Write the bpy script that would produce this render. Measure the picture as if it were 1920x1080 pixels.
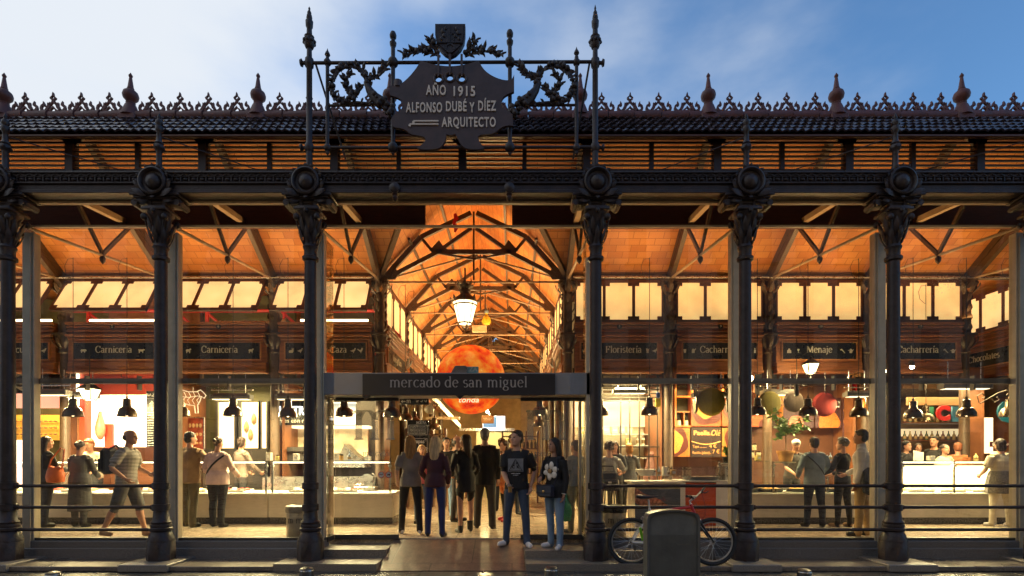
import bpy, bmesh, math, random
import numpy as np
from mathutils import Vector, Matrix
random.seed(7)
for o in list(bpy.data.objects): bpy.data.objects.remove(o)
SC = bpy.context.scene
COL = SC.collection
R = math.radians
PI = math.pi
# ------------------------------------------------------------------ camera, world, sun, exposure
CAMZ, HZ, F = 1.56, 860.0, 1000.0
cam = bpy.data.cameras.new('camera'); camo = bpy.data.objects.new('camera', cam); COL.objects.link(camo)
camo.location = (0, 0, CAMZ); camo.rotation_euler = (R(90), 0, 0)
cam.sensor_width = 36; cam.lens = F * 36 / 1920; cam.shift_y = (HZ - 540) / 1920
cam.clip_start = .05; cam.clip_end = 500
SC.camera = camo
SC.view_settings.view_transform = 'Standard'; SC.view_settings.look = 'None'
SC.view_settings.exposure = 0; SC.view_settings.gamma = 1
SUN_EL, SUN_ROT = 7.0, -62.0
w = bpy.data.worlds.new('World'); SC.world = w; w.use_nodes = True
nt = w.node_tree; nt.nodes.clear()
def wn(t, **k):
    n = nt.nodes.new(t)
    for a, v in k.items(): setattr(n, a, v)
    return n
out = wn('ShaderNodeOutputWorld'); bg = wn('ShaderNodeBackground')
sky = wn('ShaderNodeTexSky', sky_type='NISHITA', sun_disc=False, sun_elevation=R(SUN_EL), sun_rotation=R(SUN_ROT), air_density=1.0, dust_density=.6, ozone_density=3.0)
tc = wn('ShaderNodeTexCoord'); mp = wn('ShaderNodeMapping'); mp.inputs['Scale'].default_value = (1.0, 1.0, 2.2); mp.inputs['Location'].default_value = (.15, .4, .2)
ns = wn('ShaderNodeTexNoise'); ns.inputs['Scale'].default_value = 1.7; ns.inputs['Detail'].default_value = 7; ns.inputs['Roughness'].default_value = .5
sep = wn('ShaderNodeSeparateXYZ')
grad = wn('ShaderNodeMapRange'); grad.inputs['From Min'].default_value = -.18; grad.inputs['From Max'].default_value = -.56; grad.inputs['To Min'].default_value = -.10; grad.inputs['To Max'].default_value = .33
add = wn('ShaderNodeMath', operation='ADD')
ramp = wn('ShaderNodeMapRange'); ramp.interpolation_type = 'SMOOTHSTEP'
ramp.inputs['From Min'].default_value = .34; ramp.inputs['From Max'].default_value = .72
tint = wn('ShaderNodeMix', data_type='RGBA', blend_type='MULTIPLY'); tint.inputs['Factor'].default_value = 1; tint.inputs['B'].default_value = (3.3, 3.6, 4.0, 1)
mix = wn('ShaderNodeMix', data_type='RGBA'); mix.inputs['B'].default_value = (8.6, 9.2, 10.0, 1)
L = nt.links.new
L(tc.outputs['Generated'], mp.inputs['Vector']); L(mp.outputs['Vector'], ns.inputs['Vector']); L(tc.outputs['Generated'], sep.inputs[0])
L(sep.outputs['X'], grad.inputs['Value']); L(ns.outputs['Fac'], add.inputs[0]); L(grad.outputs['Result'], add.inputs[1])
L(add.outputs[0], ramp.inputs['Value']); L(sky.outputs[0], tint.inputs['A'])
L(tint.outputs['Result'], mix.inputs['A']); L(ramp.outputs['Result'], mix.inputs['Factor'])
L(mix.outputs['Result'], bg.inputs['Color']); bg.inputs['Strength'].default_value = .094
L(bg.outputs[0], out.inputs[0])
sl = bpy.data.lights.new('sun', 'SUN'); sl.energy = .06; sl.angle = R(12); sl.color = (.85, .9, 1)
so = bpy.data.objects.new('sun', sl); COL.objects.link(so)
so.rotation_euler = (R(90 - SUN_EL), 0, R(180) - R(SUN_ROT))
cy = SC.cycles
cy.use_denoising = True
try: cy.denoiser = 'OPENIMAGEDENOISE'
except Exception: pass
cy.max_bounces = 7; cy.diffuse_bounces = 3; cy.glossy_bounces = 3; cy.transmission_bounces = 3; cy.transparent_max_bounces = 16
cy.sample_clamp_indirect = 4; cy.sample_clamp_direct = 0; cy.caustics_reflective = False; cy.caustics_refractive = False
cy.use_adaptive_sampling = True; cy.adaptive_threshold = .02

# ------------------------------------------------------------------ helpers
def X(px, Y): return (px - 960.0) * Y / F
def Z(py, Y): return CAMZ + (HZ - py) * Y / F
def P(px, py, Y): return Vector((X(px, Y), Y, Z(py, Y)))

def thing(name, label, cat, loc=(0, 0, 0), rotz=0, group=None):
    o = bpy.data.objects.new(name, None); COL.objects.link(o)
    o.empty_display_size = .2
    o.location = loc; o.rotation_euler = (0, 0, rotz); o['label'] = label; o['category'] = cat
    if group: o['group'] = group
    return o
def tag(o, label, cat, group=None):
    o['label'] = label; o['category'] = cat
    if group: o['group'] = group
    return o

class MB:
    """collects shapes, build() links them as ONE mesh object"""
    def __init__(s): s.v = []; s.f = []; s.m = []; s.M = Matrix.Identity(4); s.mi = 0; s.sm = []; s.uv = None
    def _add(s, vs, fs, smooth=False):
        b = len(s.v); M = s.M
        s.v += [tuple(M @ Vector(p)) for p in vs]
        for f in fs: s.f.append([b + i for i in f]); s.m.append(s.mi); s.sm.append(smooth)
    def box(s, c, d, rz=0, bev=0):
        x, y, z = (d[0] / 2, d[1] / 2, d[2] / 2); c = Vector(c)
        if bev <= 0:
            vs = [(-x, -y, -z), (x, -y, -z), (x, y, -z), (-x, y, -z), (-x, -y, z), (x, -y, z), (x, y, z), (-x, y, z)]
            fs = [(3, 2, 1, 0), (4, 5, 6, 7), (0, 1, 5, 4), (1, 2, 6, 5), (2, 3, 7, 6), (3, 0, 4, 7)]
        else:
            b = min(bev, x * .9, y * .9, z * .9); vs = []; fs = []
            rings = [(-z, b), (-z + b, 0), (z - b, 0), (z, b)]
            for (zz, i) in rings:
                X0, Y0 = x - i, y - i
                cb = b if i == 0 else b * .4
                for (sx, sy) in ((-1, -1), (1, -1), (1, 1), (-1, 1)):
                    p1 = (sx * (X0 - cb), sy * Y0, zz); p2 = (sx * X0, sy * (Y0 - cb), zz)
                    vs += [p2, p1] if (sx * sy > 0) else [p1, p2]
            n = 8
            for k in range(3):
                for i in range(n): fs.append((k * n + i, k * n + (i + 1) % n, (k + 1) * n + (i + 1) % n, (k + 1) * n + i))
            fs.append(tuple(range(n - 1, -1, -1))); fs.append(tuple(3 * n + i for i in range(n)))
        Rm = Matrix.Rotation(rz, 3, 'Z')
        s._add([c + Rm @ Vector(p) for p in vs], fs)
    def bb(s, x0, x1, y0, y1, z0, z1, bev=0):
        s.box(((x0 + x1) / 2, (y0 + y1) / 2, (z0 + z1) / 2), (abs(x1 - x0), abs(y1 - y0), abs(z1 - z0)), 0, bev)
    def bar(s, p, q, w, h=None, up=(0, 0, 1)):
        p = Vector(p); q = Vector(q); h = h or w
        t = (q - p)
        if t.length < 1e-6: return
        t.normalize(); u = Vector(up)
        if abs(t.dot(u)) > .98: u = Vector((0, 1, 0))
        a = t.cross(u).normalized(); b = a.cross(t).normalized()
        vs = []
        for c in (p, q):
            for (i, j) in ((-1, -1), (1, -1), (1, 1), (-1, 1)): vs.append(c + a * (i * w / 2) + b * (j * h / 2))
        s._add(vs, [(3, 2, 1, 0), (4, 5, 6, 7), (0, 1, 5, 4), (1, 2, 6, 5), (2, 3, 7, 6), (3, 0, 4, 7)])
    def tube(s, pts, r, n=8, caps=True, flat=None, upv=(0, 0, 1)):
        """r: number or list; flat: list/number ratio for the second axis"""
        pts = [Vector(p) for p in pts]; m = len(pts)
        rs = r if isinstance(r, (list, tuple)) else [r] * m
        fl = flat if isinstance(flat, (list, tuple)) else [flat or 1] * m
        vs = []; fs = []; pa = None
        for i in range(m):
            t = (pts[min(i + 1, m - 1)] - pts[max(i - 1, 0)])
            if t.length < 1e-9: t = Vector((0, 0, 1))
            t.normalize()
            if pa is None:
                u = Vector(upv)
                if abs(t.dot(u)) > .95: u = Vector((0, 1, 0)) if abs(t.y) < .9 else Vector((1, 0, 0))
                a = t.cross(u).normalized()
            else:
                a = (pa - t * pa.dot(t))
                a = a.normalized() if a.length > 1e-6 else t.orthogonal().normalized()
            pa = a; b = t.cross(a)
            for k in range(n):
                th = 2 * PI * k / n
                vs.append(pts[i] + a * (math.cos(th) * rs[i]) + b * (math.sin(th) * rs[i] * fl[i]))
        for i in range(m - 1):
            for k in range(n): fs.append((i * n + k, i * n + (k + 1) % n, (i + 1) * n + (k + 1) % n, (i + 1) * n + k))
        if caps:
            fs.append(tuple(range(n - 1, -1, -1))); fs.append(tuple((m - 1) * n + k for k in range(n)))
        s._add(vs, fs, True)
    def lathe(s, prof, c=(0, 0, 0), n=20, axis='z', sq=0):
        """prof: [(r,z)...] about an axis through c"""
        c = Vector(c); vs = []; fs = []; m = len(prof)
        for (r, z) in prof:
            for k in range(n):
                th = 2 * PI * (k + .5) / n
                a, b = r * math.cos(th), r * math.sin(th)
                vs.append(c + (Vector((a, b, z)) if axis == 'z' else Vector((a, -z, b)) if axis == '-y' else Vector((z, a, b))))
        for i in range(m - 1):
            for k in range(n):
                f = (i * n + k, i * n + (k + 1) % n, (i + 1) * n + (k + 1) % n, (i + 1) * n + k)
                fs.append(f)
        closed = prof[0] == prof[-1]
        if prof[0][0] > 1e-5 and not closed: fs.append(tuple(range(n - 1, -1, -1)))
        if prof[-1][0] > 1e-5 and not closed: fs.append(tuple((m - 1) * n + k for k in range(n)))
        s._add(vs, fs, True)
    def prism(s, outl, o, u, v, d):
        """outline (a,b) -> o + a*u + b*v, thickened by vector d (both sides)"""
        o, u, v, d = Vector(o), Vector(u), Vector(v), Vector(d)
        n = len(outl)
        vs = [o + u * a + v * b - d / 2 for a, b in outl] + [o + u * a + v * b + d / 2 for a, b in outl]
        fs = [tuple(range(n - 1, -1, -1)), tuple(range(n, 2 * n))]
        fs += [(i, (i + 1) % n, n + (i + 1) % n, n + i) for i in range(n)]
        s._add(vs, fs)
    def ball(s, c, r, n=12, m=8, sc=(1, 1, 1)):
        c = Vector(c); vs = [c + Vector((0, 0, -r * sc[2]))]; fs = []
        for i in range(1, m):
            ph = -PI / 2 + PI * i / m
            for k in range(n):
                th = 2 * PI * k / n
                vs.append(c + Vector((r * sc[0] * math.cos(ph) * math.cos(th), r * sc[1] * math.cos(ph) * math.sin(th), r * sc[2] * math.sin(ph))))
        vs.append(c + Vector((0, 0, r * sc[2])))
        for k in range(n): fs.append((0, 1 + (k + 1) % n, 1 + k))
        for i in range(m - 2):
            for k in range(n): fs.append((1 + i * n + k, 1 + i * n + (k + 1) % n, 1 + (i + 1) * n + (k + 1) % n, 1 + (i + 1) * n + k))
        t = len(vs) - 1
        for k in range(n): fs.append((1 + (m - 2) * n + k, 1 + (m - 2) * n + (k + 1) % n, t))
        s._add(vs, fs, True)
    def leaf(s, base, tip, wid, nrm, curl=.3, th=.012):
        """pointed leaf from base to tip that bulges along nrm"""
        base, tip, nrm = Vector(base), Vector(tip), Vector(nrm).normalized()
        d = tip - base; a = d.cross(nrm).normalized(); Ln = d.length
        vs = []; fs = []; prof = [(0, .25), (.25, .8), (.5, 1), (.75, .7), (1, .06)]
        for (t, ww) in prof:
            cc = base + d * t + nrm * (math.sin(PI * t) * curl * Ln * .4 + t * t * curl * Ln * .5)
            vs += [cc - a * wid / 2 * ww, cc + nrm * th, cc + a * wid / 2 * ww, cc - nrm * th]
        for i in range(4):
            for k in range(4): fs.append((i * 4 + k, i * 4 + (k + 1) % 4, (i + 1) * 4 + (k + 1) % 4, (i + 1) * 4 + k))
        fs += [(3, 2, 1, 0), (16, 17, 18, 19)]
        s._add(vs, fs, True)
    def build(s, name, mats, parent=None, local=True, smooth=None, kind=None):
        me = bpy.data.meshes.new(name)
        off = Vector((0, 0, 0))
        if parent is not None and not local: 
            p = parent
            while p is not None: off += Vector(p.location); p = p.parent
        vs = s.v if off.length == 0 else [(a - off.x, b - off.y, c - off.z) for a, b, c in s.v]
        me.from_pydata(vs, [], s.f)
        mats = mats if isinstance(mats, (list, tuple)) else [mats]
        for m in mats: me.materials.append(m)
        me.polygons.foreach_set('material_index', s.m)
        me.polygons.foreach_set('use_smooth', s.sm if smooth is None else [smooth] * len(s.f))
        bm = bmesh.new(); bm.from_mesh(me); bmesh.ops.recalc_face_normals(bm, faces=bm.faces); bm.to_mesh(me); bm.free()
        if any(s.sm) or smooth: me.set_sharp_from_angle(angle=R(42))
        me.update()
        o = bpy.data.objects.new(name, me); COL.objects.link(o)
        if parent is not None: o.parent = parent
        if kind: o['kind'] = kind
        return o

def dup(root, loc, rotz=None, label=None, group=None):
    r = root.copy(); COL.objects.link(r); r.location = loc
    if rotz is not None: r.rotation_euler = (0, 0, rotz)
    if label: r['label'] = label
    if group: r['group'] = group
    for ch in list(root.children):
        c = ch.copy(); COL.objects.link(c); c.parent = r
        for g in list(ch.children):
            d = g.copy(); COL.objects.link(d); d.parent = c
    return r

# ------------------------------------------------------------------ materials
MATS = {}
def mat(name, col=(.5, .5, .5), rough=.5, metal=0, var=.25, nscale=6, bump=0, bscale=40, emit=None, estr=0, stretch=None, spec=.5, col2=None, coat=0):
    if name in MATS: return MATS[name]
    m = bpy.data.materials.new(name); m.use_nodes = True; t = m.node_tree
    b = t.nodes['Principled BSDF']
    b.inputs['Roughness'].default_value = rough; b.inputs['Metallic'].default_value = metal
    b.inputs['Specular IOR Level'].default_value = spec
    if coat: b.inputs['Coat Weight'].default_value = coat
    c = t.nodes.new('ShaderNodeTexCoord'); mpp = t.nodes.new('ShaderNodeMapping')
    t.links.new(c.outputs['Object'], mpp.inputs[0])
    if stretch: mpp.inputs['Scale'].default_value = stretch
    n = t.nodes.new('ShaderNodeTexNoise'); n.inputs['Scale'].default_value = nscale; n.inputs['Detail'].default_value = 5; n.inputs['Roughness'].default_value = .6
    t.links.new(mpp.outputs[0], n.inputs['Vector'])
    mx = t.nodes.new('ShaderNodeMix'); mx.data_type = 'RGBA'
    lo = [x * (1 - var) for x in col]; hi = [min(1, x * (1 + var)) for x in (col2 or col)]
    if col2: lo = list(col)
    mx.inputs['A'].default_value = (*lo, 1); mx.inputs['B'].default_value = (*hi, 1)
    mr = t.nodes.new('ShaderNodeMapRange'); mr.inputs['From Min'].default_value = .3; mr.inputs['From Max'].default_value = .7
    t.links.new(n.outputs['Fac'], mr.inputs['Value']); t.links.new(mr.outputs[0], mx.inputs['Factor'])
    t.links.new(mx.outputs['Result'], b.inputs['Base Color'])
    rr = t.nodes.new('ShaderNodeMapRange'); rr.inputs['To Min'].default_value = max(.03, rough - .12); rr.inputs['To Max'].default_value = min(1, rough + .12)
    t.links.new(n.outputs['Fac'], rr.inputs['Value']); t.links.new(rr.outputs[0], b.inputs['Roughness'])
    if bump:
        n2 = t.nodes.new('ShaderNodeTexNoise'); n2.inputs['Scale'].default_value = bscale; n2.inputs['Detail'].default_value = 4
        t.links.new(mpp.outputs[0], n2.inputs['Vector'])
        bp = t.nodes.new('ShaderNodeBump'); bp.inputs['Strength'].default_value = bump; bp.inputs['Distance'].default_value = .02
        t.links.new(n2.outputs['Fac'], bp.inputs['Height']); t.links.new(bp.outputs[0], b.inputs['Normal'])
    if emit:
        b.inputs['Emission Color'].default_value = (*emit, 1); b.inputs['Emission Strength'].default_value = estr
    MATS[name] = m
    return m
def glow(name, col, s, var=0):
    if name in MATS: return MATS[name]
    m = bpy.data.materials.new(name); m.use_nodes = True; t = m.node_tree; b = t.nodes['Principled BSDF']
    b.inputs['Base Color'].default_value = (*[.8 * x for x in col], 1)
    b.inputs['Emission Color'].default_value = (*col, 1); b.inputs['Emission Strength'].default_value = s
    if var:
        c = t.nodes.new('ShaderNodeTexCoord'); n = t.nodes.new('ShaderNodeTexNoise'); n.inputs['Scale'].default_value = 2.3; n.inputs['Detail'].default_value = 5; r = t.nodes.new('ShaderNodeMapRange')
        oi = t.nodes.new('ShaderNodeObjectInfo'); ad = t.nodes.new('ShaderNodeVectorMath'); sc = t.nodes.new('ShaderNodeVectorMath'); sc.operation = 'SCALE'; sc.inputs[3].default_value = 9
        t.links.new(oi.outputs['Location'], sc.inputs[0]); t.links.new(c.outputs['Object'], ad.inputs[0]); t.links.new(sc.outputs[0], ad.inputs[1]); t.links.new(ad.outputs[0], n.inputs['Vector'])
        r.inputs['From Min'].default_value = .3; r.inputs['From Max'].default_value = .7; r.inputs['To Min'].default_value = s * (1 - var); r.inputs['To Max'].default_value = s * (1 + var)
        t.links.new(n.outputs['Fac'], r.inputs['Value']); t.links.new(r.outputs[0], b.inputs['Emission Strength'])
    MATS[name] = m; return m
def glassmat(name, tint=(.97, .97, .96), refl=.05, rough=0.0, drops=False):
    if name in MATS: return MATS[name]
    m = bpy.data.materials.new(name); m.use_nodes = True; t = m.node_tree; t.nodes.clear()
    o = t.nodes.new('ShaderNodeOutputMaterial'); tr = t.nodes.new('ShaderNodeBsdfTransparent'); gl = t.nodes.new('ShaderNodeBsdfGlossy')
    tr.inputs[0].default_value = (*tint, 1); gl.inputs['Roughness'].default_value = rough
    fr = t.nodes.new('ShaderNodeLayerWeight'); fr.inputs['Blend'].default_value = .12
    mr = t.nodes.new('ShaderNodeMapRange'); mr.inputs['To Min'].default_value = refl; mr.inputs['To Max'].default_value = .7
    t.links.new(fr.outputs['Fresnel'], mr.inputs['Value'])
    mxs = t.nodes.new('ShaderNodeMixShader')
    t.links.new(mr.outputs[0], mxs.inputs[0]); t.links.new(tr.outputs[0], mxs.inputs[1]); t.links.new(gl.outputs[0], mxs.inputs[2])
    last = mxs
    if drops:
        c = t.nodes.new('ShaderNodeTexCoord'); vo = t.nodes.new('ShaderNodeTexVoronoi'); vo.inputs['Scale'].default_value = 34
        t.links.new(c.outputs['Object'], vo.inputs['Vector'])
        no = t.nodes.new('ShaderNodeTexNoise'); no.inputs['Scale'].default_value = 1.3; t.links.new(c.outputs['Object'], no.inputs['Vector'])
        lt = t.nodes.new('ShaderNodeMath'); lt.operation = 'LESS_THAN'
        ml = t.nodes.new('ShaderNodeMapRange'); ml.inputs['From Min'].default_value = .45; ml.inputs['From Max'].default_value = .75; ml.inputs['To Min'].default_value = 0; ml.inputs['To Max'].default_value = .2
        t.links.new(no.outputs['Fac'], ml.inputs['Value'])
        t.links.new(vo.outputs['Distance'], lt.inputs[0]); t.links.new(ml.outputs[0], lt.inputs[1])
        df = t.nodes.new('ShaderNodeBsdfTranslucent'); df.inputs[0].default_value = (.8, .8, .8, 1)
        m2 = t.nodes.new('ShaderNodeMixShader'); sc = t.nodes.new('ShaderNodeMath'); sc.operation = 'MULTIPLY'; sc.inputs[1].default_value = .5
        t.links.new(lt.outputs[0], sc.inputs[0]); t.links.new(sc.outputs[0], m2.inputs[0]); t.links.new(mxs.outputs[0], m2.inputs[1]); t.links.new(df.outputs[0], m2.inputs[2]); last = m2
    t.links.new(last.outputs[0], o.inputs[0])
    MATS[name] = m; return m

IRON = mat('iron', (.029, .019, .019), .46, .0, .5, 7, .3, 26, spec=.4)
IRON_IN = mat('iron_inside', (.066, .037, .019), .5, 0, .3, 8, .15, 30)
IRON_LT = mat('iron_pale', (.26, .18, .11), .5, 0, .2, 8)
TERRA = mat('terracotta', (.105, .032, .027), .55, 0, .3, 7, .2, 40)
TILE = mat('roof_tile', (.040, .030, .036), .20, 0, .45, 3, .15, 25)
LOUV = mat('louvre_wood', (.085, .026, .016), .5, 0, .3, 5, .1, 30, stretch=(1, 8, 8))
WOOD = mat('stall_wood', (.26, .088, .024), .42, 0, .35, 4, .12, 30, stretch=(1, 1, 9))
WOOD_D = mat('stall_wood_dark', (.085, .030, .014), .42, 0, .3, 4, .1, 30, stretch=(1, 1, 9))
STEELP = mat('painted_steel', (.46, .39, .28), .45, .1, .12, 6, .05, 30)
STEEL = mat('steel', (.55, .54, .52), .28, 1, .1, 9, .03, 60)
STEEL_D = mat('dark_steel', (.10, .095, .09), .38, .6, .2, 8)
GRAN = mat('granite_sill', (.16, .15, .145), .35, 0, .5, 90, .1, 120)
GLASS = glassmat('window_glass', refl=.055)
GLASS_C = glassmat('window_glass_centre', refl=.012)
GLASS_D = glassmat('window_glass_wet', refl=.055, drops=True)
TRANS = mat('transom_steel', (.17, .14, .105), .45, .1, .12, 6)
SIGNB = mat('sign_black', (.012, .012, .014), .28, 0, .3, 5)
LETTER = mat('sign_letter', (.62, .58, .46), .5, 0, .1, 8)
LETTER_G = mat('sign_letter_grey', (.40, .34, .29), .5, 0, .1, 8)
PANEL = glow('lit_panel', (1.0, .68, .28), 1.02, .22)
TUBE = glow('tube_glow', (1.0, .80, .48), 9)
BULB = glow('bulb_glow', (1.0, .72, .36), 14)
LAMPG = glow('lamp_pane_glow', (1.0, .78, .42), 5)
WHITE_P = mat('white_paint', (.72, .70, .64), .45, 0, .08, 5)
BLACK_P = mat('black_paint', (.02, .02, .02), .4, 0, .3, 8)

INT = 4.8
SLAT = mat('louvre_slat', (.022, .010, .008), .5, 0, .3, 5)
def lamp(kind, name, parent, loc, energy, col=(1, .72, .36), size=.1, rot=None, sy=None, spread=None):
    l = bpy.data.lights.new(name, kind); l.energy = energy * (1 if name == 'uplight_fill' else INT); l.color = col if name == 'uplight_fill' else (col[0], min(1, col[1] * 1.03), col[2] * .84)
    if kind == 'AREA':
        l.size = size
        if sy: l.shape = 'RECTANGLE'; l.size_y = sy
        if spread: l.spread = spread
    elif kind == 'SPOT':
        l.spot_size = R(120); l.spot_blend = .6; l.shadow_soft_size = size
    else: l.shadow_soft_size = size
    o = bpy.data.objects.new(name, l); COL.objects.link(o); o.parent = parent; o.location = loc
    if rot: o.rotation_euler = rot
    return o

def text(name, body, size, loc, m, parent, align='CENTER', ext=.004, rot=(PI / 2, 0, 0), bold=0, sh=0, space=1, fit=None):
    c = bpy.data.curves.new(name, 'FONT'); c.body = body; c.size = size; c.align_x = align; c.align_y = 'CENTER'; c.extrude = ext; c.offset = bold; c.shear = sh; c.space_character = space
    c.resolution_u = 3
    o = bpy.data.objects.new(name, c); COL.objects.link(o)
    me = bpy.data.meshes.new_from_object(o.evaluated_get(bpy.context.evaluated_depsgraph_get())); me.name = name
    bpy.data.objects.remove(o); bpy.data.curves.remove(c)
    co = np.zeros(len(me.vertices) * 3); me.vertices.foreach_get('co', co); co = co.reshape(-1, 3)
    if fit:
        w_ = np.ptp(co[:, 0]); mid = (co[:, 0].max() + co[:, 0].min()) / 2
        co[:, 0] = (co[:, 0] - mid) * fit / w_
        me.vertices.foreach_set('co', co.ravel())
    me.materials.clear(); me.materials.append(m); me.update()
    o = bpy.data.objects.new(name, me); COL.objects.link(o); o.parent = parent; o.location = loc; o.rotation_euler = rot
    return o

# serif lettering: pen strokes, thick uprights and thin horizontals
def _arc(cx, cy, rx, ry, a0, a1, n=14): return [(cx + rx * math.cos(R(a0 + (a1 - a0) * i / n)), cy + ry * math.sin(R(a0 + (a1 - a0) * i / n))) for i in range(n + 1)]
def _stem(x, y0, y1, tl=True, b=True, br=True):
    s = [[(x, y0), (x, y1)]]
    if b: s.append([(x - .15, y0 + .02), (x + (.15 if br else .0), y0 + .02)])
    if tl: s.append([(x - .15, y1 - .04), (x, y1 - .02)])
    return s
GL = {
 'a': (.78, [_arc(.32, .27, .26, .27, 0, 360), _arc(.34, .64, .25, .34, 0, 150)] + [[(.59, .7), (.59, .05), (.74, 0)]]),
 'b': (.86, _stem(.2, 0, 1.5, True, False) + [_arc(.46, .5, .32, .5, -150, 150)]),
 'c': (.76, [_arc(.42, .5, .36, .5, 45, 315)]),
 'd': (.92, [_arc(.4, .5, .34, .5, 30, 330)] + _stem(.72, 0, 1.5)),
 'e': (.80, [[(.08, .56), (.72, .56)], _arc(.41, .5, .34, .5, 8, 318)]),
 'f': (.5, _stem(.22, 0, 1.2, False) + [_arc(.42, 1.2, .2, .28, 40, 180), [(.05, .96), (.45, .96)]]),
 'g': (.82, [_arc(.36, .66, .27, .34, 0, 360), _arc(.38, -.18, .34, .27, 0, 360), [(.25, .33), (.2, .16), (.3, .08)], [(.55, .9), (.76, .98)]]),
 'h': (.96, _stem(.2, 0, 1.5) + [_arc(.48, .62, .28, .36, 5, 170)] + _stem(.76, 0, .64, False)),
 'i': (.44, _stem(.22, 0, 1) + [[(.22, 1.28), (.22, 1.42)]]),
 'í': (.44, _stem(.22, 0, 1) + [[(.2, 1.22), (.4, 1.5)]]),
 'j': (.42, [[(.22, 1), (.22, -.2), (.02, -.42)], [(.07, .96), (.22, .98)], [(.22, 1.28), (.22, 1.42)]]),
 'l': (.44, _stem(.22, 0, 1.5)),
 'm': (1.5, _stem(.2, 0, 1) + [_arc(.47, .62, .27, .36, 5, 170), _arc(1.01, .62, .27, .36, 5, 170)] + _stem(.74, 0, .64, False) + _stem(1.28, 0, .64, False)),
 'n': (.98, _stem(.2, 0, 1) + [_arc(.48, .62, .28, .36, 5, 170)] + _stem(.76, 0, .64, False)),
 'o': (.86, [_arc(.43, .5, .36, .5, 0, 360, 20)]),
 'r': (.68, _stem(.2, 0, 1) + [_arc(.46, .6, .26, .36, 60, 175)]),
 's': (.68, [_arc(.34, .74, .24, .25, 40, 250, 10) + _arc(.34, .26, .26, .26, 80, -140, 10)]),
 't': (.54, [[(.24, 1.3), (.24, .12), (.38, .0), (.52, .06)], [(.04, .96), (.48, .96)]]),
 'u': (.98, [[(.05, .97), (.2, .97)], [(.2, 1), (.2, .36)], _arc(.46, .36, .26, .36, 180, 350), [(.76, 1), (.76, 0)], [(.62, .97), (.76, .97)], [(.76, .03), (.92, .03)]]),
 'v': (.86, [[(.08, .97), (.43, 0), (.78, .97)], [(0, .97), (.22, .97)], [(.64, .97), (.86, .97)]]),
 'y': (.86, [[(.08, .97), (.43, 0)], [(.78, .97), (.3, -.42), (.1, -.4)], [(0, .97), (.22, .97)], [(.64, .97), (.86, .97)]]),
 'z': (.74, [[(.1, .97), (.64, .97)], [(.64, .97), (.1, .03)], [(.1, .03), (.66, .03)]]),
 ' ': (.45, []),
 'A': (1.2, [[(.12, 0), (.6, 1.45)], [(.6, 1.45), (1.08, 0)], [(.3, .5), (.9, .5)], [(0, .02), (.28, .02)], [(.9, .02), (1.22, .02)]]),
 'C': (1.2, [_arc(.64, .72, .54, .74, 40, 320, 20), [(1.05, 1.42), (1.05, 1.02)]]),
 'F': (1.05, _stem(.25, 0, 1.42) + [[(.1, 1.42), (.95, 1.42)], [(.95, 1.42), (.95, 1.1)], [(.25, .74), (.72, .74)], [(.72, .9), (.72, .58)]]),
 'M': (1.55, _stem(.25, 0, 1.42) + [[(.25, 1.42), (.78, .1)], [(.78, .1), (1.3, 1.42)]] + _stem(1.3, 0, 1.42)),
}
def serif(mb, body, xh, o, u, v, thick=.2, thin=.09, dep=.006, align='C', track=.06):
    """adds serif lettering to a mesh: x-height xh, origin o, axes u (along) and v (up)"""
    o, u, v = Vector(o), Vector(u).normalized(), Vector(v).normalized(); nrm = u.cross(v)
    tot = sum(GL[c][0] + track for c in body) * xh
    x = -tot / 2 if align == 'C' else 0
    for c in body:
        adv, strokes = GL[c]
        for si, st in enumerate(strokes):
            pts = st; n = len(pts); vs = []; fs = []
            for i, (a, b) in enumerate(pts):
                p0 = pts[max(i - 1, 0)]; p1 = pts[min(i + 1, n - 1)]
                dx, dy = p1[0] - p0[0], p1[1] - p0[1]; ln = math.hypot(dx, dy) or 1
                hw = (thin + (thick - thin) * abs(dy / ln) ** 1.3) / 2
                nx, ny = -dy / ln * hw, dx / ln * hw
                for (sx, dd) in ((1, 0), (-1, 0), (-1, 1), (1, 1)):
                    q = o + u * (x + (a + sx * nx) * xh) + v * ((b + sx * ny) * xh) + nrm * (dd * (dep + si * .0004) - si * .0002)
                    vs.append(q)
            for i in range(n - 1):
                for k in range(4): fs.append((i * 4 + k, i * 4 + (k + 1) % 4, (i + 1) * 4 + (k + 1) % 4, (i + 1) * 4 + k))
            fs += [(3, 2, 1, 0), tuple((n - 1) * 4 + k for k in range(4))]
            mb._add(vs, fs)
        x += (adv + track) * xh
    return tot
# ------------------------------------------------------------------ layout numbers
Y0, YG, YD, YL, YI = 7.7, 8.1, 8.45, 8.75, 11.7     # colonnade, glazing, entrance doors, louvres, stall fronts
FL = .30                                             # market floor
CX = [-9.43, -7.277, -5.067, -2.91, 1.209, 3.365, 5.505, 7.62, 9.8]
XI = [-12.1, -9.8, -7.5, -5.2, -2.9, 1.22, 3.43, 5.6, 7.76, 9.92]
NC = -.84                                            # nave axis

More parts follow.
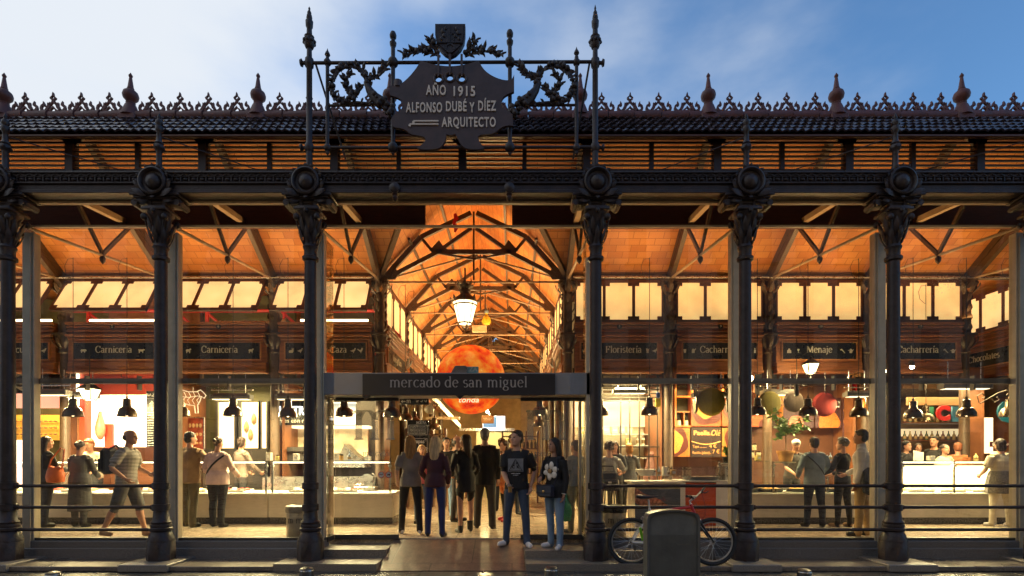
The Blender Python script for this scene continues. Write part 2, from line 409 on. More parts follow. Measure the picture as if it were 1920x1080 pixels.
# ------------------------------------------------------------------ ground
def stonemat(name, c1, c2, mort, bw, bh, rough, spec=.5, mortar=.012, wet=None):
    m = bpy.data.materials.new(name); m.use_nodes = True; t = m.node_tree; b = t.nodes['Principled BSDF']
    tc = t.nodes.new('ShaderNodeTexCoord'); br = t.nodes.new('ShaderNodeTexBrick')
    br.inputs['Scale'].default_value = 1; br.inputs['Brick Width'].default_value = bw; br.inputs['Row Height'].default_value = bh
    br.inputs['Mortar Size'].default_value = mortar; br.inputs['Mortar Smooth'].default_value = .3; br.inputs['Bias'].default_value = -.1
    br.inputs['Color1'].default_value = (*c1, 1); br.inputs['Color2'].default_value = (*c2, 1); br.inputs['Mortar'].default_value = (*mort, 1)
    t.links.new(tc.outputs['Object'], br.inputs['Vector'])
    n = t.nodes.new('ShaderNodeTexNoise'); n.inputs['Scale'].default_value = 95; n.inputs['Detail'].default_value = 3
    n2 = t.nodes.new('ShaderNodeTexNoise'); n2.inputs['Scale'].default_value = 1.7; n2.inputs['Detail'].default_value = 6
    t.links.new(tc.outputs['Object'], n.inputs['Vector']); t.links.new(tc.outputs['Object'], n2.inputs['Vector'])
    mr = t.nodes.new('ShaderNodeMapRange'); mr.inputs['From Min'].default_value = .3; mr.inputs['From Max'].default_value = .7; mr.inputs['To Min'].default_value = .45; mr.inputs['To Max'].default_value = 1.5
    t.links.new(n.outputs['Fac'], mr.inputs['Value'])
    mu = t.nodes.new('ShaderNodeMix'); mu.data_type = 'RGBA'; mu.blend_type = 'MULTIPLY'; mu.inputs['Factor'].default_value = 1
    n3 = t.nodes.new('ShaderNodeTexNoise'); n3.inputs['Scale'].default_value = 7; n3.inputs['Detail'].default_value = 8; n3.inputs['Roughness'].default_value = .7; t.links.new(tc.outputs['Object'], n3.inputs['Vector'])
    m3 = t.nodes.new('ShaderNodeMapRange'); m3.inputs['From Min'].default_value = .3; m3.inputs['From Max'].default_value = .7; m3.inputs['To Min'].default_value = .6; m3.inputs['To Max'].default_value = 1.35; t.links.new(n3.outputs['Fac'], m3.inputs['Value'])
    mm = t.nodes.new('ShaderNodeMath'); mm.operation = 'MULTIPLY'; t.links.new(mr.outputs[0], mm.inputs[0]); t.links.new(m3.outputs[0], mm.inputs[1])
    t.links.new(br.outputs['Color'], mu.inputs['A']); t.links.new(mm.outputs[0], mu.inputs['B'])
    t.links.new(mu.outputs['Result'], b.inputs['Base Color'])
    rr = t.nodes.new('ShaderNodeMapRange'); rr.inputs['From Min'].default_value = .25; rr.inputs['From Max'].default_value = .75
    rr.inputs['To Min'].default_value = wet if wet is not None else rough; rr.inputs['To Max'].default_value = rough
    t.links.new(n2.outputs['Fac'], rr.inputs['Value']); t.links.new(rr.outputs[0], b.inputs['Roughness'])
    b.inputs['Specular IOR Level'].default_value = spec
    bp = t.nodes.new('ShaderNodeBump'); bp.inputs['Strength'].default_value = .25; bp.inputs['Distance'].default_value = .01
    ad = t.nodes.new('ShaderNodeMath'); ad.operation = 'ADD'
    ml = t.nodes.new('ShaderNodeMath'); ml.operation = 'MULTIPLY'; ml.inputs[1].default_value = .25
    t.links.new(n.outputs['Fac'], ml.inputs[0]); t.links.new(ml.outputs[0], ad.inputs[0])
    iv = t.nodes.new('ShaderNodeMath'); iv.operation = 'SUBTRACT'; iv.inputs[0].default_value = 1
    t.links.new(br.outputs['Fac'], iv.inputs[1]); t.links.new(iv.outputs[0], ad.inputs[1])
    t.links.new(ad.outputs[0], bp.inputs['Height']); t.links.new(bp.outputs[0], b.inputs['Normal'])
    return m
M_STREET = stonemat('street_stone', (.070, .066, .062), (.095, .088, .08), (.02, .019, .018), .62, .33, .5, .5, .014, .10)
M_WALK = stonemat('pavement_stone', (.15, .12, .095), (.18, .145, .115), (.06, .05, .045), 1.1, 3.0, .45, .5, .006, .2)
M_RAMP = stonemat('ramp_stone', (.13, .085, .064), (.15, .098, .074), (.04, .03, .025), 1.15, .95, .5, .5, .008, .34)
M_FLOOR = stonemat('floor_stone', (.46, .36, .26), (.50, .39, .285), (.2, .15, .11), .9, .9, .3, .5, .004, .16)
def struct(name, bm_, m):
    o = bm_.build(name, m); o['kind'] = 'structure'; return o
g = MB(); g._add([(-90, -60, 0), (90, -60, 0), (90, 60, 0), (-90, 60, 0)], [(0, 1, 2, 3)]); struct('street', g, M_STREET)
fl = MB(); fl.bb(-14, 14, 8.47, 29, .006, FL); struct('market_floor', fl, M_FLOOR)
# pavement strip before the glazing and slabs under the columns
g = MB()
g.bb(-14, -3.3, 7.36, 8.46, .004, .07, .008); g.bb(2.3, 14, 7.36, 8.46, .004, .07, .008)
struct('pavement', g, M_WALK)
g = MB()
for x in CX:
    if x < -3 or x > 1.3: g.bb(x - .34, x + .34, 7.30, 7.98, .005, .105, .01)
struct('column_slabs', g, mat('slab_granite', (.20, .175, .15), .4, 0, .5, 70, .15, 110))
xl0, xl1 = X(737, 8.42), X(724, 7.86)
RX0, RX1 = -1.90, X(985, 7.95)
g = MB()   # stepped stoops on both sides of the ramp, cut on the slant towards it
def slab(pts, z0, z1):
    n = len(pts); vs = [(a, b, z0) for a, b in pts] + [(a, b, z1) for a, b in pts]
    g._add(vs, [tuple(range(n - 1, -1, -1)), tuple(range(n, 2 * n))] + [(i, (i + 1) % n, n + (i + 1) % n, n + i) for i in range(n)])
slab([(-3.3, 7.36), (X(706, 7.37), 7.36), (X(721, 7.88), 7.86), (-3.3, 7.86)], .003, .105)
slab([(-3.02, 7.862), (X(724, 7.86), 7.862), (X(738, 8.45), 8.44), (-3.02, 8.44)], .003, .22)
slab([(X(986, 7.4), 7.36), (2.3, 7.36), (2.3, 7.76), (X(984, 7.76), 7.76)], .003, .105)
slab([(X(984, 7.9), 7.762), (1.9, 7.762), (1.9, 8.44), (X(978, 8.4), 8.44)], .003, .22)
struct('entrance_steps', g, mat('step_granite', (.20, .165, .13), .36, 0, .55, 75, .15, 110))
g = MB()
g._add([(X(706, 7.36) + .002, 7.37, .012), (X(986, 7.36) - .002, 7.37, .012), (X(980, 8.45) - .002, 8.468, .284), (X(738, 8.45) + .002, 8.468, .284),
        (X(706, 7.36) + .002, 7.37, .001), (X(986, 7.36) - .002, 7.37, .001), (X(980, 8.45) - .002, 8.468, .001), (X(738, 8.45) + .002, 8.468, .001)],
       [(0, 1, 2, 3), (7, 6, 5, 4), (0, 4, 5, 1), (1, 5, 6, 2), (2, 6, 7, 3), (3, 7, 4, 0)])
struct('ramp', g, M_RAMP)

# ------------------------------------------------------------------ the market hall
HALL = thing('market_hall', 'long iron and glass market hall with louvred tiled roof, glowing orange inside', 'market building', (NC, Y0, 0))
def part(mb, name, m, parent=HALL, **k): return mb.build(name, m, parent, local=False, **k)

def lathe_prof(pairs): return [(r, z) for z, r in pairs]
def outer_column(x, tall=False):
    c = MB(); c.M = Matrix.Translation((x, Y0, 0))
    prof = [(.62, .125), (.65, .135), (.68, .108)]
    for zr in (.859, 1.167): prof += [(zr - .05, .094), (zr - .045, .115), (zr + .045, .115), (zr + .05, .094)]
    prof += [(1.3, .092), (3.0, .086), (4.40, .082), (4.42, .112), (4.46, .115), (4.48, .088), (4.56, .088), (4.6, .108), (4.64, .09)]
    c.lathe(lathe_prof(prof), n=20)
    o = part(c, 'column', IRON)
    # octagonal plinth and base
    b = MB(); b.M = Matrix.Translation((x, Y0, 0))
    b.lathe([(.185, .105), (.185, .36), (.178, .372)], n=8)
    b.lathe([(.178, .372), (.175, .40), (.135, .50), (.125, .515), (.15, .53), (.152, .56), (.135, .575), (.14, .60), (.135, .62)], n=20)
    part(b, 'plinth', IRON, o)
    # capital: bell with two tiers of leaves, volutes, abacus, then the bracketed impost
    k = MB(); k.M = Matrix.Translation((x, Y0, 0)) @ Matrix.Diagonal((.88, .88, 1, 1))
    k.lathe([(.10, 4.62), (.11, 4.75), (.12, 4.9), (.15, 5.0), (.19, 5.06), (.20, 5.08)], n=16)
    k.box((0, 0, 5.105), (.40, .40, .045), 0, .01); k.box((0, 0, 5.14), (.34, .34, .03), 0, .01)
    k.box((0, 0, 5.20), (.17, .17, .10)); k.box((0, 0, 5.215), (.20, .20, .02))
    for i in range(8):
        a = 2 * PI * i / 8; d = Vector((math.cos(a), math.sin(a), 0))
        k.leaf(d * .105 + Vector((0, 0, 4.64)), d * .155 + Vector((0, 0, 4.86)), .08, d, .30, .012)
        a += PI / 8; d = Vector((math.cos(a), math.sin(a), 0))
        k.leaf(d * .11 + Vector((0, 0, 4.74)), d * .175 + Vector((0, 0, 4.99)), .08, d, .35, .012)
    for sx in (-1, 1):
        for sy in (-1, 1):
            k.ball((sx * .165, sy * .165, 4.99), .052, 10, 7, (1, 1, .95)); k.ball((sx * .175, sy * .175, 4.99), .03, 8, 6)
            k.tube([(sx * .08, sy * .08, 4.80), (sx * .12, sy * .12, 4.93), (sx * .17, sy * .17, 5.04)], [.02, .024, .02], 6)
    k.ball((0, -.20, 5.07), .035, 8, 6)
    k.M = Matrix.Translation((x, Y0, 0))
    # impost: flat slab and scrolled side brackets under the beam
    k.box((0, 0, 5.305), (.70, .34, .035), 0, .008); k.box((0, 0, 5.275), (.60, .30, .03), 0, .008)
    for sx in (-1, 1):
        out = [(.08, 5.26), (.30, 5.26), (.345, 5.255), (.36, 5.21), (.335, 5.165), (.285, 5.16), (.26, 5.185), (.20, 5.185), (.14, 5.20), (.09, 5.15), (.075, 5.15)]
        k.prism([(sx * a, b_) for a, b_ in out], (0, 0, 0), (1, 0, 0), (0, 0, 1), (0, .20, 0))
        k.tube([(sx * .30, -.13, 5.205), (sx * .30, .13, 5.205)], .045, 10)
        k.leaf((sx * .10, -.11, 5.24), (sx * .28, -.13, 5.20), .07, (0, -1, .2), .3)
    part(k, 'capital', IRON, o)
    # round boss on the beam, framed by leaves
    r = MB(); r.M = Matrix.Translation((x, 7.56, Z(338, 7.5)))
    r.lathe([(.0, -.02), (.20, -.02), (.20, .05), (.195, .075), (.175, .085), (.160, .07), (.148, .03), (.10, .025), (.10, .03)], n=28, axis='-y')
    r.lathe([(.115, .02), (.112, .04), (.095, .068), (.06, .092), (.0, .105)], n=24, axis='-y')
    for i in range(16):
        a = 2 * PI * i / 16
        if 200 < math.degrees(a) < 340 and i % 2: continue
        d = Vector((math.cos(a), 0, math.sin(a)))
        r.leaf(d * .17 + Vector((0, -.02, 0)), d * .245 + Vector((0, -.05, 0)), .075, (0, -1, 0), .3, .012)
    r.box((0, .04, -.17), (.46, .06, .12), 0, .01)
    for sx in (-1, 1):
        r.leaf((sx * .10, -.03, -.2), (sx * .29, -.04, -.13), .1, (0, -1, .2), .3); r.leaf((sx * .17, -.02, -.12), (sx * .26, -.03, .0), .08, (0, -1, .2), .3)
    part(r, 'round_boss', IRON, o)
    if not tall:
        s = MB(); s.M = Matrix.Translation((x, 7.66, 0))
        z0 = 5.74
        s.lathe([(.05, z0 - .06), (.05, z0), (.04, z0 + .03), (.037, z0 + .22), (.05, z0 + .24), (.072, z0 + .27), (.066, z0 + .31), (.05, z0 + .33), (.062, z0 + .345), (.045, z0 + .37),
                 (.035, z0 + .40), (.033, z0 + .50), (.05, z0 + .52), (.052, z0 + .58), (.035, z0 + .60), (.05, z0 + .63), (.045, z0 + .67), (.02, z0 + .70), (.026, z0 + .72), (.0, z0 + .79)], n=12)
        for i in range(6):
            a = 2 * PI * i / 6; s.ball((.06 * math.cos(a), .06 * math.sin(a), z0 + .29), .022, 6, 5)
        part(s, 'finial', IRON, o)
    return o
for x in CX[:-1]: outer_column(x, x in (-2.91, 1.209))
# ornamented beam, bay by bay
zb0, zb1 = 5.335, Z(324, 7.6)
for i in range(len(CX) - 1):
    x0, x1 = CX[i], CX[i + 1]
    b = MB()
    b.bb(x0, x1, 7.60, 7.86, zb0 + .12, zb1 - .03); b.bb(x0, x1, 7.57, 7.88, zb0, zb0 + .05, .006); b.bb(x0, x1, 7.585, 7.875, zb0 + .05, zb0 + .12)
    b.bb(x0, x1, 7.555, 7.89, zb0 + .125, zb0 + .155, .008); b.bb(x0, x1, 7.545, 7.9, zb1 - .03, zb1, .008)
    n = max(2, int((x1 - x0) / .118)); st = (x1 - x0) / n
    za, zc = zb0 + .245, zb1 - .03
    for k in range(n):
        xc = x0 + (k + .5) * st
        b.bar((xc - st / 2, 7.585, za), (xc, 7.575, zc), .018, .03, (0, 1, 0)); b.bar((xc + st / 2, 7.585, za), (xc, 7.575, zc), .018, .03, (0, 1, 0))
        for da in (-.028, 0, .028): b.leaf((xc, 7.59, za), (xc + da, 7.572, za + .075 - abs(da)), .022, (0, -1, 0), .2, .008)
        b.ball((xc, 7.59, zb0 + .2), .034, 8, 6, (1, .7, .75)); b.box((xc + st / 2, 7.59, zb0 + .2), (.014, .03, .06))
    b.bb(x0, x1, 7.575, 7.60, zb0 + .232, zb0 + .246)
    part(b, 'beam', IRON)
# thin lip under the beam; its pale colour stands for light from inside
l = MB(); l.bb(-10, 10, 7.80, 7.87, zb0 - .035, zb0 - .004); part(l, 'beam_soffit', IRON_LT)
# porch roof between beam and louvres
r = MB(); r._add([(-13, 7.87, 5.70), (13, 7.87, 5.70), (13, 8.72, 5.80), (-13, 8.72, 5.80), (-13, 7.87, 5.66), (13, 7.87, 5.66), (13, 8.72, 5.76), (-13, 8.72, 5.76)],
                 [(0, 1, 2, 3), (7, 6, 5, 4), (0, 4, 5, 1), (1, 5, 6, 2), (2, 6, 7, 3), (3, 7, 4, 0)])
part(r, 'porch_roof', LOUV)
# louvred clerestory
PX = [-9.4] + [-7.22, -5.05, -2.9, -.81, 1.22, 3.35, 5.5, 7.64, 9.8]
lz0, lz1 = Z(319, YL), Z(268, YL)
for i in range(len(PX) - 1):
    x0, x1 = PX[i], PX[i + 1]; u = MB(); n = 7
    for k in range(n):
        z = lz0 + (lz1 - lz0) * k / (n - 1)
        u.bar((x0 + .06, YL, z), (x1 - .06, YL, z), .042, .027, (0, -.2, .98))
    xm = (x0 + x1) / 2; u.bb(xm - .035, xm + .035, YL - .03, YL + .03, lz0, lz1)
    u.bb(x0, x1, YL - .05, YL + .05, lz0 - .12, lz0 - .03)
    part(u, 'louvre_bay', SLAT)
# dark slatted panels hung under the aisle vault, left open in front of the nave
for (a, c) in ((-13, X(798, 10.2)), (X(960, 10.2), 13)):
    d = MB()
    for k in range(9): d.bar((a, 10.18, 6.03 + k * .058), (c, 10.18, 6.03 + k * .058), .02, .072, (0, -.3, .9))
    d.bb(a, c, 10.20, 10.23, 5.99, 6.50); d.bb(a, c, 10.10, 10.20, 5.95, 5.99)
    part(d, 'slatted_panel', LOUV)
p = MB()
for x in PX[1:-1]: p.bb(x - .062, x + .062, YL - .07, YL + .07, 5.8, 6.93)
for x in PX[1:-1]:
    for sx in (-1, 1): p.bar((x + sx * .05, YL, 6.72), (x + sx * .26, YL, 6.92), .05, .06)
p.bb(-13, 13, YL - .06, YL + .06, 5.86, lz0 - .122)
part(p, 'clerestory_posts', SLAT)
# stay rods that cross the louvres in front of them
for x, sx in ((-7.277, 1), (-5.067, 1), (3.365, -1), (5.505, -1), (7.62, -1)):
    s = MB(); s.tube([(x, 7.72, Z(256, 7.7)), (x + sx * 1.02, 8.66, Z(322, 8.66))], .008, 6)
    part(s, 'stay_rod', IRON)
# tiled roof
EY, EZ, RY, RZ = 8.42, Z(250, 8.42), 9.12, Z(222, 9.12)
def tile_strip(x0, x1):
    t = MB(); rows = 5; cols = int((x1 - x0) / .0156); vs = []; fs = []
    dv = Vector((0, RY - EY, RZ - EZ)); dn = Vector((0, -dv.z, dv.y)).normalized()
    for r_ in range(rows):
        for e in (0, 1):
            t0 = (r_ + e * 1.12) / rows
            lift = .036 if e == 0 else .006
            for c in range(cols + 1):
                x = x0 + (x1 - x0) * c / cols
                ph = (x / .125 + r_ * .21) % 1.0
                wv = (abs(math.sin(PI * ph)) ** .8) * .030
                jit = .005 * math.sin(x * 37.7 + r_ * 5) + .006 * math.sin(int(x / .125) * 12.9 + r_ * 4.1)
                q = Vector((x, EY, EZ)) + dv * min(t0, 1.02) + dn * (wv + lift) + Vector((0, 0, jit if e == 0 else 0))
                vs.append(tuple(q))
        b0 = r_ * 2 * (cols + 1)
        for c in range(cols): fs.append((b0 + c, b0 + c + 1, b0 + cols + 1 + c + 1, b0 + cols + 1 + c))
        # front edge of the row
        b1 = len(vs)
    base = len(vs)
    for r_ in range(rows):
        b0 = r_ * 2 * (cols + 1); st = len(vs)
        for c in range(cols + 1):
            q = Vector(vs[b0 + c]) - dn * .028; vs.append(tuple(q))
        for c in range(cols): fs.append((b0 + c, st + c, st + c + 1, b0 + c + 1))
    t._add(vs, fs, True)
    return t
ROOF = part(tile_strip(-11, 11), 'tiled_roof', TILE, smooth=False)
e = MB()
e.bb(-11.2, 11.2, EY - .02, EY + .06, EZ - .06, EZ - .02, .01); e.prism([(EY + .06, EZ - .02), (RY - .03, RZ - .10), (RY - .03, RZ - .06), (EY + .06, EZ + .02)], (0, 0, 0), (0, 1, 0), (0, 0, 1), (22.4, 0, 0))
e.bb(-11.2, 11.2, RY - .02, RY + .04, 7.0, RZ + .01)
part(e, 'eave_board', WOOD_D, ROOF)
rc = MB()
xx = -11
while xx < 11:
    ln = random.uniform(.42, .5); rc.tube([(xx, RY, RZ + .02), (xx + ln - .012, RY, RZ + .03)], [.085, .10], 12); xx += ln
part(rc, 'ridge_tiles', TERRA, ROOF)
# cresting and turned finials
FX = [(a - 960) * RY / F for a in (8, 245, 484, 731, 1088, 1328, 1568, 1803)]
ends = [-11] + FX + [11]
half = [(0, 0), (.16, 0), (.185, .02), (.215, .05), (.215, .10), (.19, .14), (.15, .15), (.145, .185), (.12, .13), (.135, .105), (.16, .115), (.17, .09), (.155, .06), (.13, .05), (.10, .065), (.085, .105), (.08, .13), (.075, .175), (.055, .17), (.05, .155), (.025, .175), (.018, .20), (.045, .215), (.052, .24), (.03, .255), (.012, .27), (.012, .30), (0, .325)]
def crest(mb, xc, wd):
    k = wd / .43
    zb = RZ + .10
    def pr(o): mb.prism([(a * k, b) for a, b in o], (xc, RY, zb), (1, 0, 0), (0, 0, 1), (0, .035, 0))
    for sx in (-1, 1):
        S = lambda o: pr([(sx * a, b) for a, b in o])
        S([(.0, -.03), (.20, -.03), (.20, .0), (.0, .0)])
        S([(.10, .0), (.17, .0), (.205, .03), (.215, .07), (.20, .12), (.165, .145), (.160, .19), (.135, .15), (.13, .115), (.15, .10), (.165, .115), (.18, .08), (.165, .05), (.14, .04), (.115, .05)])
        S([(.10, .0), (.14, .035), (.115, .075), (.10, .11), (.06, .13), (.0, .21), (.0, .165), (.045, .115), (.06, .07), (.085, .04), (.075, .03), (.06, .05), (.03, .07), (.0, .11), (.0, .075), (.03, .045), (.045, .0)])
        S([(.05, .12), (.095, .12), (.09, .165), (.07, .155), (.05, .175), (.035, .15)])
        S([(.0, .20), (.018, .19), (.026, .215), (.045, .225), (.052, .25), (.03, .27), (.014, .285), (.010, .32), (.0, .345), (.0, .28), (.018, .262), (.024, .245), (.014, .23), (.0, .222)])
for i in range(len(ends) - 1):
    a, b = ends[i] + .12, ends[i + 1] - .12; n = max(1, round((b - a) / .49)); c = MB()
    for k in range(n): crest(c, a + (b - a) * (k + .5) / n, (b - a) / n * .93)
    part(c, 'ridge_cresting', TERRA, ROOF)
for x in FX:
    f = MB(); f.M = Matrix.Translation((x, RY, RZ + .02))
    f.lathe([(.155, 0), (.15, .03), (.09, .19), (.07, .215), (.075, .24), (.06, .25), (.075, .275), (.115, .32), (.125, .37), (.11, .42), (.07, .455), (.052, .465), (.055, .49), (.047, .50), (.022, .68), (.03, .69), (.033, .71), (.0, .765)], n=16)
    f.bb(-.15, .15, -.12, .12, -.10, .02, .02)
    part(f, 'ridge_finial', TERRA, ROOF)

# ------------------------------------------------------------------ interior vaults
def ceilmat():
    m = bpy.data.materials.new('ceiling_tile'); m.use_nodes = True; t = m.node_tree; b = t.nodes['Principled BSDF']
    u = t.nodes.new('ShaderNodeUVMap'); br = t.nodes.new('ShaderNodeTexBrick')
    br.inputs['Scale'].default_value = 1; br.inputs['Brick Width'].default_value = .31; br.inputs['Row Height'].default_value = .155; br.inputs['Mortar Size'].default_value = .006; br.inputs['Bias'].default_value = -.2
    br.offset = .5
    br.inputs['Color1'].default_value = (.44, .155, .035, 1); br.inputs['Color2'].default_value = (.60, .26, .07, 1); br.inputs['Mortar'].default_value = (.25, .09, .022, 1)
    t.links.new(u.outputs[0], br.inputs['Vector'])
    n = t.nodes.new('ShaderNodeTexNoise'); n.inputs['Scale'].default_value = 1.1; n.inputs['Detail'].default_value = 5; t.links.new(u.outputs[0], n.inputs['Vector'])
    mr = t.nodes.new('ShaderNodeMapRange'); mr.inputs['From Min'].default_value = .3; mr.inputs['From Max'].default_value = .7; mr.inputs['To Min'].default_value = .72; mr.inputs['To Max'].default_value = 1.2
    t.links.new(n.outputs['Fac'], mr.inputs['Value'])
    mu = t.nodes.new('ShaderNodeMix'); mu.data_type = 'RGBA'; mu.blend_type = 'MULTIPLY'; mu.inputs['Factor'].default_value = 1
    t.links.new(br.outputs['Color'], mu.inputs['A']); t.links.new(mr.outputs[0], mu.inputs['B']); t.links.new(mu.outputs['Result'], b.inputs['Base Color'])
    b.inputs['Roughness'].default_value = .6
    return m
CEIL = ceilmat()
def ceil_mesh(name, polys, th=.06):
    """polys: list of (list of world points, u axis, v axis); uv in metres"""
    me = bpy.data.meshes.new(name); vs = []; fs = []; uvs = []
    off = Vector(HALL.location)
    for pts, ua, va in polys:
        b = len(vs); ua = Vector(ua).normalized(); va = Vector(va).normalized(); nn = ua.cross(va).normalized()
        if nn.z < 0: nn = -nn
        n = len(pts)
        for d in (0, th):
            for p_ in pts: vs.append(tuple(Vector(p_) + nn * d - off)); uvs.append((Vector(p_).dot(ua), Vector(p_).dot(va)))
        fs.append(tuple(b + i for i in range(n))); fs.append(tuple(b + n + i for i in range(n - 1, -1, -1)))
        for i in range(n): fs.append((b + i, b + (i + 1) % n, b + n + (i + 1) % n, b + n + i))
    me.from_pydata(vs, [], fs); me.materials.append(CEIL)
    uvl = me.uv_layers.new(name='UVMap')
    for lp in me.loops: uvl.data[lp.index].uv = uvs[lp.vertex_index]
    bm = bmesh.new(); bm.from_mesh(me); bmesh.ops.recalc_face_normals(bm, faces=bm.faces); bm.to_mesh(me); bm.free()
    o = bpy.data.objects.new(name, me); COL.objects.link(o); o.parent = HALL
    return o
AZ0, AZ1, AYR = 5.56, 7.25, 9.16      # stall line height, ridge height, ridge depth
HW = 2.06
sl_v = Vector((0, AYR - YI, AZ1 - AZ0))
dg = (Vector((1, .55, 0)))
AZN, YGB = 7.80, 10.30
NSL = (AZN - AZ0) / HW
ZG = AZ0 + (YI - YGB) * (AZ1 - AZ0) / (YI - AYR); XG = (AZN - ZG) / NSL
ceil_mesh('aisle_vault', [
    ([(-13, YI, AZ0), (NC - HW, YI, AZ0), (NC - XG, YGB, ZG), (NC, YGB, ZG), (NC, AYR, AZ1), (-13, AYR, AZ1)], (1, 0, 0), sl_v),
    ([(NC + HW, YI, AZ0), (13, YI, AZ0), (13, AYR, AZ1), (NC, AYR, AZ1), (NC, YGB, ZG), (NC + XG, YGB, ZG)], (1, 0, 0), sl_v)])
YE = 27.5
NV = []
for s in (-1, 1):
    va = Vector((-s * HW, 0, AZN - AZ0))
    NV.append(([(NC + s * HW, YI, AZ0), (NC + s * HW, YE, AZ0), (NC, YE, AZN), (NC, YGB, AZN), (NC + s * XG, YGB, ZG)], (0, 1, 0), va))
NV.append(([(NC - XG, YGB - .01, ZG), (NC + XG, YGB - .01, ZG), (NC, YGB - .01, AZN)], (1, 0, 0), (0, .001, 1)))
ceil_mesh('nave_vault', NV)
# stall-row roofs behind the front stalls, and back walls that close the hall
ceil_mesh('stall_vault', [([(-14, YI + .05, 5.62), (NC - HW - .15, YI + .05, 5.62), (NC - HW - .15, YE, 5.62), (-14, YE, 5.62)], (1, 0, 0), (0, 1, 0)),
                          ([(NC + HW + .15, YI + .05, 5.62), (14, YI + .05, 5.62), (14, YE, 5.62), (NC + HW + .15, YE, 5.62)], (1, 0, 0), (0, 1, 0))])
M_BACK = mat('back_plaster', (.55, .38, .18), .7, 0, .25, 2, .1, 20)
bw = MB(); bw.bb(-14, 14, YE, YE + .2, FL, 7.6); bw.bb(-14.2, -14, 8.5, YE, FL, 7.5); bw.bb(14, 14.2, 8.5, YE, FL, 7.5)
part(bw, 'rear_wall', M_BACK)

# purlins, edge beam and pipes above the stall fronts
q = MB()
for yy in (10.55,):
    zz = AZ0 + (YI - yy) * (AZ1 - AZ0) / (YI - AYR) - .03
    hw = HW * (yy - AYR) / (YI - AYR)
    q.bb(-13, NC - hw, yy - .02, yy + .02, zz - .03, zz + .02); q.bb(NC + hw, 13, yy - .02, yy + .02, zz - .03, zz + .02)
for a, b in ((-13, NC - HW), (NC + HW, 13)):
    q.bb(a, b, YI - .06, YI + .08, 5.50, 5.58)
part(q, 'purlins', IRON_IN)
q = MB()
for a, b in ((-13, NC - HW - .1), (NC + HW + .1, 13)):
    q.tube([(a, YI - .22, 5.47), (b, YI - .22, 5.47)], .022, 8); q.tube([(a, YI - .30, 5.43), (b, YI - .30, 5.43)], .014, 8)
part(q, 'ceiling_pipes', STEEL)
# aisle trusses: rafter, collar, tie and V struts
def aisle_truss(xo, xi):
    t = MB()
    def pt(y, z):
        k = (y - Y0) / (YI - Y0); return Vector((xo + (xi - xo) * k, y, z))
    cz = lambda y: AZ0 + (YI - y) * (AZ1 - AZ0) / (YI - AYR)
    t.bar(pt(9.2, cz(9.2) - .09), pt(YI, cz(YI) - .09), .09, .14)
    t.mi = 1
    t.bar(pt(7.95, 5.62), pt(9.2, 5.98), .10, .10); t.bar(pt(9.2, 5.98), pt(10.40, 6.12), .10, .10)
    t.mi = 0
    t.bar(pt(10.40, 6.12), pt(YI - .05, 5.34), .09, .13)
    t.mi = 1
    t.tube([pt(7.85, 5.02), pt(YI - .1, 5.46)], .026, 8)
    t.mi = 0
    nd = pt(9.62, 5.25)
    t.bar(nd, pt(9.0, 5.92), .045, .06); t.bar(nd, pt(10.36, 6.06), .045, .06)
    t.M = Matrix.Translation(nd); t.lathe([(0, .06), (.04, .05), (.045, .0), (.03, -.04), (.05, -.08), (.045, -.13), (.0, -.19)][::-1], n=10); t.M = Matrix.Identity(4)
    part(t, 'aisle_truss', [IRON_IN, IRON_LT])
for xo, xi in zip(CX[1:], [-7.5, -5.2, -2.9, 1.22, 3.43, 5.6, 7.76, 9.92]): aisle_truss(xo, xi)
aisle_truss(CX[0], -9.8)
# nave trusses
def nave_truss(y, first=False):
    t = MB(); S = 5.48
    def pt(x, z): return Vector((NC + x, y, z))
    for s in (-1, 1):
        t.bar(pt(s * 1.98, S + .02), pt(s * 1.16, 6.42), .085, .11); t.bar(pt(s * 1.16, 6.42), pt(s * .06, 6.95), .08, .10)
        t.bar(pt(s * 1.98, S), pt(s * .82, 6.08), .075, .09); t.bar(pt(s * .82, 6.08), pt(s * .05, 6.62), .06, .08)
        t.bar(pt(s * 1.16, 6.42), pt(s * .86, 6.06), .05, .06)
        # curved gusset at the haunch
        t.prism([(s * 1.98, S + .02), (s * 1.72, S + .02), (s * 1.66, S + .12), (s * 1.72, S + .3)], (NC, y, 0), (1, 0, 0), (0, 0, 1), (0, .05, 0))
        t.prism([(s * .98, 6.12), (s * .55, 6.14), (s * .66, 6.2), (s * .76, 6.36)], (NC, y, 0), (1, 0, 0), (0, 0, 1), (0, .05, 0))
        t.mi = 1; t.tube([pt(s * 1.9, S + .03), pt(s * .02, 6.02)], .02, 6); t.mi = 0
        t.bar(pt(s * .82, 6.08), pt(s * .02, 5.95), .035, .04)
    t.bar(pt(-.88, 6.10), pt(.88, 6.10), .06, .10)
    t.bar(pt(0, 6.98), pt(0, 5.48), .04, .05)
    t.mi = 1; t.tube([pt(-1.95, 5.44), pt(1.95, 5.44)], .022, 6)
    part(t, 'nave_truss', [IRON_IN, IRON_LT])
NY = [YI + .02 + 2.5 * k for k in range(7)]
for y in NY: nave_truss(y)
# ridge purlins along the nave and steel frames on the slope
t = MB()
for s in (-1, 1):
    for fx in (.33, .66):
        x = s * HW * fx; z = AZN - (AZN - AZ0) * fx - .04
        t.bb(NC + x - .025, NC + x + .025, YI - (1 - fx) * .9, YE, z - .05, z)
    t.bar((NC + s * (HW - .02), YI, AZ0 - .03), (NC + s * XG, YGB, ZG - .03), .10, .10)
    t.bb(NC + s * HW - .06, NC + s * HW + .06, YI, YE, 5.47, 5.57)
part(t, 'nave_purlins', IRON_IN)
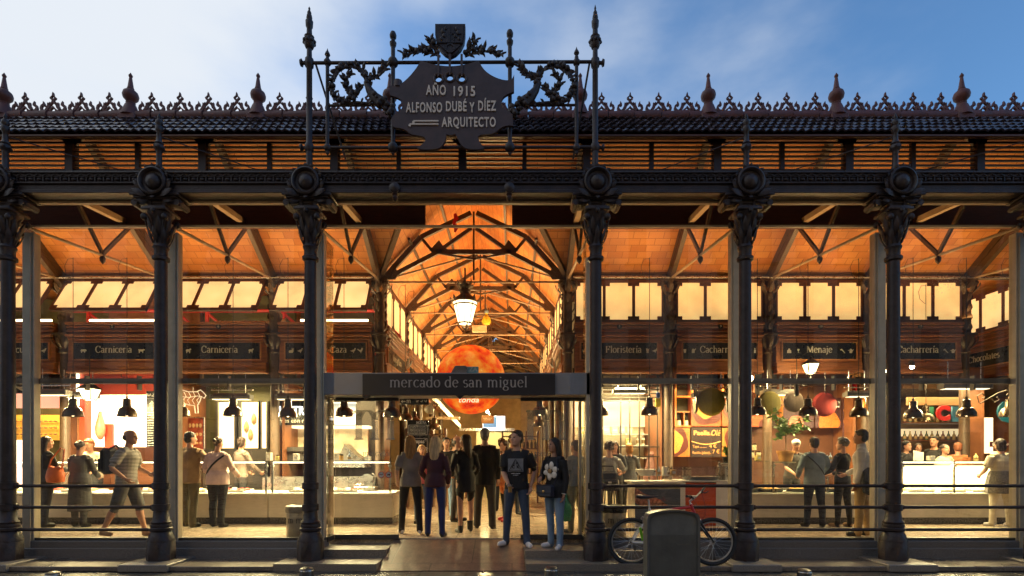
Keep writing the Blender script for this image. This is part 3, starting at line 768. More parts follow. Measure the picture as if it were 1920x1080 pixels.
# inner columns with two leafy capitals
def inner_column(x, y):
    c = MB(); c.M = Matrix.Translation((x, y, 0))
    c.lathe([(.13, FL), (.13, FL + .3), (.10, FL + .34), (.095, 2.6), (.09, 3.85), (.12, 3.88), (.10, 3.93), (.10, 3.98), (.13, 4.12), (.17, 4.2), (.175, 4.24)], n=14)
    c.bb(-.17, .17, -.17, .17, 4.24, 4.29, .01); c.bb(-.09, .09, -.09, .09, 4.29, 5.2, .01)
    for z in (4.4, 4.62, 4.84, 5.06):
        for d in ((1, 0), (-1, 0), (0, -1)): c.leaf((d[0] * .085, d[1] * .085, z - .08), (d[0] * .10, d[1] * .10, z + .12), .10, (d[0], d[1], 0), .5, .015)
    for i in range(8):
        a = 2 * PI * i / 8; d = Vector((math.cos(a), math.sin(a), 0))
        c.leaf(d * .09 + Vector((0, 0, 3.95)), d * .16 + Vector((0, 0, 4.2)), .08, d, .6, .012)
        c.leaf(d * .09 + Vector((0, 0, 5.12)), d * .19 + Vector((0, 0, 5.36)), .10, d, .6, .014)
    for sx in (-1, 1): c.tube([(sx * .16, -.12, 5.38), (sx * .16, .12, 5.38)], .055, 10); c.ball((sx * .16, -.13, 5.38), .04, 8, 6)
    c.bb(-.2, .2, -.14, .14, 5.42, 5.48, .01)
    part(c, 'inner_column', IRON_IN)
for x in XI[1:]: inner_column(x, YI)
for y in NY[1:5]:
    for x in (-2.9, 1.22): inner_column(x, y)
# ------------------------------------------------------------------ iron sign frame on the entrance beam
YS = 7.68
SIGN = thing('iron_sign', 'tall wrought iron frame above the entrance carrying the architect plaque and coat of arms', 'sign', (NC, YS, 5.7))
def sp(mb, name, m, parent=SIGN): return mb.build(name, m, parent, local=False)
gx = lambda px: X(px, YS)
gz = lambda py: Z(py, YS)
def spost(px, top, bot, r, style):
    p = MB(); x = gx(px); p.M = Matrix.Translation((x, YS, 0))
    t, b = gz(top), gz(bot)
    if style == 'tall':
        prof = [(.045, b), (.045, gz(285)), (.06, gz(283)), (.066, gz(277)), (.06, gz(271)), (.042, gz(268)), (.040, gz(128)), (.06, gz(125)), (.064, gz(118)), (.06, gz(111)), (.038, gz(108)), (.035, gz(92)),
                (.055, gz(90)), (.075, gz(83)), (.085, gz(76)), (.06, gz(72)), (.07, gz(69)), (.04, gz(66)), (.036, gz(54)), (.05, gz(50)), (.054, gz(40)), (.035, gz(37)), (.042, gz(34)), (.034, gz(28)), (.024, gz(27)), (.03, gz(24)), (.012, gz(19)), (.016, gz(16)), (0, t)]
        p.lathe(prof, n=14)
        for i in range(8):
            a = 2 * PI * i / 8; p.ball((.075 * math.cos(a), .075 * math.sin(a), gz(79)), .026, 6, 5)
        for zz in (gz(118), gz(277)):
            sx = -1 if px < 840 else 1
            p.tube([(sx * .05, 0, zz), (sx * .09, 0, zz), (sx * .105, 0, zz), (sx * .13, 0, zz)], [.03, .025, .055, .045], 10)
    else:
        k = 1 if style == 'acorn' else .72
        p.lathe([(0, b - .06), (.025, b - .03), (.02, b), (.04 * k, b + .03), (r, b + .06), (r, gz(120)), (r, t - .22)], n=12)
        for zz in (gz(117), gz(277)): p.ball((0, 0, zz), .075 * k, 12, 8); p.box((0, 0, zz), (.13 * k, .07 * k, .07 * k), 0, .01)
        if style == 'acorn':
            p.lathe([(r, t - .24), (.045, t - .21), (.05, t - .17), (.03, t - .15), (.028, t - .12), (.046, t - .10), (.05, t - .06), (.035, t - .02), (0, t)], n=12)
        else:
            p.lathe([(r, t - .22), (.03, t - .16), (.02, t - .13), (.04, t - .10), (.03, t - .07), (.012, t - .04), (0, t)], n=10)
    sp(p, 'sign_post', IRON)
for px, top, bot, r, st in ((580, 12, 322, .04, 'tall'), (1116, 8, 322, .04, 'tall'), (614, 90, 284, .026, 'spear'), (1081, 87, 284, .026, 'spear'), (737, 58, 285, .03, 'acorn'), (956, 55, 285, .03, 'acorn')): spost(px, top, bot, r, st)
r = MB()
r.tube([(gx(580), YS, gz(118)), (gx(1116), YS, gz(116))], .024, 10); sp(r, 'sign_rail', IRON)
r = MB(); r.tube([(gx(580), YS, gz(277)), (gx(1116), YS, gz(276))], .022, 10); sp(r, 'sign_rail', IRON)
for a, b in ((614, 742), (952, 1081)):
    r = MB(); r.tube([(gx(a), YS, gz(198)), (gx(b), YS, gz(197))], .018, 8); sp(r, 'sign_rail', IRON)
for s, a, b in ((1, 592, 628), (-1, 1105, 1082)):
    r = MB(); r.tube([(gx(a), YS, gz(120)), (gx(b), YS + .5, gz(262))], .016, 6); sp(r, 'stay_rod', IRON)
def plate(mb, outer, holes, y, th):
    bm = bmesh.new(); es = []
    for loop in [outer] + holes:
        vs = [bm.verts.new((gx(a), y, gz(b))) for a, b in loop]
        es += [bm.edges.new((vs[i], vs[(i + 1) % len(vs)])) for i in range(len(vs))]
    fc = bmesh.ops.triangle_fill(bm, use_beauty=True, use_dissolve=False, edges=es)
    gf = [x for x in fc['geom'] if isinstance(x, bmesh.types.BMFace)]
    ex = bmesh.ops.extrude_face_region(bm, geom=gf)
    for v in ex['geom']:
        if isinstance(v, bmesh.types.BMVert): v.co.y += th
    bm.verts.index_update()
    mb._add([tuple(v.co) for v in bm.verts], [[v.index for v in f.verts] for f in bm.faces]); bm.free()
def smooth_poly(pts, it=1):
    return pts
PL = [(791, 123), (805, 128), (824, 132), (844, 134), (866, 132), (884, 128), (898, 123), (904, 134), (911, 143), (924, 152), (939, 158), (952, 160), (960, 158), (964, 149), (964, 180), (957, 183), (948, 187), (942, 193), (940, 202), (944, 211), (951, 216), (961, 221),
      (962, 244), (954, 243), (944, 245), (936, 250), (930, 256), (918, 260), (902, 260), (897, 264), (899, 272), (909, 286), (893, 288), (874, 286), (866, 279), (861, 270), (855, 259), (846, 262), (839, 259), (836, 272), (829, 283), (820, 287), (793, 288), (784, 285), (794, 278), (800, 270), (798, 264), (781, 261), (772, 259), (764, 252), (755, 248), (741, 247), (736, 241), (737, 226), (748, 221), (755, 214), (758, 206), (756, 198), (750, 192), (734, 187), (733, 169), (741, 171), (752, 168), (765, 158), (776, 146), (785, 134)]
circ = lambda cx, cy, r_, n=16: [(cx + r_ * math.cos(2 * PI * i / n), cy + r_ * math.sin(2 * PI * i / n)) for i in range(n)]
HO = [circ(824, 157, 6.2), circ(845, 154.5, 6.2), circ(867, 156.5, 6.2)]
M_PLQ = mat('plaque_iron', (.060, .036, .034), .5, 0, .3, 5, .15, 20)
def chaikin(P_):
    out_ = []; n = len(P_)
    for i in range(n):
        p0, p1, p2 = (Vector((*P_[(i + k) % n], 0)) for k in (-1, 0, 1))
        if (p1 - p0).angle(p2 - p1) > R(62): out_.append((p1.x, p1.y))
        else:
            for q in (p1.lerp(p0, .25), p1.lerp(p2, .25)): out_.append((q.x, q.y))
    return out_
PL = chaikin(chaikin(PL))
p = MB(); plate(p, PL, HO, YS - .10, .05)
for cxp, cyp in ((824, 157), (845, 154.5), (867, 156.5)):
    p.lathe([(.052, 0), (.075, 0), (.078, .012), (.066, .022), (.052, .012), (.052, 0)], (gx(cxp), YS - .101, gz(cyp)), 18, '-y')
    p.bb(gx(cxp) - .016, gx(cxp) + .016, YS - .125, YS - .105, gz(cyp - 8), gz(113))
    p.bb(gx(cxp) - .012, gx(cxp) + .012, YS - .125, YS - .105, gz(cyp - 3), gz(cyp - 8))
p.tube([(gx(748), YS - .06, gz(170)), (gx(748), YS - .06, gz(158))], .06, 10)
PLQ = sp(p, 'plaque', M_PLQ)
PLQO = Vector((NC, YS, 5.7))
def ptext(body, px, py, wpx, hpx):
    o = text('lettering', body, hpx * .00768 / .70, Vector((gx(px), YS - .106, gz(py))) - PLQO, mat('cream_letter', (.70, .60, .50), .5, 0, .12, 9), PLQ, ext=.010, bold=.004, fit=wpx * .00768, space=1.15)
ptext('AÑO', 819.5, 180, 37, 18); ptext('1915', 872, 182, 40, 18); ptext('ALFONSO', 797.5, 212, 67, 18); ptext('DUBÉ', 857, 210, 38, 18); ptext('Y', 886, 212, 9, 18); ptext('DÍEZ', 914, 209, 33, 18); ptext('ARQUITECTO', 880, 239, 100, 17.5)
o = MB()
for dy, x0 in ((236, 778), (242, 771)):
    o.bb(gx(x0), gx(824), YS - .118, YS - .10, gz(dy + 1.2), gz(dy - 1.2)); o.lathe([(.0, .0), (.018, .0), (.018, .018), (0, .018)], (gx(x0), YS - .10, gz(dy + 2.2)), 12, '-y')
o.build('ornamental_lines', MATS['cream_letter'], PLQ, local=False)
# coat of arms with laurel branches
s = MB(); half_ = [(28, 0), (28, 20), (26, 34), (20, 46), (10, 56), (0, 61)]
outl = [(845 + a, 51 + b) for a, b in half_] + [(845 - a, 51 + b) for a, b in half_[-2::-1]]
plate(s, outl, [], YS - .06, .07)
ins = [(845 + (a - 845) * .88, 53.5 + (b - 51) * .86) for a, b in outl]; plate(s, ins, [], YS - .075, .02)
s.bb(gx(844.3), gx(845.7), YS - .09, YS - .07, gz(88), gz(54)); s.bb(gx(821), gx(869), YS - .09, YS - .07, gz(88.7), gz(87.3))
for (a, b, rr) in ((832, 66, .035), (834, 74, .03), (829, 80, .028), (837, 61, .022), (857, 62, .028), (860, 69, .034), (855, 75, .03), (862, 80, .026)):
    s.ball((gx(a), YS - .078, gz(b)), rr, 8, 6, (1, .4, 1.1))
s.bb(gx(852), gx(853), YS - .088, YS - .07, gz(84), gz(60)); s.bb(gx(848), gx(866), YS - .088, YS - .07, gz(72), gz(71))
s.lathe([(.05, 0), (.07, 0), (.07, .012), (.05, .012), (.05, 0)], (gx(845), YS - .074, gz(98)), 16, '-y')
sp(s, 'coat_of_arms', IRON)
def branch(mb, pts, step, ln, wd, rad=.016, berry=.0, seed=1):
    rn = random.Random(seed)
    P3 = [Vector((gx(a), YS - .02, gz(b))) for a, b in pts]
    mb.tube(P3, [rad] * (len(P3) - 1) + [rad * .5], 6)
    for i in range(len(P3) - 1):
        d = P3[i + 1] - P3[i]; L_ = d.length; n = max(1, int(L_ / step)); d.normalize()
        s_ = Vector((-d.z, 0, d.x))
        for k in range(n):
            b = P3[i] + d * (L_ * (k + .5) / n)
            for sg in (-1, 1):
                ang = rn.uniform(.5, 1.1)
                tdir = d * math.cos(ang) + s_ * sg * math.sin(ang) + Vector((0, rn.uniform(-.5, .1), 0))
                mb.leaf(b, b + tdir * ln * rn.uniform(.7, 1.2), wd, (0, -1, .2), rn.uniform(.1, .6), .014)
            if berry and rn.random() < .6: mb.ball(b + Vector((rn.uniform(-.03, .03), -.03, rn.uniform(-.03, .03))), berry * rn.uniform(.7, 1.2), 8, 6)
for mir in (1, -1):
    mx = (lambda a: a) if mir == 1 else (lambda a: 2 * 849 - a)
    b = MB(); branch(b, [(mx(826), 108), (mx(806), 100), (mx(788), 98), (mx(772), 100), (mx(759), 107)], .036, .10, .05, .016, .036, 3)
    branch(b, [(mx(822), 102), (mx(812), 88), (mx(806), 76)], .042, .10, .05, .014, .034, 4)
    sp(b, 'laurel_branch', IRON)
    v = MB()
    sc = [(693, 170), (690, 148), (680, 133), (662, 126), (643, 128), (628, 142), (622, 160), (625, 178), (635, 190), (650, 193), (662, 184), (672, 176), (678, 164)]
    branch(v, [(mx(a), b_) for a, b_ in sc], .038, .08, .06, .026, .036, 5)
    branch(v, [(mx(a), b_) for a, b_ in ((664, 190), (657, 172), (648, 158), (650, 147), (660, 142))], .036, .08, .055, .022, .034, 6)
    branch(v, [(mx(a), b_) for a, b_ in ((690, 147), (700, 148), (712, 142), (722, 132), (726, 124))], .035, .09, .06, .022, 0, 7)
    v.tube([Vector((gx(mx(a)), YS - .03, gz(b_))) for a, b_ in ((696, 140), (694, 150), (688, 158), (694, 172), (704, 186), (716, 196))], [.02, .028, .04, .055, .075, .09], 10)
    rn = random.Random(9)
    for i in range(26):
        k = i / 26; a = 706 + 36 * k + rn.uniform(-8, 8); b_ = 186 + 34 * k + rn.uniform(-7, 7)
        v.ball((gx(mx(a)), YS - .07 + rn.uniform(-.03, .03), gz(b_)), rn.uniform(.025, .045), 8, 6)
    branch(v, [(mx(a), b_) for a, b_ in ((640, 196), (670, 194), (700, 197), (720, 200))], .08, .07, .05, .02, 0, 8)
    sp(v, 'scroll_ornament', IRON)
# two small drop bosses on the beam below
for px in (740, 955):
    d = MB(); d.lathe([(0, -.02), (.07, 0), (.075, .03), (.05, .05), (0, .06)], (X(px, 7.55), 7.56, gz(361)), 14, '-y')
    d.M = Matrix.Translation((X(px, 7.55), 7.58, gz(378))); d.lathe([(0, -.05), (.03, -.03), (.045, .0), (.03, .03), (.05, .05), (.03, .09)], n=10)
    sp(d, 'drop_boss', IRON)

# ------------------------------------------------------------------ railings between the columns
rail0 = None
for i, (a, b) in enumerate(zip(CX[:-1], CX[1:])):
    if a < -2.95 < b or (a < -2.9 and b > 1): continue
    nm = {0: 'three bar iron railing at the far left edge', 1: 'three bar iron railing in front of the first butcher window from the left', 2: 'three bar iron railing left of the entrance by the grey bin', 4: 'three bar iron railing behind the parked bicycle', 5: 'three bar iron railing in front of the potted tree window', 6: 'three bar iron railing at the far right window', 7: 'three bar railing beyond the last column on the right'}[i]
    t = thing('railing', nm, 'railing', ((a + b) / 2, Y0, .105), 0, 'iron railings between the columns')
    for z in (.536, .859, 1.167):
        m_ = MB(); m_.tube([(a + .10, Y0, z), (b - .10, Y0, z)], .024, 10)
        for x in (a + .125, b - .125): m_.tube([(x - .02, Y0, z), (x + .02, Y0, z)], .036, 10)
        m_.build('rail', IRON, t, local=False)

# ------------------------------------------------------------------ glazing
GLZ = thing('glass_front', 'tall frameless glass front between pale steel posts behind the iron columns', 'glass wall', (NC, YG, .06))
def gp(mb, name, m, parent=GLZ): return mb.build(name, m, parent, local=False)
MX = [-9.5, -7.29, -5.12, -2.92, 1.17, 3.386, 5.55, 7.68, 9.8]
for x in MX[1:]:
    m_ = MB()
    if x == 1.17: m_.bb(x - .05, x + .03, YG - .06, YG + .08, .07, 4.6, .006)
    else:
        m_.bb(x - .085, x + .085, YG - .07, YG + .06, .07, 4.97, .008); m_.bb(x - .06, x + .06, YG - .10, YG - .07, .07, 4.9, .005)
    gp(m_, 'glazing_post', STEELP)
ztop = Z(425, YG)
for a, b in zip(MX[:-1], MX[1:]):
    door = a < -2.9 < b - .5 and b < 1.3 and b > 0
    m_ = MB()
    if a == -2.92: zlo = 2.90
    else: zlo = .365
    m_.bb(a + .012, b - .012, YG - .006, YG + .006, zlo, ztop); gp(m_, 'pane', GLASS_C if a == -2.92 else GLASS_D if a > 5 else GLASS)
    t = MB(); t.bb(a + .004, b - .004, YG - .022, YG + .022, ztop - .012, ztop + .016)
    if a != -2.92:
        q = MB(); q.bb(a + .09, b - .09, YG + .02, YG + .06, Z(719, YG), Z(709, YG))
        for k in (.35, .72):
            x = a + (b - a) * k; q.bb(x - .012, x + .012, YG + .06, YG + .14, Z(730, YG), Z(703, YG))
        gp(q, 'transom', TRANS)
    gp(t, 'glazing_rail', STEELP)
for a, b in ((-14, -2.83), (1.22, 14)):
    m_ = MB(); m_.bb(a, b, YG - .09, YG + .16, .06, .325, .01); m_.bb(a, b, YG - .13, YG - .02, .06, .22, .01); gp(m_, 'granite_sill', GRAN)
    m_ = MB(); m_.bb(a, b, YG - .05, YG + .05, .327, .365); gp(m_, 'sill_rail', STEEL_D)
# entrance: header box, name board, side leaves
HD = MB(); hz0, hz1 = Z(741, YG), Z(700, YG)
HD.bb(X(608, YG), X(1105, YG), YG - .06, YD + .12, hz0, hz1, .004)
HDR = gp(HD, 'entrance_header', mat('header_aluminium', (.30, .29, .29), .4, .3, .08, 4))
nb = MB(); nb.bb(X(680, 8.0), X(1041, 8.0), 7.99, YG - .062, Z(741.5, 8.0), Z(701, 8.0), .003)
for px in (686, 862): nb.prism([(-.06, 0), (.06, 0), (.0, -.05)], (X(px, 8.0), 8.03, Z(742, 8.0)), (1, 0, 0), (0, 0, 1), (0, .06, 0))
NB = nb.build('name_board', mat('name_board', (.030, .022, .020), .4, 0, .2, 4), HDR, local=False)
lt = MB(); serif(lt, 'mercado de san miguel', 13.5 * .008, (X(860.5, 7.985), 7.984, Z(726, 7.985)), (1, 0, 0), (0, 0, 1), .19, .075, .006, track=.115)
lt.build('lettering', LETTER_G, NB, local=False)
def film(name):
    m = bpy.data.materials.new(name); m.use_nodes = True; t = m.node_tree; t.nodes.clear()
    o = t.nodes.new('ShaderNodeOutputMaterial'); a = t.nodes.new('ShaderNodeBsdfTransparent'); b = t.nodes.new('ShaderNodeBsdfDiffuse'); d = t.nodes.new('ShaderNodeMixShader')
    b.inputs[0].default_value = (.5, .48, .42, 1); d.inputs[0].default_value = .38
    t.links.new(a.outputs[0], d.inputs[1]); t.links.new(b.outputs[0], d.inputs[2]); t.links.new(d.outputs[0], o.inputs[0])
    return m
def leafdoor(x0, x1, big):
    d = MB(); d.bb(x0, x1, YD - .006, YD + .006, .36, hz0 - .004); L_ = gp(d, 'door_leaf', GLASS)
    k = MB(); k.bb(x0, x1, YD - .03, YD + .03, .285, .36, .004); k.bb(x0, x1, YD - .02, YD + .02, hz0 - .05, hz0 - .003)
    k.build('door_rail', STEEL_D, L_, local=False)
    k = MB(); FROST = film('frosted_film')
    xm = (x0 + x1) / 2 + (.14 if big < 0 else -.08)
    serif(k, 'm', .52 * .9, (xm, YD - .008, 1.86), (1, 0, 0), (0, 0, 1), .22, .05, .001)
    serif(k, 'mercado', .062, (xm, YD - .008, 1.60), (1, 0, 0), (0, 0, 1), .22, .09, .001)
    k.build('frosted_lettering', FROST, L_, local=False)
    return L_
LD = leafdoor(X(629, YD), X(748, YD), -1); RD = leafdoor(X(976, YD), X(1096, YD), 1)
for px, kind in ((715, 0), (729, 1)):
    st = MB(); xx, zz = X(px, YD), Z(890, YD)
    st.lathe([(0, 0), (.050, 0), (.050, .002), (0, .002)], (xx, YD - .0065, zz), 20, '-y'); st.build('sticker', mat('sticker_white', (.7, .68, .6), .6), LD, local=False)
    st = MB(); st.lathe([(.042, 0), (.052, 0), (.052, .003), (.042, .003), (.042, 0)], (xx, YD - .0086, zz), 20, '-y'); st.bar((xx - .032, YD - .0105, zz + .032), (xx + .032, YD - .0105, zz - .032), .009, .002)
    st.build('sticker_ring', mat('sticker_red', (.6, .03, .03), .5), LD, local=False)
    st = MB()
    if kind: st.ball((xx, YD - .0095, zz), .02, 8, 6, (1.2, .06, .6)); st.ball((xx + .022, YD - .0095, zz + .012), .009, 8, 6, (1, .1, 1)); [st.bb(xx + q - .003, xx + q + .003, YD - .0105, YD - .009, zz - .024, zz) for q in (-.016, .014)]
    else: st.bb(xx - .028, xx + .02, YD - .0105, YD - .009, zz - .006, zz + .006); st.bb(xx + .022, xx + .03, YD - .0105, YD - .009, zz - .004, zz + .02)
    st.build('sticker_mark', SIGNB, LD, local=False)
for x, yy0 in ((-2.83, YG), (1.13, YG)):
    m_ = MB(); m_.bb(x - .006, x + .006, YG + .06, YD, .36, 4.9); gp(m_, 'pane', GLASS)
    m_ = MB(); m_.bb(x - .02, x + .02, YG + .06, YD + .03, .285, .36); gp(m_, 'door_rail', STEEL_D)
for px in (618, 1088):
    m_ = MB(); m_.bb(X(px, YD) - .02, X(px, YD) + .02, YD - .02, YD + .14, .30, hz0 - .002, .004); gp(m_, 'door_jamb', STEELP)

# ------------------------------------------------------------------ stall fronts: wooden frieze, lit panels, black name board
ICON = {
 'pig': [(-.9, .1), (-.6, .42), (.3, .45), (.62, .5), (.95, .18), (.85, -.05), (.5, -.12), (.45, -.5), (.25, -.5), (.2, -.15), (-.35, -.15), (-.4, -.5), (-.62, -.5), (-.68, -.1)],
 'cow': [(-.95, .45), (.4, .45), (.55, .62), (.98, .4), (.95, .2), (.62, .15), (.5, -.1), (.5, -.6), (.35, -.6), (.3, -.15), (-.5, -.15), (-.55, -.6), (-.72, -.6), (-.75, .1)],
 'sheep': [(-.7, .1), (-.62, .4), (-.2, .5), (.3, .48), (.45, .75), (.85, .6), (.75, .35), (.55, .3), (.5, -.1), (.42, -.65), (.28, -.65), (.25, -.18), (-.35, -.18), (-.4, -.65), (-.55, -.65), (-.6, -.1)],
 'bird': [(-.95, .05), (-.5, .1), (-.1, .35), (.25, .4), (.4, .75), (.62, .8), (.85, .6), (.62, .5), (.55, .1), (.2, -.25), (.15, -.6), (.0, -.6), (.0, -.28), (-.35, -.2)],
 'rooster': [(-.8, .7), (-.45, .35), (.1, .3), (.3, .8), (.5, .95), (.6, .7), (.8, .6), (.58, .5), (.5, .0), (.2, -.25), (.2, -.65), (.05, -.65), (.02, -.28), (-.35, -.1), (-.7, .25), (-.95, .3)],
 'rabbit': [(-.8, -.4), (-.7, .1), (-.2, .25), (.1, .2), (.1, .85), (.28, .9), (.35, .4), (.65, .9), (.72, .6), (.5, .2), (.7, -.05), (.4, -.3), (.4, -.55), (-.6, -.55)],
 'cup': [(-.4, .5), (.4, .5), (.28, -.55), (-.28, -.55)],
 'jug': [(-.3, .6), (.3, .6), (.25, .3), (.75, .75), (.85, .65), (.4, .0), (.4, -.6), (-.4, -.6), (-.4, .0)],
 'vase': [(-.45, .9), (-.1, .45), (.0, .95), (.1, .45), (.5, .8), (.35, .2), (.28, -.2), (.35, -.6), (-.35, -.6), (-.28, -.2), (-.4, .2)],
 'bag': [(-.55, .2), (-.3, .25), (-.2, .7), (.2, .7), (.3, .25), (.55, .2), (.62, -.6), (-.62, -.6)],
 'glass': [(-.32, .6), (.32, .6), (.25, .1), (.06, -.05), (.06, -.45), (.25, -.55), (-.25, -.55), (-.06, -.45), (-.06, -.05), (-.25, .1)],
 'hammer': [(-.7, .35), (-.2, .65), (-.05, .4), (.75, -.55), (.6, -.65), (-.2, .2), (-.5, .1)],
 'kettle': [(-.5, .1), (-.25, .55), (.25, .55), (.4, .2), (.75, .5), (.8, .35), (.45, -.2), (.35, -.6), (-.35, -.6), (-.4, -.1), (-.75, .3), (-.8, .1)],
 'bottle': [(-.1, .9), (.1, .9), (.12, .4), (.24, .15), (.24, -.6), (-.24, -.6), (-.24, .15), (-.12, .4)],
}
def icon(mb, kind, x, z, s, y, u=(1, 0, 0)): mb.prism([(a * s, b * s) for a, b in ICON[kind]], (x, y, z), u, (0, 0, 1), (0, .006, 0))
def stall_front(x, y, wd, sign, icons, label, open_=False, number=None, rotz=0, tube=False, panels=3, energy=26, tx=0, panel_s=None, closed=True):
    """local frame: x along the front, -y to the viewer, z above the floor"""
    t = thing('stall_fascia', label, 'stall front', (x, y, FL), rotz, 'wooden stall fronts')  # only the fascia over the stall opening; booths and counters are separate
    zf = lambda z: z - FL
    h = wd / 2 - .14
    # frieze with mouldings
    f = MB()
    f.bb(-h, h, -.10, .06, zf(4.12), zf(4.46)); f.bb(-h - .01, h + .01, -.16, .06, zf(4.46), zf(4.515), .008); f.bb(-h, h, -.135, -.10, zf(4.40), zf(4.44), .006)
    f.bb(-h, h, -.14, .06, zf(4.30), zf(4.335), .008); f.bb(-h, h, -.17, .06, zf(4.20), zf(4.25), .01); f.bb(-h, h, -.125, .06, zf(4.14), zf(4.17), .006)
    f.bb(-h, h, -.07, .06, zf(3.66), zf(4.12)); f.bb(-h, h, -.10, .06, zf(3.46), zf(3.655), .01); f.bb(-h, h, -.14, .06, zf(3.42), zf(3.48), .01)
    f.build('frieze', WOOD, t)
    b = MB(); bw_ = h - .14
    b.bb(-bw_, bw_, -.092, -.071, zf(3.725), zf(4.08)); bo = b.build('name_board', SIGNB, t)
    fr = MB()
    for a, c, d, e in ((-bw_ - .03, bw_ + .03, 4.082, 4.10), (-bw_ - .03, bw_ + .03, 3.70, 3.722)): fr.bb(a, c, -.105, -.071, zf(d), zf(e))
    for a in (-bw_ - .03, bw_ + .004): fr.bb(a, a + .026, -.105, -.071, zf(3.723), zf(4.081))
    fr.build('board_frame', mat('board_frame', (.40, .17, .06), .4), bo)
    lt = MB()
    if sign:
        serif(lt, sign, .098, (tx, -.0935, zf(3.865)), (1, 0, 0), (0, 0, 1), .22, .10, .005)
    for kd, ix in icons: icon(lt, kd, ix, zf(3.90), .075, -.0965)
    lt.build('lettering', LETTER, bo)
    # lit panels with notched corners in a wooden frame
    hinge = Matrix.Translation((0, -.06, zf(5.46)))
    M_ = hinge @ Matrix.Rotation(R(-31), 4, 'X') if open_ else hinge
    H = .95
    fm = MB(); fm.M = M_
    fm.bb(-h, h, -.03, .03, -.075, 0, .006); fm.bb(-h, h, -.03, .03, -H, -H + .075, .006)
    pw = (2 * h) / panels
    for k in range(panels + 1):
        xx = -h + pw * k
        fm.bb(max(-h, xx - .032), min(h, xx + .032), -.033, .033, -H + .005, -.005)
    for k in range(panels):
        for sx in (0, 1):
            xx = -h + pw * (k + sx) + (.032 + .045 if sx == 0 else -.032 - .045)
            for zz in (-.075 - .035, -H + .075 + .035): fm.bb(xx - .046, xx + .046, -.028, .028, zz - .036, zz + .036)
    fo = fm.build('panel_frame', WOOD_D, t)
    for k in range(panels):
        p = MB(); p.M = M_; xx = -h + pw * k; p.bb(xx + .02, xx + pw - .02, -.012, .006, -H + .03, -.03)
        p.build('lit_panel', panel_s or PANEL, t)
    if number:
        n = MB(); n.lathe([(0, 0), (.055, 0), (.055, .012), (.046, .018), (.042, .012), (0, .012)], (.0, -.136, zf(4.42)), 18, '-y')
        no = n.build('number_badge', SIGNB, t)
        text('numeral', number, .075, (0, -.150, zf(4.42)), LETTER, no, ext=.002)
    if tube:
        tb = MB(); tb.tube([(-h * (.55 if tube == 1 else 0.9), -.05, zf(4.575)), (h * .9, -.05, zf(4.575))], .024, 8)
        to = tb.build('fluorescent_tube', TUBE, t)
    lamp('AREA', 'uplight_fill', t, (0, -1.2, zf(4.62)), energy * .50, (1, .55, .20), wd * .9, (R(180 + 4), 0, 0), .3)  # added area lamp without a fixture, floats over the aisle to light the vault
    if open_: lamp('AREA', 'uplight_fill', t, (0, .12, zf(4.62)), energy * .25, (1, .72, .36), wd * .8, (R(180 - 8), 0, 0), .1)
    return t
SF = [
 (-10.95, 2.3, 'Charcutería', [('bird', .78)], 'left stall front named Charcutería with lit panels propped open above', True, '4', True, .25),
 (-8.65, 2.3, 'Carnicería', [('pig', -.66), ('cow', .60)], 'stall front named Carnicería above the red butcher stall, panels propped open', True, '5', 1, 0),
 (-6.35, 2.3, 'Carnicería', [('sheep', -.68), ('sheep', .68)], 'second stall front named Carnicería beside the wire cow, panels propped open', True, '6', 0, 0),
 (-4.05, 2.3, 'Aves y Caza', [('rabbit', -.74), ('bird', -.55), ('bird', .60), ('rooster', .76)], 'stall front named Aves y Caza left of the nave, panels propped open', True, '7', True, 0),
 (2.325, 2.2, 'Floristería', [('vase', .62), ('bird', .78), ('vase', -.72)], 'stall front named Floristería right of the nave with closed panels', False, '8', False, .1),
 (4.515, 2.15, 'Cacharrería', [('cup', -.76), ('jug', -.58), ('bottle', .66), ('bottle', .76)], 'first stall front named Cacharrería above the hanging paella pans', False, '9', False, .02),
 (6.68, 2.15, 'Menaje', [('bag', -.66), ('glass', -.46), ('hammer', .50), ('kettle', .68)], 'stall front named Menaje between the two stalls named Cacharrería', False, '10', False, 0),
 (8.84, 2.15, 'Cacharrería', [('bag', -.72), ('hammer', .58), ('kettle', .74)], 'last stall front named Cacharrería at the right hand corner', False, '11', False, -.02)]
PAN_R = glow('lit_panel_right', (1.0, .63, .23), .88, .22)
for (x, wd, sg, ic, lb, op, no, tb, tx) in SF:
    stall_front(x, YI - .02, wd, sg, ic, lb, op, no, 0, tb, 3, 64, tx, PANEL if op else PAN_R)
# the same fronts along both sides of the nave and round the right hand corner
for k in range(4):
    yc = (NY[k] + NY[k + 1]) / 2
    od = ('nearest', 'second', 'third', 'farthest')[k]
    stall_front(-2.9 + .02, yc, 2.5, 'Aves y Caza' if k == 0 else 'Charcutería', [], od + ' stall front along the left side of the nave', False, None, R(90), False, 3, 135)
    stall_front(1.22 - .02, yc, 2.5, 'Floristería' if k == 0 else 'Cacharrería', [], od + ' stall front along the right side of the nave', False, None, R(-90), False, 3, 135)
stall_front(11.15, 12.6, 2.6, 'Chocolates', [('cup', -.8)], 'side stall front named Chocolates at the right edge, turned to the left', False, None, R(-90), False, 4, 60, .1)
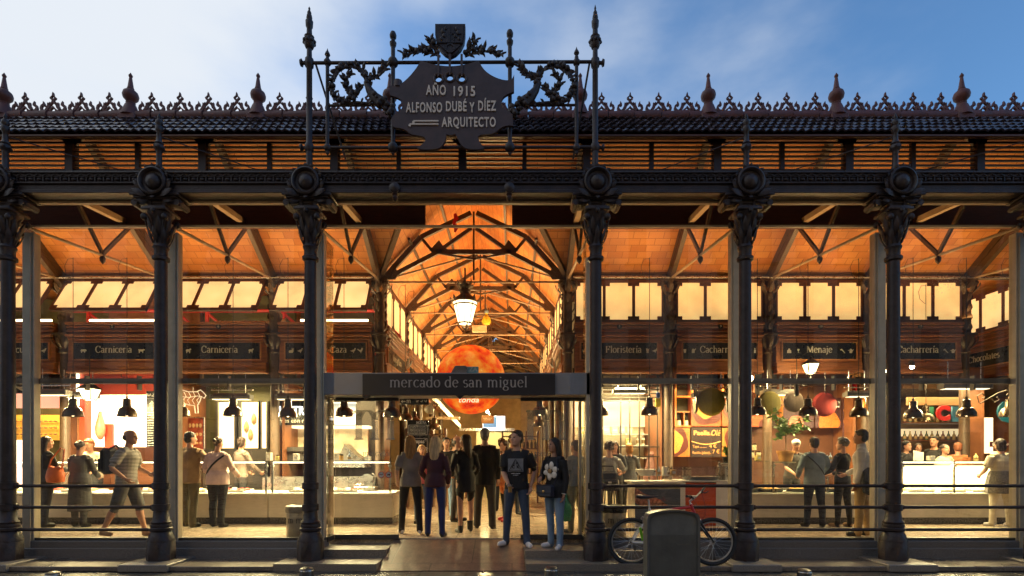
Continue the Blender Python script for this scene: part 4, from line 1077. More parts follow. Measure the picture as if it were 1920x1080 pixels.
# ------------------------------------------------------------------ the terrace across the square, seen only in the glass
FB = thing('facing_building', 'pale plastered apartment row with tall balcony windows across the square', 'apartment row', (0, -17, 0))
w_ = MB(); w_.bb(-60, 60, -22, -17, 0, 18.5); w_.bb(-60, 60, -22.4, -16.6, 18.5, 18.9); FBW = w_.build('wall', mat('far_plaster', (.5, .38, .30), .8, 0, .2, .6), FB, local=False)
r_ = MB(); r_._add([(-60, -16.4, 18.9), (60, -16.4, 18.9), (60, -19.5, 20.4), (-60, -19.5, 20.4), (60, -22.6, 18.9), (-60, -22.6, 18.9)], [(0, 1, 2, 3), (3, 2, 4, 5), (0, 3, 5), (1, 4, 2)]); r_.build('roof', TILE, FB, local=False)
wi = MB()
for k in range(5):
    for i in range(-12, 13):
        wi.mi = 0; wi.bb(i * 2.6 - .55, i * 2.6 + .55, -17.02, -16.95, .9 + 3.2 * k, 3.2 + 3.2 * k)
        if k: wi.mi = 1; wi.bb(i * 2.6 - .8, i * 2.6 + .8, -17, -16.5, .75 + 3.2 * k, .83 + 3.2 * k)
wo = wi.build('windows', [mat('far_window', (.03, .03, .035), .2), mat('far_balcony', (.05, .05, .05), .5)], FB, local=False); wo['kind'] = 'stuff'

# added unseen street lamps behind the viewer, placed to warm the iron columns
for x, lb in ((-7.0, 'added unseen street lamp left of the viewer, warm fill for the columns'), (8.4, 'added unseen street lamp right of the viewer, warm fill for the columns')):
    t = thing('added_street_lamp', lb, 'street lamp', (x, -3, 0), 0, 'added fill lamps behind the viewer')
    m_ = MB(); m_.lathe([(.16, 0), (.16, .3), (.10, .4), (.06, .9), (.05, 4.1), (.08, 4.15), (.05, 4.2)], n=14); m_.build('post', IRON, t)
    m_ = MB(); m_.lathe([(.10, 4.25), (.19, 4.65), (0, 4.66)], n=12); m_.build('lantern_glass', glow('added_street_pane', (1, .72, .40), 14), t)
    m_ = MB(); m_.lathe([(.24, 4.67), (.08, 4.86), (.03, 4.95), (0, 5.0)], n=12); m_.lathe([(.05, 4.18), (.11, 4.23), (.11, 4.25), (0, 4.25)], n=12); m_.build('added_lantern_cap', IRON, t)
    lamp('POINT', 'street_fill', t, (0, .28, 4.4), 50, (1, .66, .36), .15)
# ------------------------------------------------------------------ hanging lamps
BRONZE = mat('lamp_bronze', (.075, .05, .028), .3, .75, .2, 9)
SHADE_IN = mat('shade_inside', (.75, .66, .5), .5)
def pendant(px, py, Y, label, r=.17, energy=30, on=True, cable_top=5.35):
    bt = P(px, py, Y)
    t = thing('pendant_lamp', label, 'lamp', bt, 0, 'bell shaped pendant lamps over the counters')
    k = r / .17
    s = MB(); s.lathe([(.045, .34 * k), (.062, .33 * k), (.066, .22 * k), (.072, .205 * k), (.074, .18 * k), (.12, .15 * k), (.155, .08 * k), (r, 0), (r - .006, .0), (.148, .075 * k), (.113, .142 * k), (.06, .17 * k)], n=22)
    s.lathe([(.0, .40 * k), (.02, .40 * k), (.02, .345 * k), (.05, .34 * k)], n=10)
    s.build('lamp_shade', BRONZE, t)
    b = MB(); b.ball((0, 0, .055 * k), .05 * k, 12, 8); b.build('bulb', BULB, t)
    top = cable_top - bt.z
    c = MB(); c.tube([(0, 0, .39 * k), (0, 0, top - .35), (0, 0, top)], .006, 5)
    c.tube([(0, 0, top - .02), (-.10, 0, top + .02 - .05), (-.16, 0, top - .16), (-.13, 0, top - .32), (-.02, 0, top - .42)], .004, 5)
    c.build('cable', BLACK_P, t)
    if energy: lamp('SPOT', 'bulb_light', t, (0, 0, .03), energy, (1, .74, .42), .05)
    return t
for px, py, lb in ((137, 781, 'bronze pendant lamp over the woman with the tied up hair'), (238, 781, 'bronze pendant lamp in front of the glowing white butcher screen'), (338, 780, 'bronze pendant lamp partly behind a steel post, beside the wire cow'), (437, 780, 'bronze pendant lamp in front of the lit meat fridges'),
                   (540, 782, 'bronze pendant lamp covering part of the neon sign'), (645, 781, 'bronze pendant lamp in front of the food picture screen'), (735, 782, 'bronze pendant lamp seen through the left door leaf by the big letter m')):
    pendant(px, py, 10.05, lb)
for px, py, lb, yy in ((1012, 779, 'bronze pendant lamp behind the right door leaf', 10.5), (1125, 779, 'bronze pendant lamp half hidden by the column right of the entrance', 10.5), (1218, 778, 'bronze pendant lamp over the white promotion counter', 10.05), (1420, 778, 'bronze pendant lamp half hidden by a column near the pans', 10.1),
                   (1515, 779, 'grey pendant lamp hanging over the potted tree', 10.1), (1610, 781, 'bronze pendant lamp behind the tilted orange pan', 10.1), (1712, 784, 'left bronze pendant lamp over the bright right hand display', 10.05), (1736, 790, 'smaller pendant lamp behind the left lamp of the right display', 11.6), (1812, 781, 'bronze pendant lamp in front of the brown pillar at right', 10.05), (1893, 781, 'bronze pendant lamp in front of the blue round letter', 10.05)):
    pendant(px, py, yy, lb, .16, 26)
for px, py, yy, lb in ((760, 789, 11.6, 'leftmost of the three small lamps above the chalk menu'), (776, 796, 12.0, 'middle one of the three small lamps above the chalk menu'), (815, 806, 13.2, 'small lamp just right of the chalk menu board'), (1012, 800, 12.2, 'lower lamp behind the right door leaf, under the bigger one')):
    pendant(px, py, yy, lb, .15, 14)
def strip(px, py, Y, ln, label, energy=40, rz=0, rod_top=.5):
    c = P(px, py, Y); t = thing('strip_lamp', label, 'lamp', c, rz, 'slim strip lamps over the counters')
    m_ = MB(); m_.bb(-ln / 2, ln / 2, -.09, .07, -.03, .04, .01); m_.prism([(-.09, .04), (.07, .04), (.03, .09), (-.05, .09)], (0, 0, 0), (0, 1, 0), (0, 0, 1), (ln * .9, 0, 0))
    for s in (-1, 1): m_.bb(s * ln / 2 - .015, s * ln / 2 + .015, -.1, .08, -.04, .06)
    m_.build('lamp_body', mat('lamp_grey', (.20, .19, .17), .45, .3, .1), t)
    g_ = MB(); g_.bb(-ln / 2 + .03, ln / 2 - .03, -.075, .055, -.042, -.031); g_.build('lamp_tube', mat('tube_dim', (.8, .7, .5), .4, emit=(1, .84, .55), estr=2.5), t)
    r_ = MB()
    for s in (-1, 1): r_.tube([(s * ln * .35, 0, .05), (s * ln * .35, 0, rod_top)], .008, 5)
    r_.tube([(-ln * .55, 0, .16), (ln * .55, 0, .16)], .014, 6)
    r_.build('hanger', STEEL, t)
    lamp('AREA', 'tube_light', t, (0, 0, -.06), energy, (1, .78, .46), ln, None, .12)
for px, py, Y, ln, lb in ((100, 738, 10.7, .62, 'grey strip lamp left of the bronze pendant by the far left stall'), (158, 743, 10.9, .5, 'grey strip lamp beside the red butcher panel'), (435, 746, 10.8, .78, 'grey strip lamp above the lit meat fridges'), (556, 746, 10.8, .78, 'grey strip lamp above the neon sign, cut by a column'),
                          (640, 752, 11.3, .7, 'grey strip lamp above the food picture screen'), (1606, 741, 11.0, .46, 'grey strip lamp between the red and the orange pan'), (1808, 726, 10.4, .92, 'long dark strip lamp fixed under the right hand transom'), (1330, 742, 11.3, .7, 'grey strip lamp above the olive paella pan'), (1460, 738, 11.3, .7, 'grey strip lamp above the potted tree'), (1180, 735, 11.6, .7, 'grey strip lamp inside the shelf shop')):
    strip(px, py, Y, ln, lb, 34)
# the great lantern in the nave
lc = P(872, 612, 11.4)
LN = thing('hanging_lantern', 'great glowing glass lantern hanging from the nave roof truss', 'lantern', lc)
m_ = MB(); m_.lathe([(.14, .06), (.25, .50), (.245, .51), (.0, .52)], n=18); m_.lathe([(.0, .055), (.14, .06)], n=18); m_.build('lantern_glass', LAMPG, LN)
m_ = MB()
for z, r0 in ((.06, .145), (.44, .242), (.51, .268)): m_.lathe([(r0 - .012, z - .012), (r0 + .012, z - .012), (r0 + .012, z + .014), (r0 - .012, z + .014), (r0 - .012, z - .012)], n=24)
for k in range(8):
    a = 2 * PI * k / 8; m_.bar((.145 * math.cos(a), .145 * math.sin(a), .06), (.262 * math.cos(a), .262 * math.sin(a), .51), .012)
for k in range(4):
    a = 2 * PI * k / 4 + .4; d = Vector((math.cos(a), math.sin(a), 0))
    m_.tube([d * .14 + Vector((0, 0, .05)), d * .15 + Vector((0, 0, .0)), d * .09 + Vector((0, 0, .02)), d * .05 + Vector((0, 0, -.05)), d * .015 + Vector((0, 0, -.07))], .012, 6)
m_.lathe([(.0, -.12), (.02, -.10), (.015, -.06), (.03, -.04), (.0, .0)], n=10)
m_.build('lantern_frame', IRON_LT, LN)
m_ = MB(); m_.lathe([(.27, .52), (.22, .60), (.13, .66), (.10, .70), (.12, .74), (.09, .80), (.15, .86), (.12, .90), (.05, .92), (.02, .96), (.02, 1.25)], n=18)
for k in range(8):
    a = 2 * PI * k / 8; d = Vector((math.cos(a), math.sin(a), 0)); m_.leaf(d * .1 + Vector((0, 0, .78)), d * .17 + Vector((0, 0, .95)), .07, d, .4)
    m_.leaf(d * .26 + Vector((0, 0, .5)), d * .3 + Vector((0, 0, .62)), .08, d, .2)
m_.build('lantern_crown', IRON_IN, LN)
lamp('POINT', 'lantern_light', LN, (0, 0, .30), 120, (1, .74, .40), .12)
# mirror images of street lanterns in the glass, built as lit objects inside
def mirrored_lantern(px, py, Y, label, s=1.0, bracket=True, e=25):
    c = P(px, py, Y); t = thing('mirrored_lantern', label, 'lantern', c, 0, 'mirrored square street lanterns')
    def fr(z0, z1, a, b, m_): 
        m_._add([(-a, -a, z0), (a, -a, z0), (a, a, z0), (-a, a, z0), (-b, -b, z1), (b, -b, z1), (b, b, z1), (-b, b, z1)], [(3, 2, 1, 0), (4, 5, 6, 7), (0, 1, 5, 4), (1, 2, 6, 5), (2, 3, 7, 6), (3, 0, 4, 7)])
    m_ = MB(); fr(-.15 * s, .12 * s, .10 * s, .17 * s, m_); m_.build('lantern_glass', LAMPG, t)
    m_ = MB()
    for sx in (-1, 1):
        for sy in (-1, 1): m_.bar((sx * .10 * s, sy * .10 * s, -.15 * s), (sx * .172 * s, sy * .172 * s, .12 * s), .016 * s)
    for a, z in ((.10 * s, -.155 * s), (.172 * s, .122 * s)): m_.bb(-a - .008, a + .008, -a - .008, a + .008, z - .008, z + .008)
    fr(.13 * s, .26 * s, .19 * s, .05 * s, m_); m_.lathe([(.05 * s, .26 * s), (.03 * s, .30 * s), (.04 * s, .33 * s), (.0, .38 * s)], n=8)
    if bracket:
        m_.tube([(0, 0, -.16 * s), (0, 0, -.26 * s), (-.02, 0, -.36 * s), (-.14, 0, -.42 * s), (-.28, 0, -.42 * s)], .014, 6)
        m_.tube([(-.05, 0, -.40 * s), (-.12, 0, -.55 * s), (-.2, 0, -.48 * s), (-.16, 0, -.58 * s), (-.27, 0, -.70 * s)], .012, 6); m_.bb(-.32, -.25, -.03, .03, -.85 * s, -.32 * s, .01)
        m_.tube([(-.285, 0, -.33 * s), (-.285, 0, .6)], .008, 5)
    else: m_.tube([(0, 0, .36 * s), (0, 0, .9)], .008, 5)
    m_.build('lantern_frame', BLACK_P, t)
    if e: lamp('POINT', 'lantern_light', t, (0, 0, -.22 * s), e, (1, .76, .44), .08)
mirrored_lantern(1520, 690, 10.9, 'mirror image of a bracketed square lantern, built under the Menaje sign', .68)
mirrored_lantern(168, 738, 10.6, 'mirror image of a square lantern, built in front of the red butcher panel', .78, False)
for px, py, lb in ((1663, 695, 'bare bright spotlight beside the last column on the right'), (1710, 688, 'small spotlight right of the bare bright one')):
    c = P(px, py, 11.2); t = thing('spotlight', lb, 'spotlight', c)
    m_ = MB(); m_.ball((0, 0, 0), .045, 12, 8); m_.build('bulb', glow('spot_glow', (1, .78, .45), 40), t)
    m_ = MB(); m_.lathe([(.05, .02), (.055, .09), (.02, .12)], n=12); m_.tube([(0, 0, .12), (.05, .1, .16), (.2, .45, .10)], .012, 6); m_.build('lamp_housing', BRONZE, t)

# ------------------------------------------------------------------ fiery balloon over the entrance and small hanging things
bm_ = bpy.data.materials.new('balloon_fire'); bm_.use_nodes = True; t_ = bm_.node_tree; b_ = t_.nodes['Principled BSDF']
tc_ = t_.nodes.new('ShaderNodeTexCoord'); n_ = t_.nodes.new('ShaderNodeTexNoise'); n_.inputs['Scale'].default_value = 3.4; n_.inputs['Detail'].default_value = 9; n_.inputs['Roughness'].default_value = .62
cr_ = t_.nodes.new('ShaderNodeValToRGB'); t_.links.new(tc_.outputs['Object'], n_.inputs['Vector']); t_.links.new(n_.outputs['Fac'], cr_.inputs[0])
el = cr_.color_ramp.elements; el[0].position = .34; el[0].color = (.50, .012, .004, 1); el[1].position = .70; el[1].color = (.95, .50, .10, 1)
for p_, c_ in ((.44, (.85, .06, .008, 1)), (.52, (.92, .18, .012, 1)), (.60, (.95, .30, .03, 1))):
    e_ = el.new(p_); e_.color = c_
t_.links.new(cr_.outputs[0], b_.inputs['Base Color']); t_.links.new(cr_.outputs[0], b_.inputs['Emission Color']); b_.inputs['Emission Strength'].default_value = .6; b_.inputs['Roughness'].default_value = .45
bc = P(883, 712, 12.3); BAL = thing('balloon_globe', 'large fiery orange lit globe hanging behind the entrance name board', 'globe', bc)
m_ = MB(); m_.ball((0, 0, 0), .79, 40, 26); m_.build('globe', bm_, BAL)
o = text('lettering', 'tonda', .2, (.0, -.60, -.535), glow('pale_orange', (1, .75, .5), 1.2), BAL, ext=.003, sh=.3, rot=(R(90) + R(41), 0, 0), fit=.44)
m_ = MB(); m_.tube([(0, 0, .78), (0, 0, 2.4)], .006, 5); m_.build('cable', BLACK_P, BAL)
t = thing('pizza_sign', 'small pale blue sign reading PIZZA on top of the entrance header', 'sign', P(882, 700, 8.46))
m_ = MB(); m_.bb(-.19, .13, -.02, .02, .0, .105, .004); m_.build('sign_panel', mat('sign_blue', (.20, .42, .46), .5), t)
text('lettering', 'PIZZA', .1, (-.02, -.023, .058), WHITE_P, t, ext=.002, fit=.26)
t = thing('loudspeaker', 'small grey tilted box on the entrance header beside the blue sign', 'loudspeaker', P(861, 700, 8.40))
m_ = MB(); m_.prism([(-.13, 0), (.11, 0), (.11, .115), (-.06, .115)], (0, 0, 0), (1, 0, 0), (0, 0, 1), (0, .07, 0)); m_.build('speaker_box', mat('grey_plastic', (.22, .19, .17), .5), t)
t = thing('sign_box', 'cream box sign hanging under a roof tie beside the great lantern', 'sign', P(899, 616, 14.2))
m_ = MB(); m_.bb(-.19, .19, -.04, .04, -.10, .08, .01); m_.build('box', mat('cream_box', (.66, .52, .32), .5), t); m_ = MB(); m_.tube([(-.12, 0, .08), (-.12, 0, .35)], .006, 5); m_.tube([(.12, 0, .08), (.12, 0, .35)], .006, 5); m_.build('hanger', BLACK_P, t)
t = thing('yellow_cloth', 'crumpled yellow cloth bag hung from a roof tie right of the lantern', 'bag', P(912, 598, 14.2))
m_ = MB(); m_.lathe([(.0, -.15), (.10, -.14), (.13, -.08), (.115, .0), (.07, .07), (.03, .11), (.04, .15), (.0, .15)], n=9); m_.build('cloth', mat('yellow_cloth', (.62, .46, .02), .8, 0, .2, 12, .6, 14), t); m_ = MB(); m_.ball((0, 0, .19), .06, 9, 6); m_.tube([(0, 0, .22), (0, 0, .38)], .006, 5); m_.build('blue_knot', mat('blue_cloth', (.18, .26, .34), .8), t)
t = thing('red_ribbon', 'red ribbon hanging from the first truss of the nave', 'ribbon', P(853, 418, 11.5))
m_ = MB(); m_.tube([(0, 0, .20), (.03, 0, .1), (-.02, 0, .0), (.03, 0, -.10), (.0, 0, -.2)], [.03, .05, .04, .05, .02], 8, flat=.3); m_.build('ribbon', mat('red_cloth', (.50, .015, .015), .7, 0, .2, 12, .4, 20), t)

# ------------------------------------------------------------------ counters
MARB = mat('counter_marble', (.62, .55, .43), .3, 0, .14, 2.2, .03, 12)
PLINTH = mat('counter_plinth', (.055, .05, .045), .28, 0, .6, 40, .1, 60)
CGLASS = glassmat('case_glass', refl=.05)
LED = glow('case_light', (1.0, .86, .62), 6)
CTOP = mat('counter_top', (.78, .74, .66), .25, 0, .05, 6)
def counter(x0, x1, label, y=10.25, depth=.95, hb=.60, hc=1.22, lit=30, case=True, front=None, led=True):
    t = thing('display_counter', label, 'counter', ((x0 + x1) / 2, y, FL)); w2 = (x1 - x0) / 2
    m_ = MB(); m_.bb(-w2, w2, .0, depth, .13, hb - .035); m_.build('counter_body', front or MARB, t)
    m_ = MB(); m_.bb(-w2 + .0, w2 - .0, .05, depth - .04, .0, .128); m_.build('plinth', PLINTH, t)
    m_ = MB(); m_.bb(-w2, w2, -.03, depth, hb - .034, hb, .006); m_.build('counter_top', CTOP, t)
    if case:
        m_ = MB(); m_.bb(-w2 + .02, w2 - .02, .03, .04, hb + .002, hc - .02); m_.build('case_glass', CGLASS, t)
        m_ = MB(); m_.bb(-w2 + .01, w2 - .01, .01, .52, hc - .018, hc); m_.build('case_shelf', glassmat('shelf_glass', (.80, .86, .82), .10), t)
        m_ = MB(); n = max(2, int((x1 - x0) / .9) + 1)
        for k in range(n):
            x = -w2 + .05 + (2 * w2 - .1) * k / (n - 1); m_.bb(x - .016, x + .016, .045, .075, hb + .002, hc - .02); m_.bb(x - .03, x + .03, .025, .09, hc - .12, hc - .08)
        m_.build('case_posts', STEEL, t)
        if led:
            m_ = MB(); m_.bb(-w2 + .04, w2 - .04, .06, .085, hc - .045, hc - .022); m_.build('case_light', LED, t)
            lamp('AREA', 'case_lamp', t, (0, .22, hc - .06), lit, (1, .84, .56), 2 * w2 * .95, None, .2)
    return t
def lumps(mb, x0, x1, y0, y1, z, n, r, seed, flat=.6):
    rn = random.Random(seed)
    for i in range(n):
        a = rn.uniform(.6, 1.3) * r; mb.ball((rn.uniform(x0, x1), rn.uniform(y0, y1), z + a * flat * .6), a, 8, 5, (rn.uniform(.8, 1.4), rn.uniform(.8, 1.3), flat))
def tray(x, y, z, w, d, m, label, seed, n=14, r=.05, cat='food tray'):
    t = thing('food_tray', label, cat, (x, y, z), 0, 'food trays in the glass counters')
    m_ = MB(); m_.bb(-w / 2, w / 2, -d / 2, d / 2, .0, .02, .004); m_.bb(-w / 2, w / 2, -d / 2, -d / 2 + .012, .02, .045); m_.bb(-w / 2, w / 2, d / 2 - .012, d / 2, .02, .045); m_.build('tray', WHITE_P, t)
    f = MB(); lumps(f, -w / 2 + .06, w / 2 - .06, -d / 2 + .06, d / 2 - .06, .02, n, r, seed); o = f.build('food', m, t); o['kind'] = 'stuff'
    g_ = MB(); g_.M = Matrix.Translation((-w / 4, -d / 2 + .02, .03)) @ Matrix.Rotation(R(-20), 4, 'X'); g_.bb(-.05, .05, -.003, .003, 0, .075); g_.bb(.22, .31, -.003, .003, 0, .07); g_.build('price_tag', WHITE_P, t)
MEAT = mat('meat', (.42, .05, .035), .35, 0, .5, 14); HAM = mat('ham', (.55, .22, .13), .4, 0, .4, 12); CHIK = mat('chicken', (.62, .42, .22), .4, 0, .3, 12); SAUS = mat('sausage', (.28, .06, .03), .4, 0, .4, 10); CHEESE = mat('cheese', (.66, .48, .18), .5, 0, .2, 9)
counter(-13.0, -7.6, 'marble butcher counter at the left, behind the woman with the orange bag', lit=30)
counter(-7.58, -4.7, 'marble butcher counter in front of the meat fridges, with the two customers', lit=26)
counter(-4.68, X(735, 10.25), 'marble counter seen through the left door leaf, ending at the nave', lit=24)
i = 0
for x in np.arange(-12.2, -2.7, .74):
    if min(abs(x + 7.59), abs(x + 4.69)) < .38: continue
    m = (MEAT, HAM, SAUS, CHIK)[i % 4]; nm = ('red cuts of meat', 'pink slices of ham', 'dark sausages', 'pale chicken pieces')[i % 4]
    tray(x, 10.62, FL + .603, .6, .44, m, 'white tray of %s, %s from the left' % (nm, ('first', 'second', 'third', 'fourth', 'fifth', 'sixth', 'seventh', 'eighth', 'ninth', 'tenth', 'eleventh', 'twelfth', 'thirteenth')[i]), i); i += 1
# nave side of the left counter: sneeze guard post, scale, slicer
def scale_(x, y, z, label):
    t = thing('shop_scale', label, 'scale', (x, y, z)); m_ = MB(); m_.bb(-.16, .16, -.14, .14, 0, .08, .012); m_.bb(-.19, .19, -.16, .16, .085, .10, .004); m_.build('scale_base', STEEL, t)
    m_ = MB(); m_.bb(-.02, .02, .10, .13, .10, .36); m_.bb(-.13, .13, .08, .14, .36, .52, .01); m_.build('scale_display', WHITE_P, t)
scale_(-4.1, 10.95, FL + .602, 'white shop scale on the counter left of the entrance')
scale_(-6.0, 10.95, FL + .602, 'white shop scale behind the customer in the pale blouse')
t = thing('ham_slicer', 'steel ham slicer on the counter seen through the left door leaf', 'slicer', (-3.0, 10.95, FL + .602)); m_ = MB(); m_.bb(-.22, .22, -.15, .15, 0, .09, .015); m_.lathe([(0, -.01), (.13, -.01), (.13, .01), (0, .01)], (.02, 0, .22), 20, '-y'); m_.bb(-.2, -.02, -.1, .12, .09, .14, .01); m_.build('slicer_body', STEEL, t); m_ = MB(); m_.tube([(.16, 0, .09), (.2, .0, .3), (.12, 0, .36)], .015, 6); m_.build('slicer_arm', STEEL_D, t)

# ------------------------------------------------------------------ stall interiors on the left
M_OLIVE = mat('olive_wall', (.085, .080, .030), .6, 0, .3, 2); M_DARK = mat('dark_wall', (.045, .036, .03), .5, 0, .3, 2); M_RED = mat('red_panel', (.48, .055, .025), .45, 0, .12, 2); M_BRN = mat('brown_panel', (.20, .075, .03), .5, 0, .3, 3)
M_CREAM = mat('cream_wall', (.62, .50, .32), .6, 0, .1, 2)
def booth(name, label, x0, x1, m, y=12.9, ztop=3.7):
    t = thing(name, label, 'stall', ((x0 + x1) / 2, 11.9, FL)); w2 = (x1 - x0) / 2
    m_ = MB(); m_.bb(-w2, w2, y - 11.9, y - 11.8, 0, 5.2); m_.build('back_wall', m, t)
    m_ = MB(); m_.bb(-w2, -w2 + .05, .05, y - 11.9 - .002, 0, 3.1); m_.bb(w2 - .05, w2, .05, y - 11.902, 0, 3.1); m_.build('side_walls', M_BRN, t)
    m_ = MB(); m_.bb(-w2 + .05, w2 - .05, .1, y - 11.905, 3.0, 3.05); m_.build('stall_ceiling', M_DARK, t)
    return t
def bpart(mb, name, m, t): return mb.build(name, m, t, local=False)
B0 = booth('sausage_stall', 'stall with a mustard wall of hanging loaves at the left edge', -12.4, -9.85, M_OLIVE, 13.2)
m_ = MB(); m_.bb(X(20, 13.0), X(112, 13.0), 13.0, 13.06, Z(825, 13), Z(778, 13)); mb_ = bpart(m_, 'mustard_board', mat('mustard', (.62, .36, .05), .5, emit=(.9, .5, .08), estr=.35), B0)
m_ = MB()
for r_ in range(3):
    for k in range(9): m_.ball((X(32 + k * 9, 12.95), 12.95, Z(790 + r_ * 12, 12.95)), .055, 8, 5, (1, .5, .4))
o = m_.build('loaves', mat('loaf', (.30, .15, .05), .6, 0, .3, 10), mb_, local=False); o['kind'] = 'stuff'
m_ = MB(); m_.bb(X(0, 12), X(108, 12), 12.0, 12.05, Z(765, 12), Z(738, 12)); bpart(m_, 'pink_light_strip', glow('pink_glow', (1, .45, .30), 1.2), B0)
m_ = MB(); m_.bb(X(30, 12.2), X(48, 12.2), 12.2, 12.25, Z(925, 12.2), Z(825, 12.2)); bpart(m_, 'lit_cabinet', glow('cabinet_glow', (1, .72, .60), 2.2), B0)
m_ = MB(); m_.bb(X(0, 11.9), X(118, 11.9), 11.92, 11.97, Z(737, 11.9), Z(698, 11.9)); hb_ = bpart(m_, 'black_header', SIGNB, B0)
text('lettering', 'Q', .5, Vector((X(36, 11.9), 11.915, Z(716, 11.9))) - Vector(B0.location), LETTER_G, hb_, ext=.003); text('lettering', 'as', .34, Vector((X(64, 11.9), 11.915, Z(716, 11.9))) - Vector(B0.location), WHITE_P, hb_, ext=.003)
B1 = booth('butcher_stall', 'red fronted butcher stall with a glowing white screen', -9.75, -7.55, M_BRN, 12.9)
m_ = MB(); m_.bb(X(146, 11.95), X(291, 11.95), 11.95, 12.02, Z(740, 11.95), Z(689, 11.95)); rp = bpart(m_, 'red_header', M_RED, B1)
text('lettering', 'C', .17, Vector((X(231, 11.95), 11.945, Z(704, 11.95))) - Vector(B1.location), BLACK_P, rp, ext=.002)
m_ = MB(); m_.bb(X(162, 12.3), X(276, 12.3), 12.30, 12.36, Z(838, 12.3), Z(733, 12.3)); bpart(m_, 'lit_screen', glow('screen_white', (1, .84, .66), 2.6), B1)
m_ = MB(); m_.bb(X(146, 11.96), X(158, 11.96), 11.97, 12.03, Z(860, 11.96), Z(742, 11.96)); m_.bb(X(196, 12.2), X(210, 12.2), 12.2, 12.26, Z(860, 12.2), Z(795, 12.2)); bpart(m_, 'red_post', M_RED, B1)
m_ = MB(); m_.bb(X(143, 11.9), X(146, 11.9), 11.9, 11.94, Z(760, 11.9), Z(693, 11.9)); bpart(m_, 'neon_tube', TUBE, B1)
t = thing('cured_ham', 'pink leg of ham hanging behind the butcher counter', 'ham', P(188, 800, 12.1)); m_ = MB(); m_.lathe([(.0, -.30), (.04, -.28), (.09, -.18), (.105, -.04), (.08, .10), (.045, .24), (.03, .34), (.0, .35)], n=12); m_.build('ham', HAM, t); m_ = MB(); m_.tube([(0, 0, .36), (0, 0, .55)], .006, 5); m_.build('hook', STEEL, t)
def board(name, px0, px1, py0, py1, Y, label, m, cat='menu board'):
    c = P((px0 + px1) / 2, (py0 + py1) / 2, Y); t = thing(name, label, cat, c); w2 = (px1 - px0) / 2 * Y / F; h2 = (py1 - py0) / 2 * Y / F
    m_ = MB(); m_.bb(-w2, w2, -.012, .012, -h2, h2, .004); p_ = m_.build('panel', m, t)
    return t, p_, w2, h2
def scribble(mb, x0, x1, z, hgt, seed, y=-.0135):
    """a row of small marks that read as lettering from afar"""
    rn = random.Random(seed); x = x0
    while x < x1:
        w_ = rn.uniform(.4, 1.1) * hgt; x2 = min(x1, x + w_); mb.bb(x, x2, y - .002, y, z - hgt * rn.uniform(.3, .5), z + hgt * rn.uniform(.2, .5)); x = x2 + hgt * rn.uniform(.15, .6)
t, p_, w2, h2 = board('menu_board', 275, 300, 733, 838, 11.6, 'tall black menu board with a white arrow beside the glowing screen', SIGNB)
text('lettering', 'RAZA', .10, (-.02, -.0125, h2 - .09), WHITE_P, p_, ext=.002, fit=.24)
m_ = MB(); m_.prism([(-.02, -.12), (.02, -.12), (.02, .03), (.055, .03), (0, .11), (-.055, .03), (-.02, .03)], (-.02, -.015, h2 - .32), (1, 0, 0), (0, 0, 1), (0, .004, 0))
for k in range(12): scribble(m_, -w2 + .03, w2 - .04, h2 - .53 - k * .055, .026, k)
for zz in (h2 - .17, h2 - .47, -h2 + .03): m_.bb(-w2 + .015, w2 - .015, -.0155, -.013, zz - .004, zz + .004)
m_.build('lettering', WHITE_P, p_)
B2 = booth('fridge_stall', 'butcher stall with an olive wall and bright glass meat fridges', -7.45, -5.25, M_OLIVE, 12.9)
for a, b, nm in ((409, 441, 0), (452, 486, 1), (490, 501, 2)):
    m_ = MB(); m_.bb(X(a, 12.7), X(b, 12.7), 12.72, 12.80, Z(841, 12.7), Z(754, 12.7)); fo = bpart(m_, 'lit_fridge', glow('fridge_glow', (1, .80, .48), 2.0), B2)
    m_ = MB(); 
    for xx in (a - 1.5, b + 1.5): m_.bb(X(xx, 12.7) - .025, X(xx, 12.7) + .025, 12.66, 12.82, Z(843, 12.7), Z(752, 12.7))
    m_.bb(X(a, 12.7), X(b, 12.7), 12.67, 12.71, Z(842, 12.7) - .02, Z(842, 12.7) + .02)
    m_.build('fridge_frame', STEEL_D, fo, local=False)
m_ = MB(); m_.bb(X(395, 12.6), X(510, 12.6), 12.3, 12.85, FL, Z(843, 12.6)); bpart(m_, 'back_counter', M_DARK, B2)
for k, (px, py) in enumerate(((462, 800), (470, 815), (476, 785))):
    t = thing('cured_ham', ('uppermost', 'middle', 'lowest')[(1, 2, 0)[k]] + ' cured piece hanging in the right glass fridge', 'ham', P(px, py, 12.68)); m_ = MB(); m_.lathe([(0, -.16), (.05, -.1), (.06, 0), (.03, .1), (0, .14)], n=9); m_.build('ham', CHIK, t)
t, p_, w2, h2 = board('meat_poster', 337, 382, 784, 846, 12.2, 'framed poster of meat cuts in rows, behind the man in the tan jacket', mat('poster_red', (.30, .055, .03), .5, 0, .6, 9), 'poster')
m_ = MB()
for r_ in range(3):
    for k in range(6): m_.ball((-w2 + .08 + k * .08, -.013, h2 - .17 - r_ * .2), .033, 8, 5, (1, .15, 1.5 - r_ * .3))
o = m_.build('cuts', CHIK, p_)
m_ = MB(); m_.bb(-w2 - .015, w2 + .015, -.018, .014, h2, h2 + .02); m_.bb(-w2 - .015, w2 + .015, -.018, .014, -h2 - .02, -h2); m_.bb(-w2 - .02, -w2, -.018, .014, -h2, h2); m_.bb(w2, w2 + .02, -.018, .014, -h2, h2); m_.build('frame', STEEL, t)
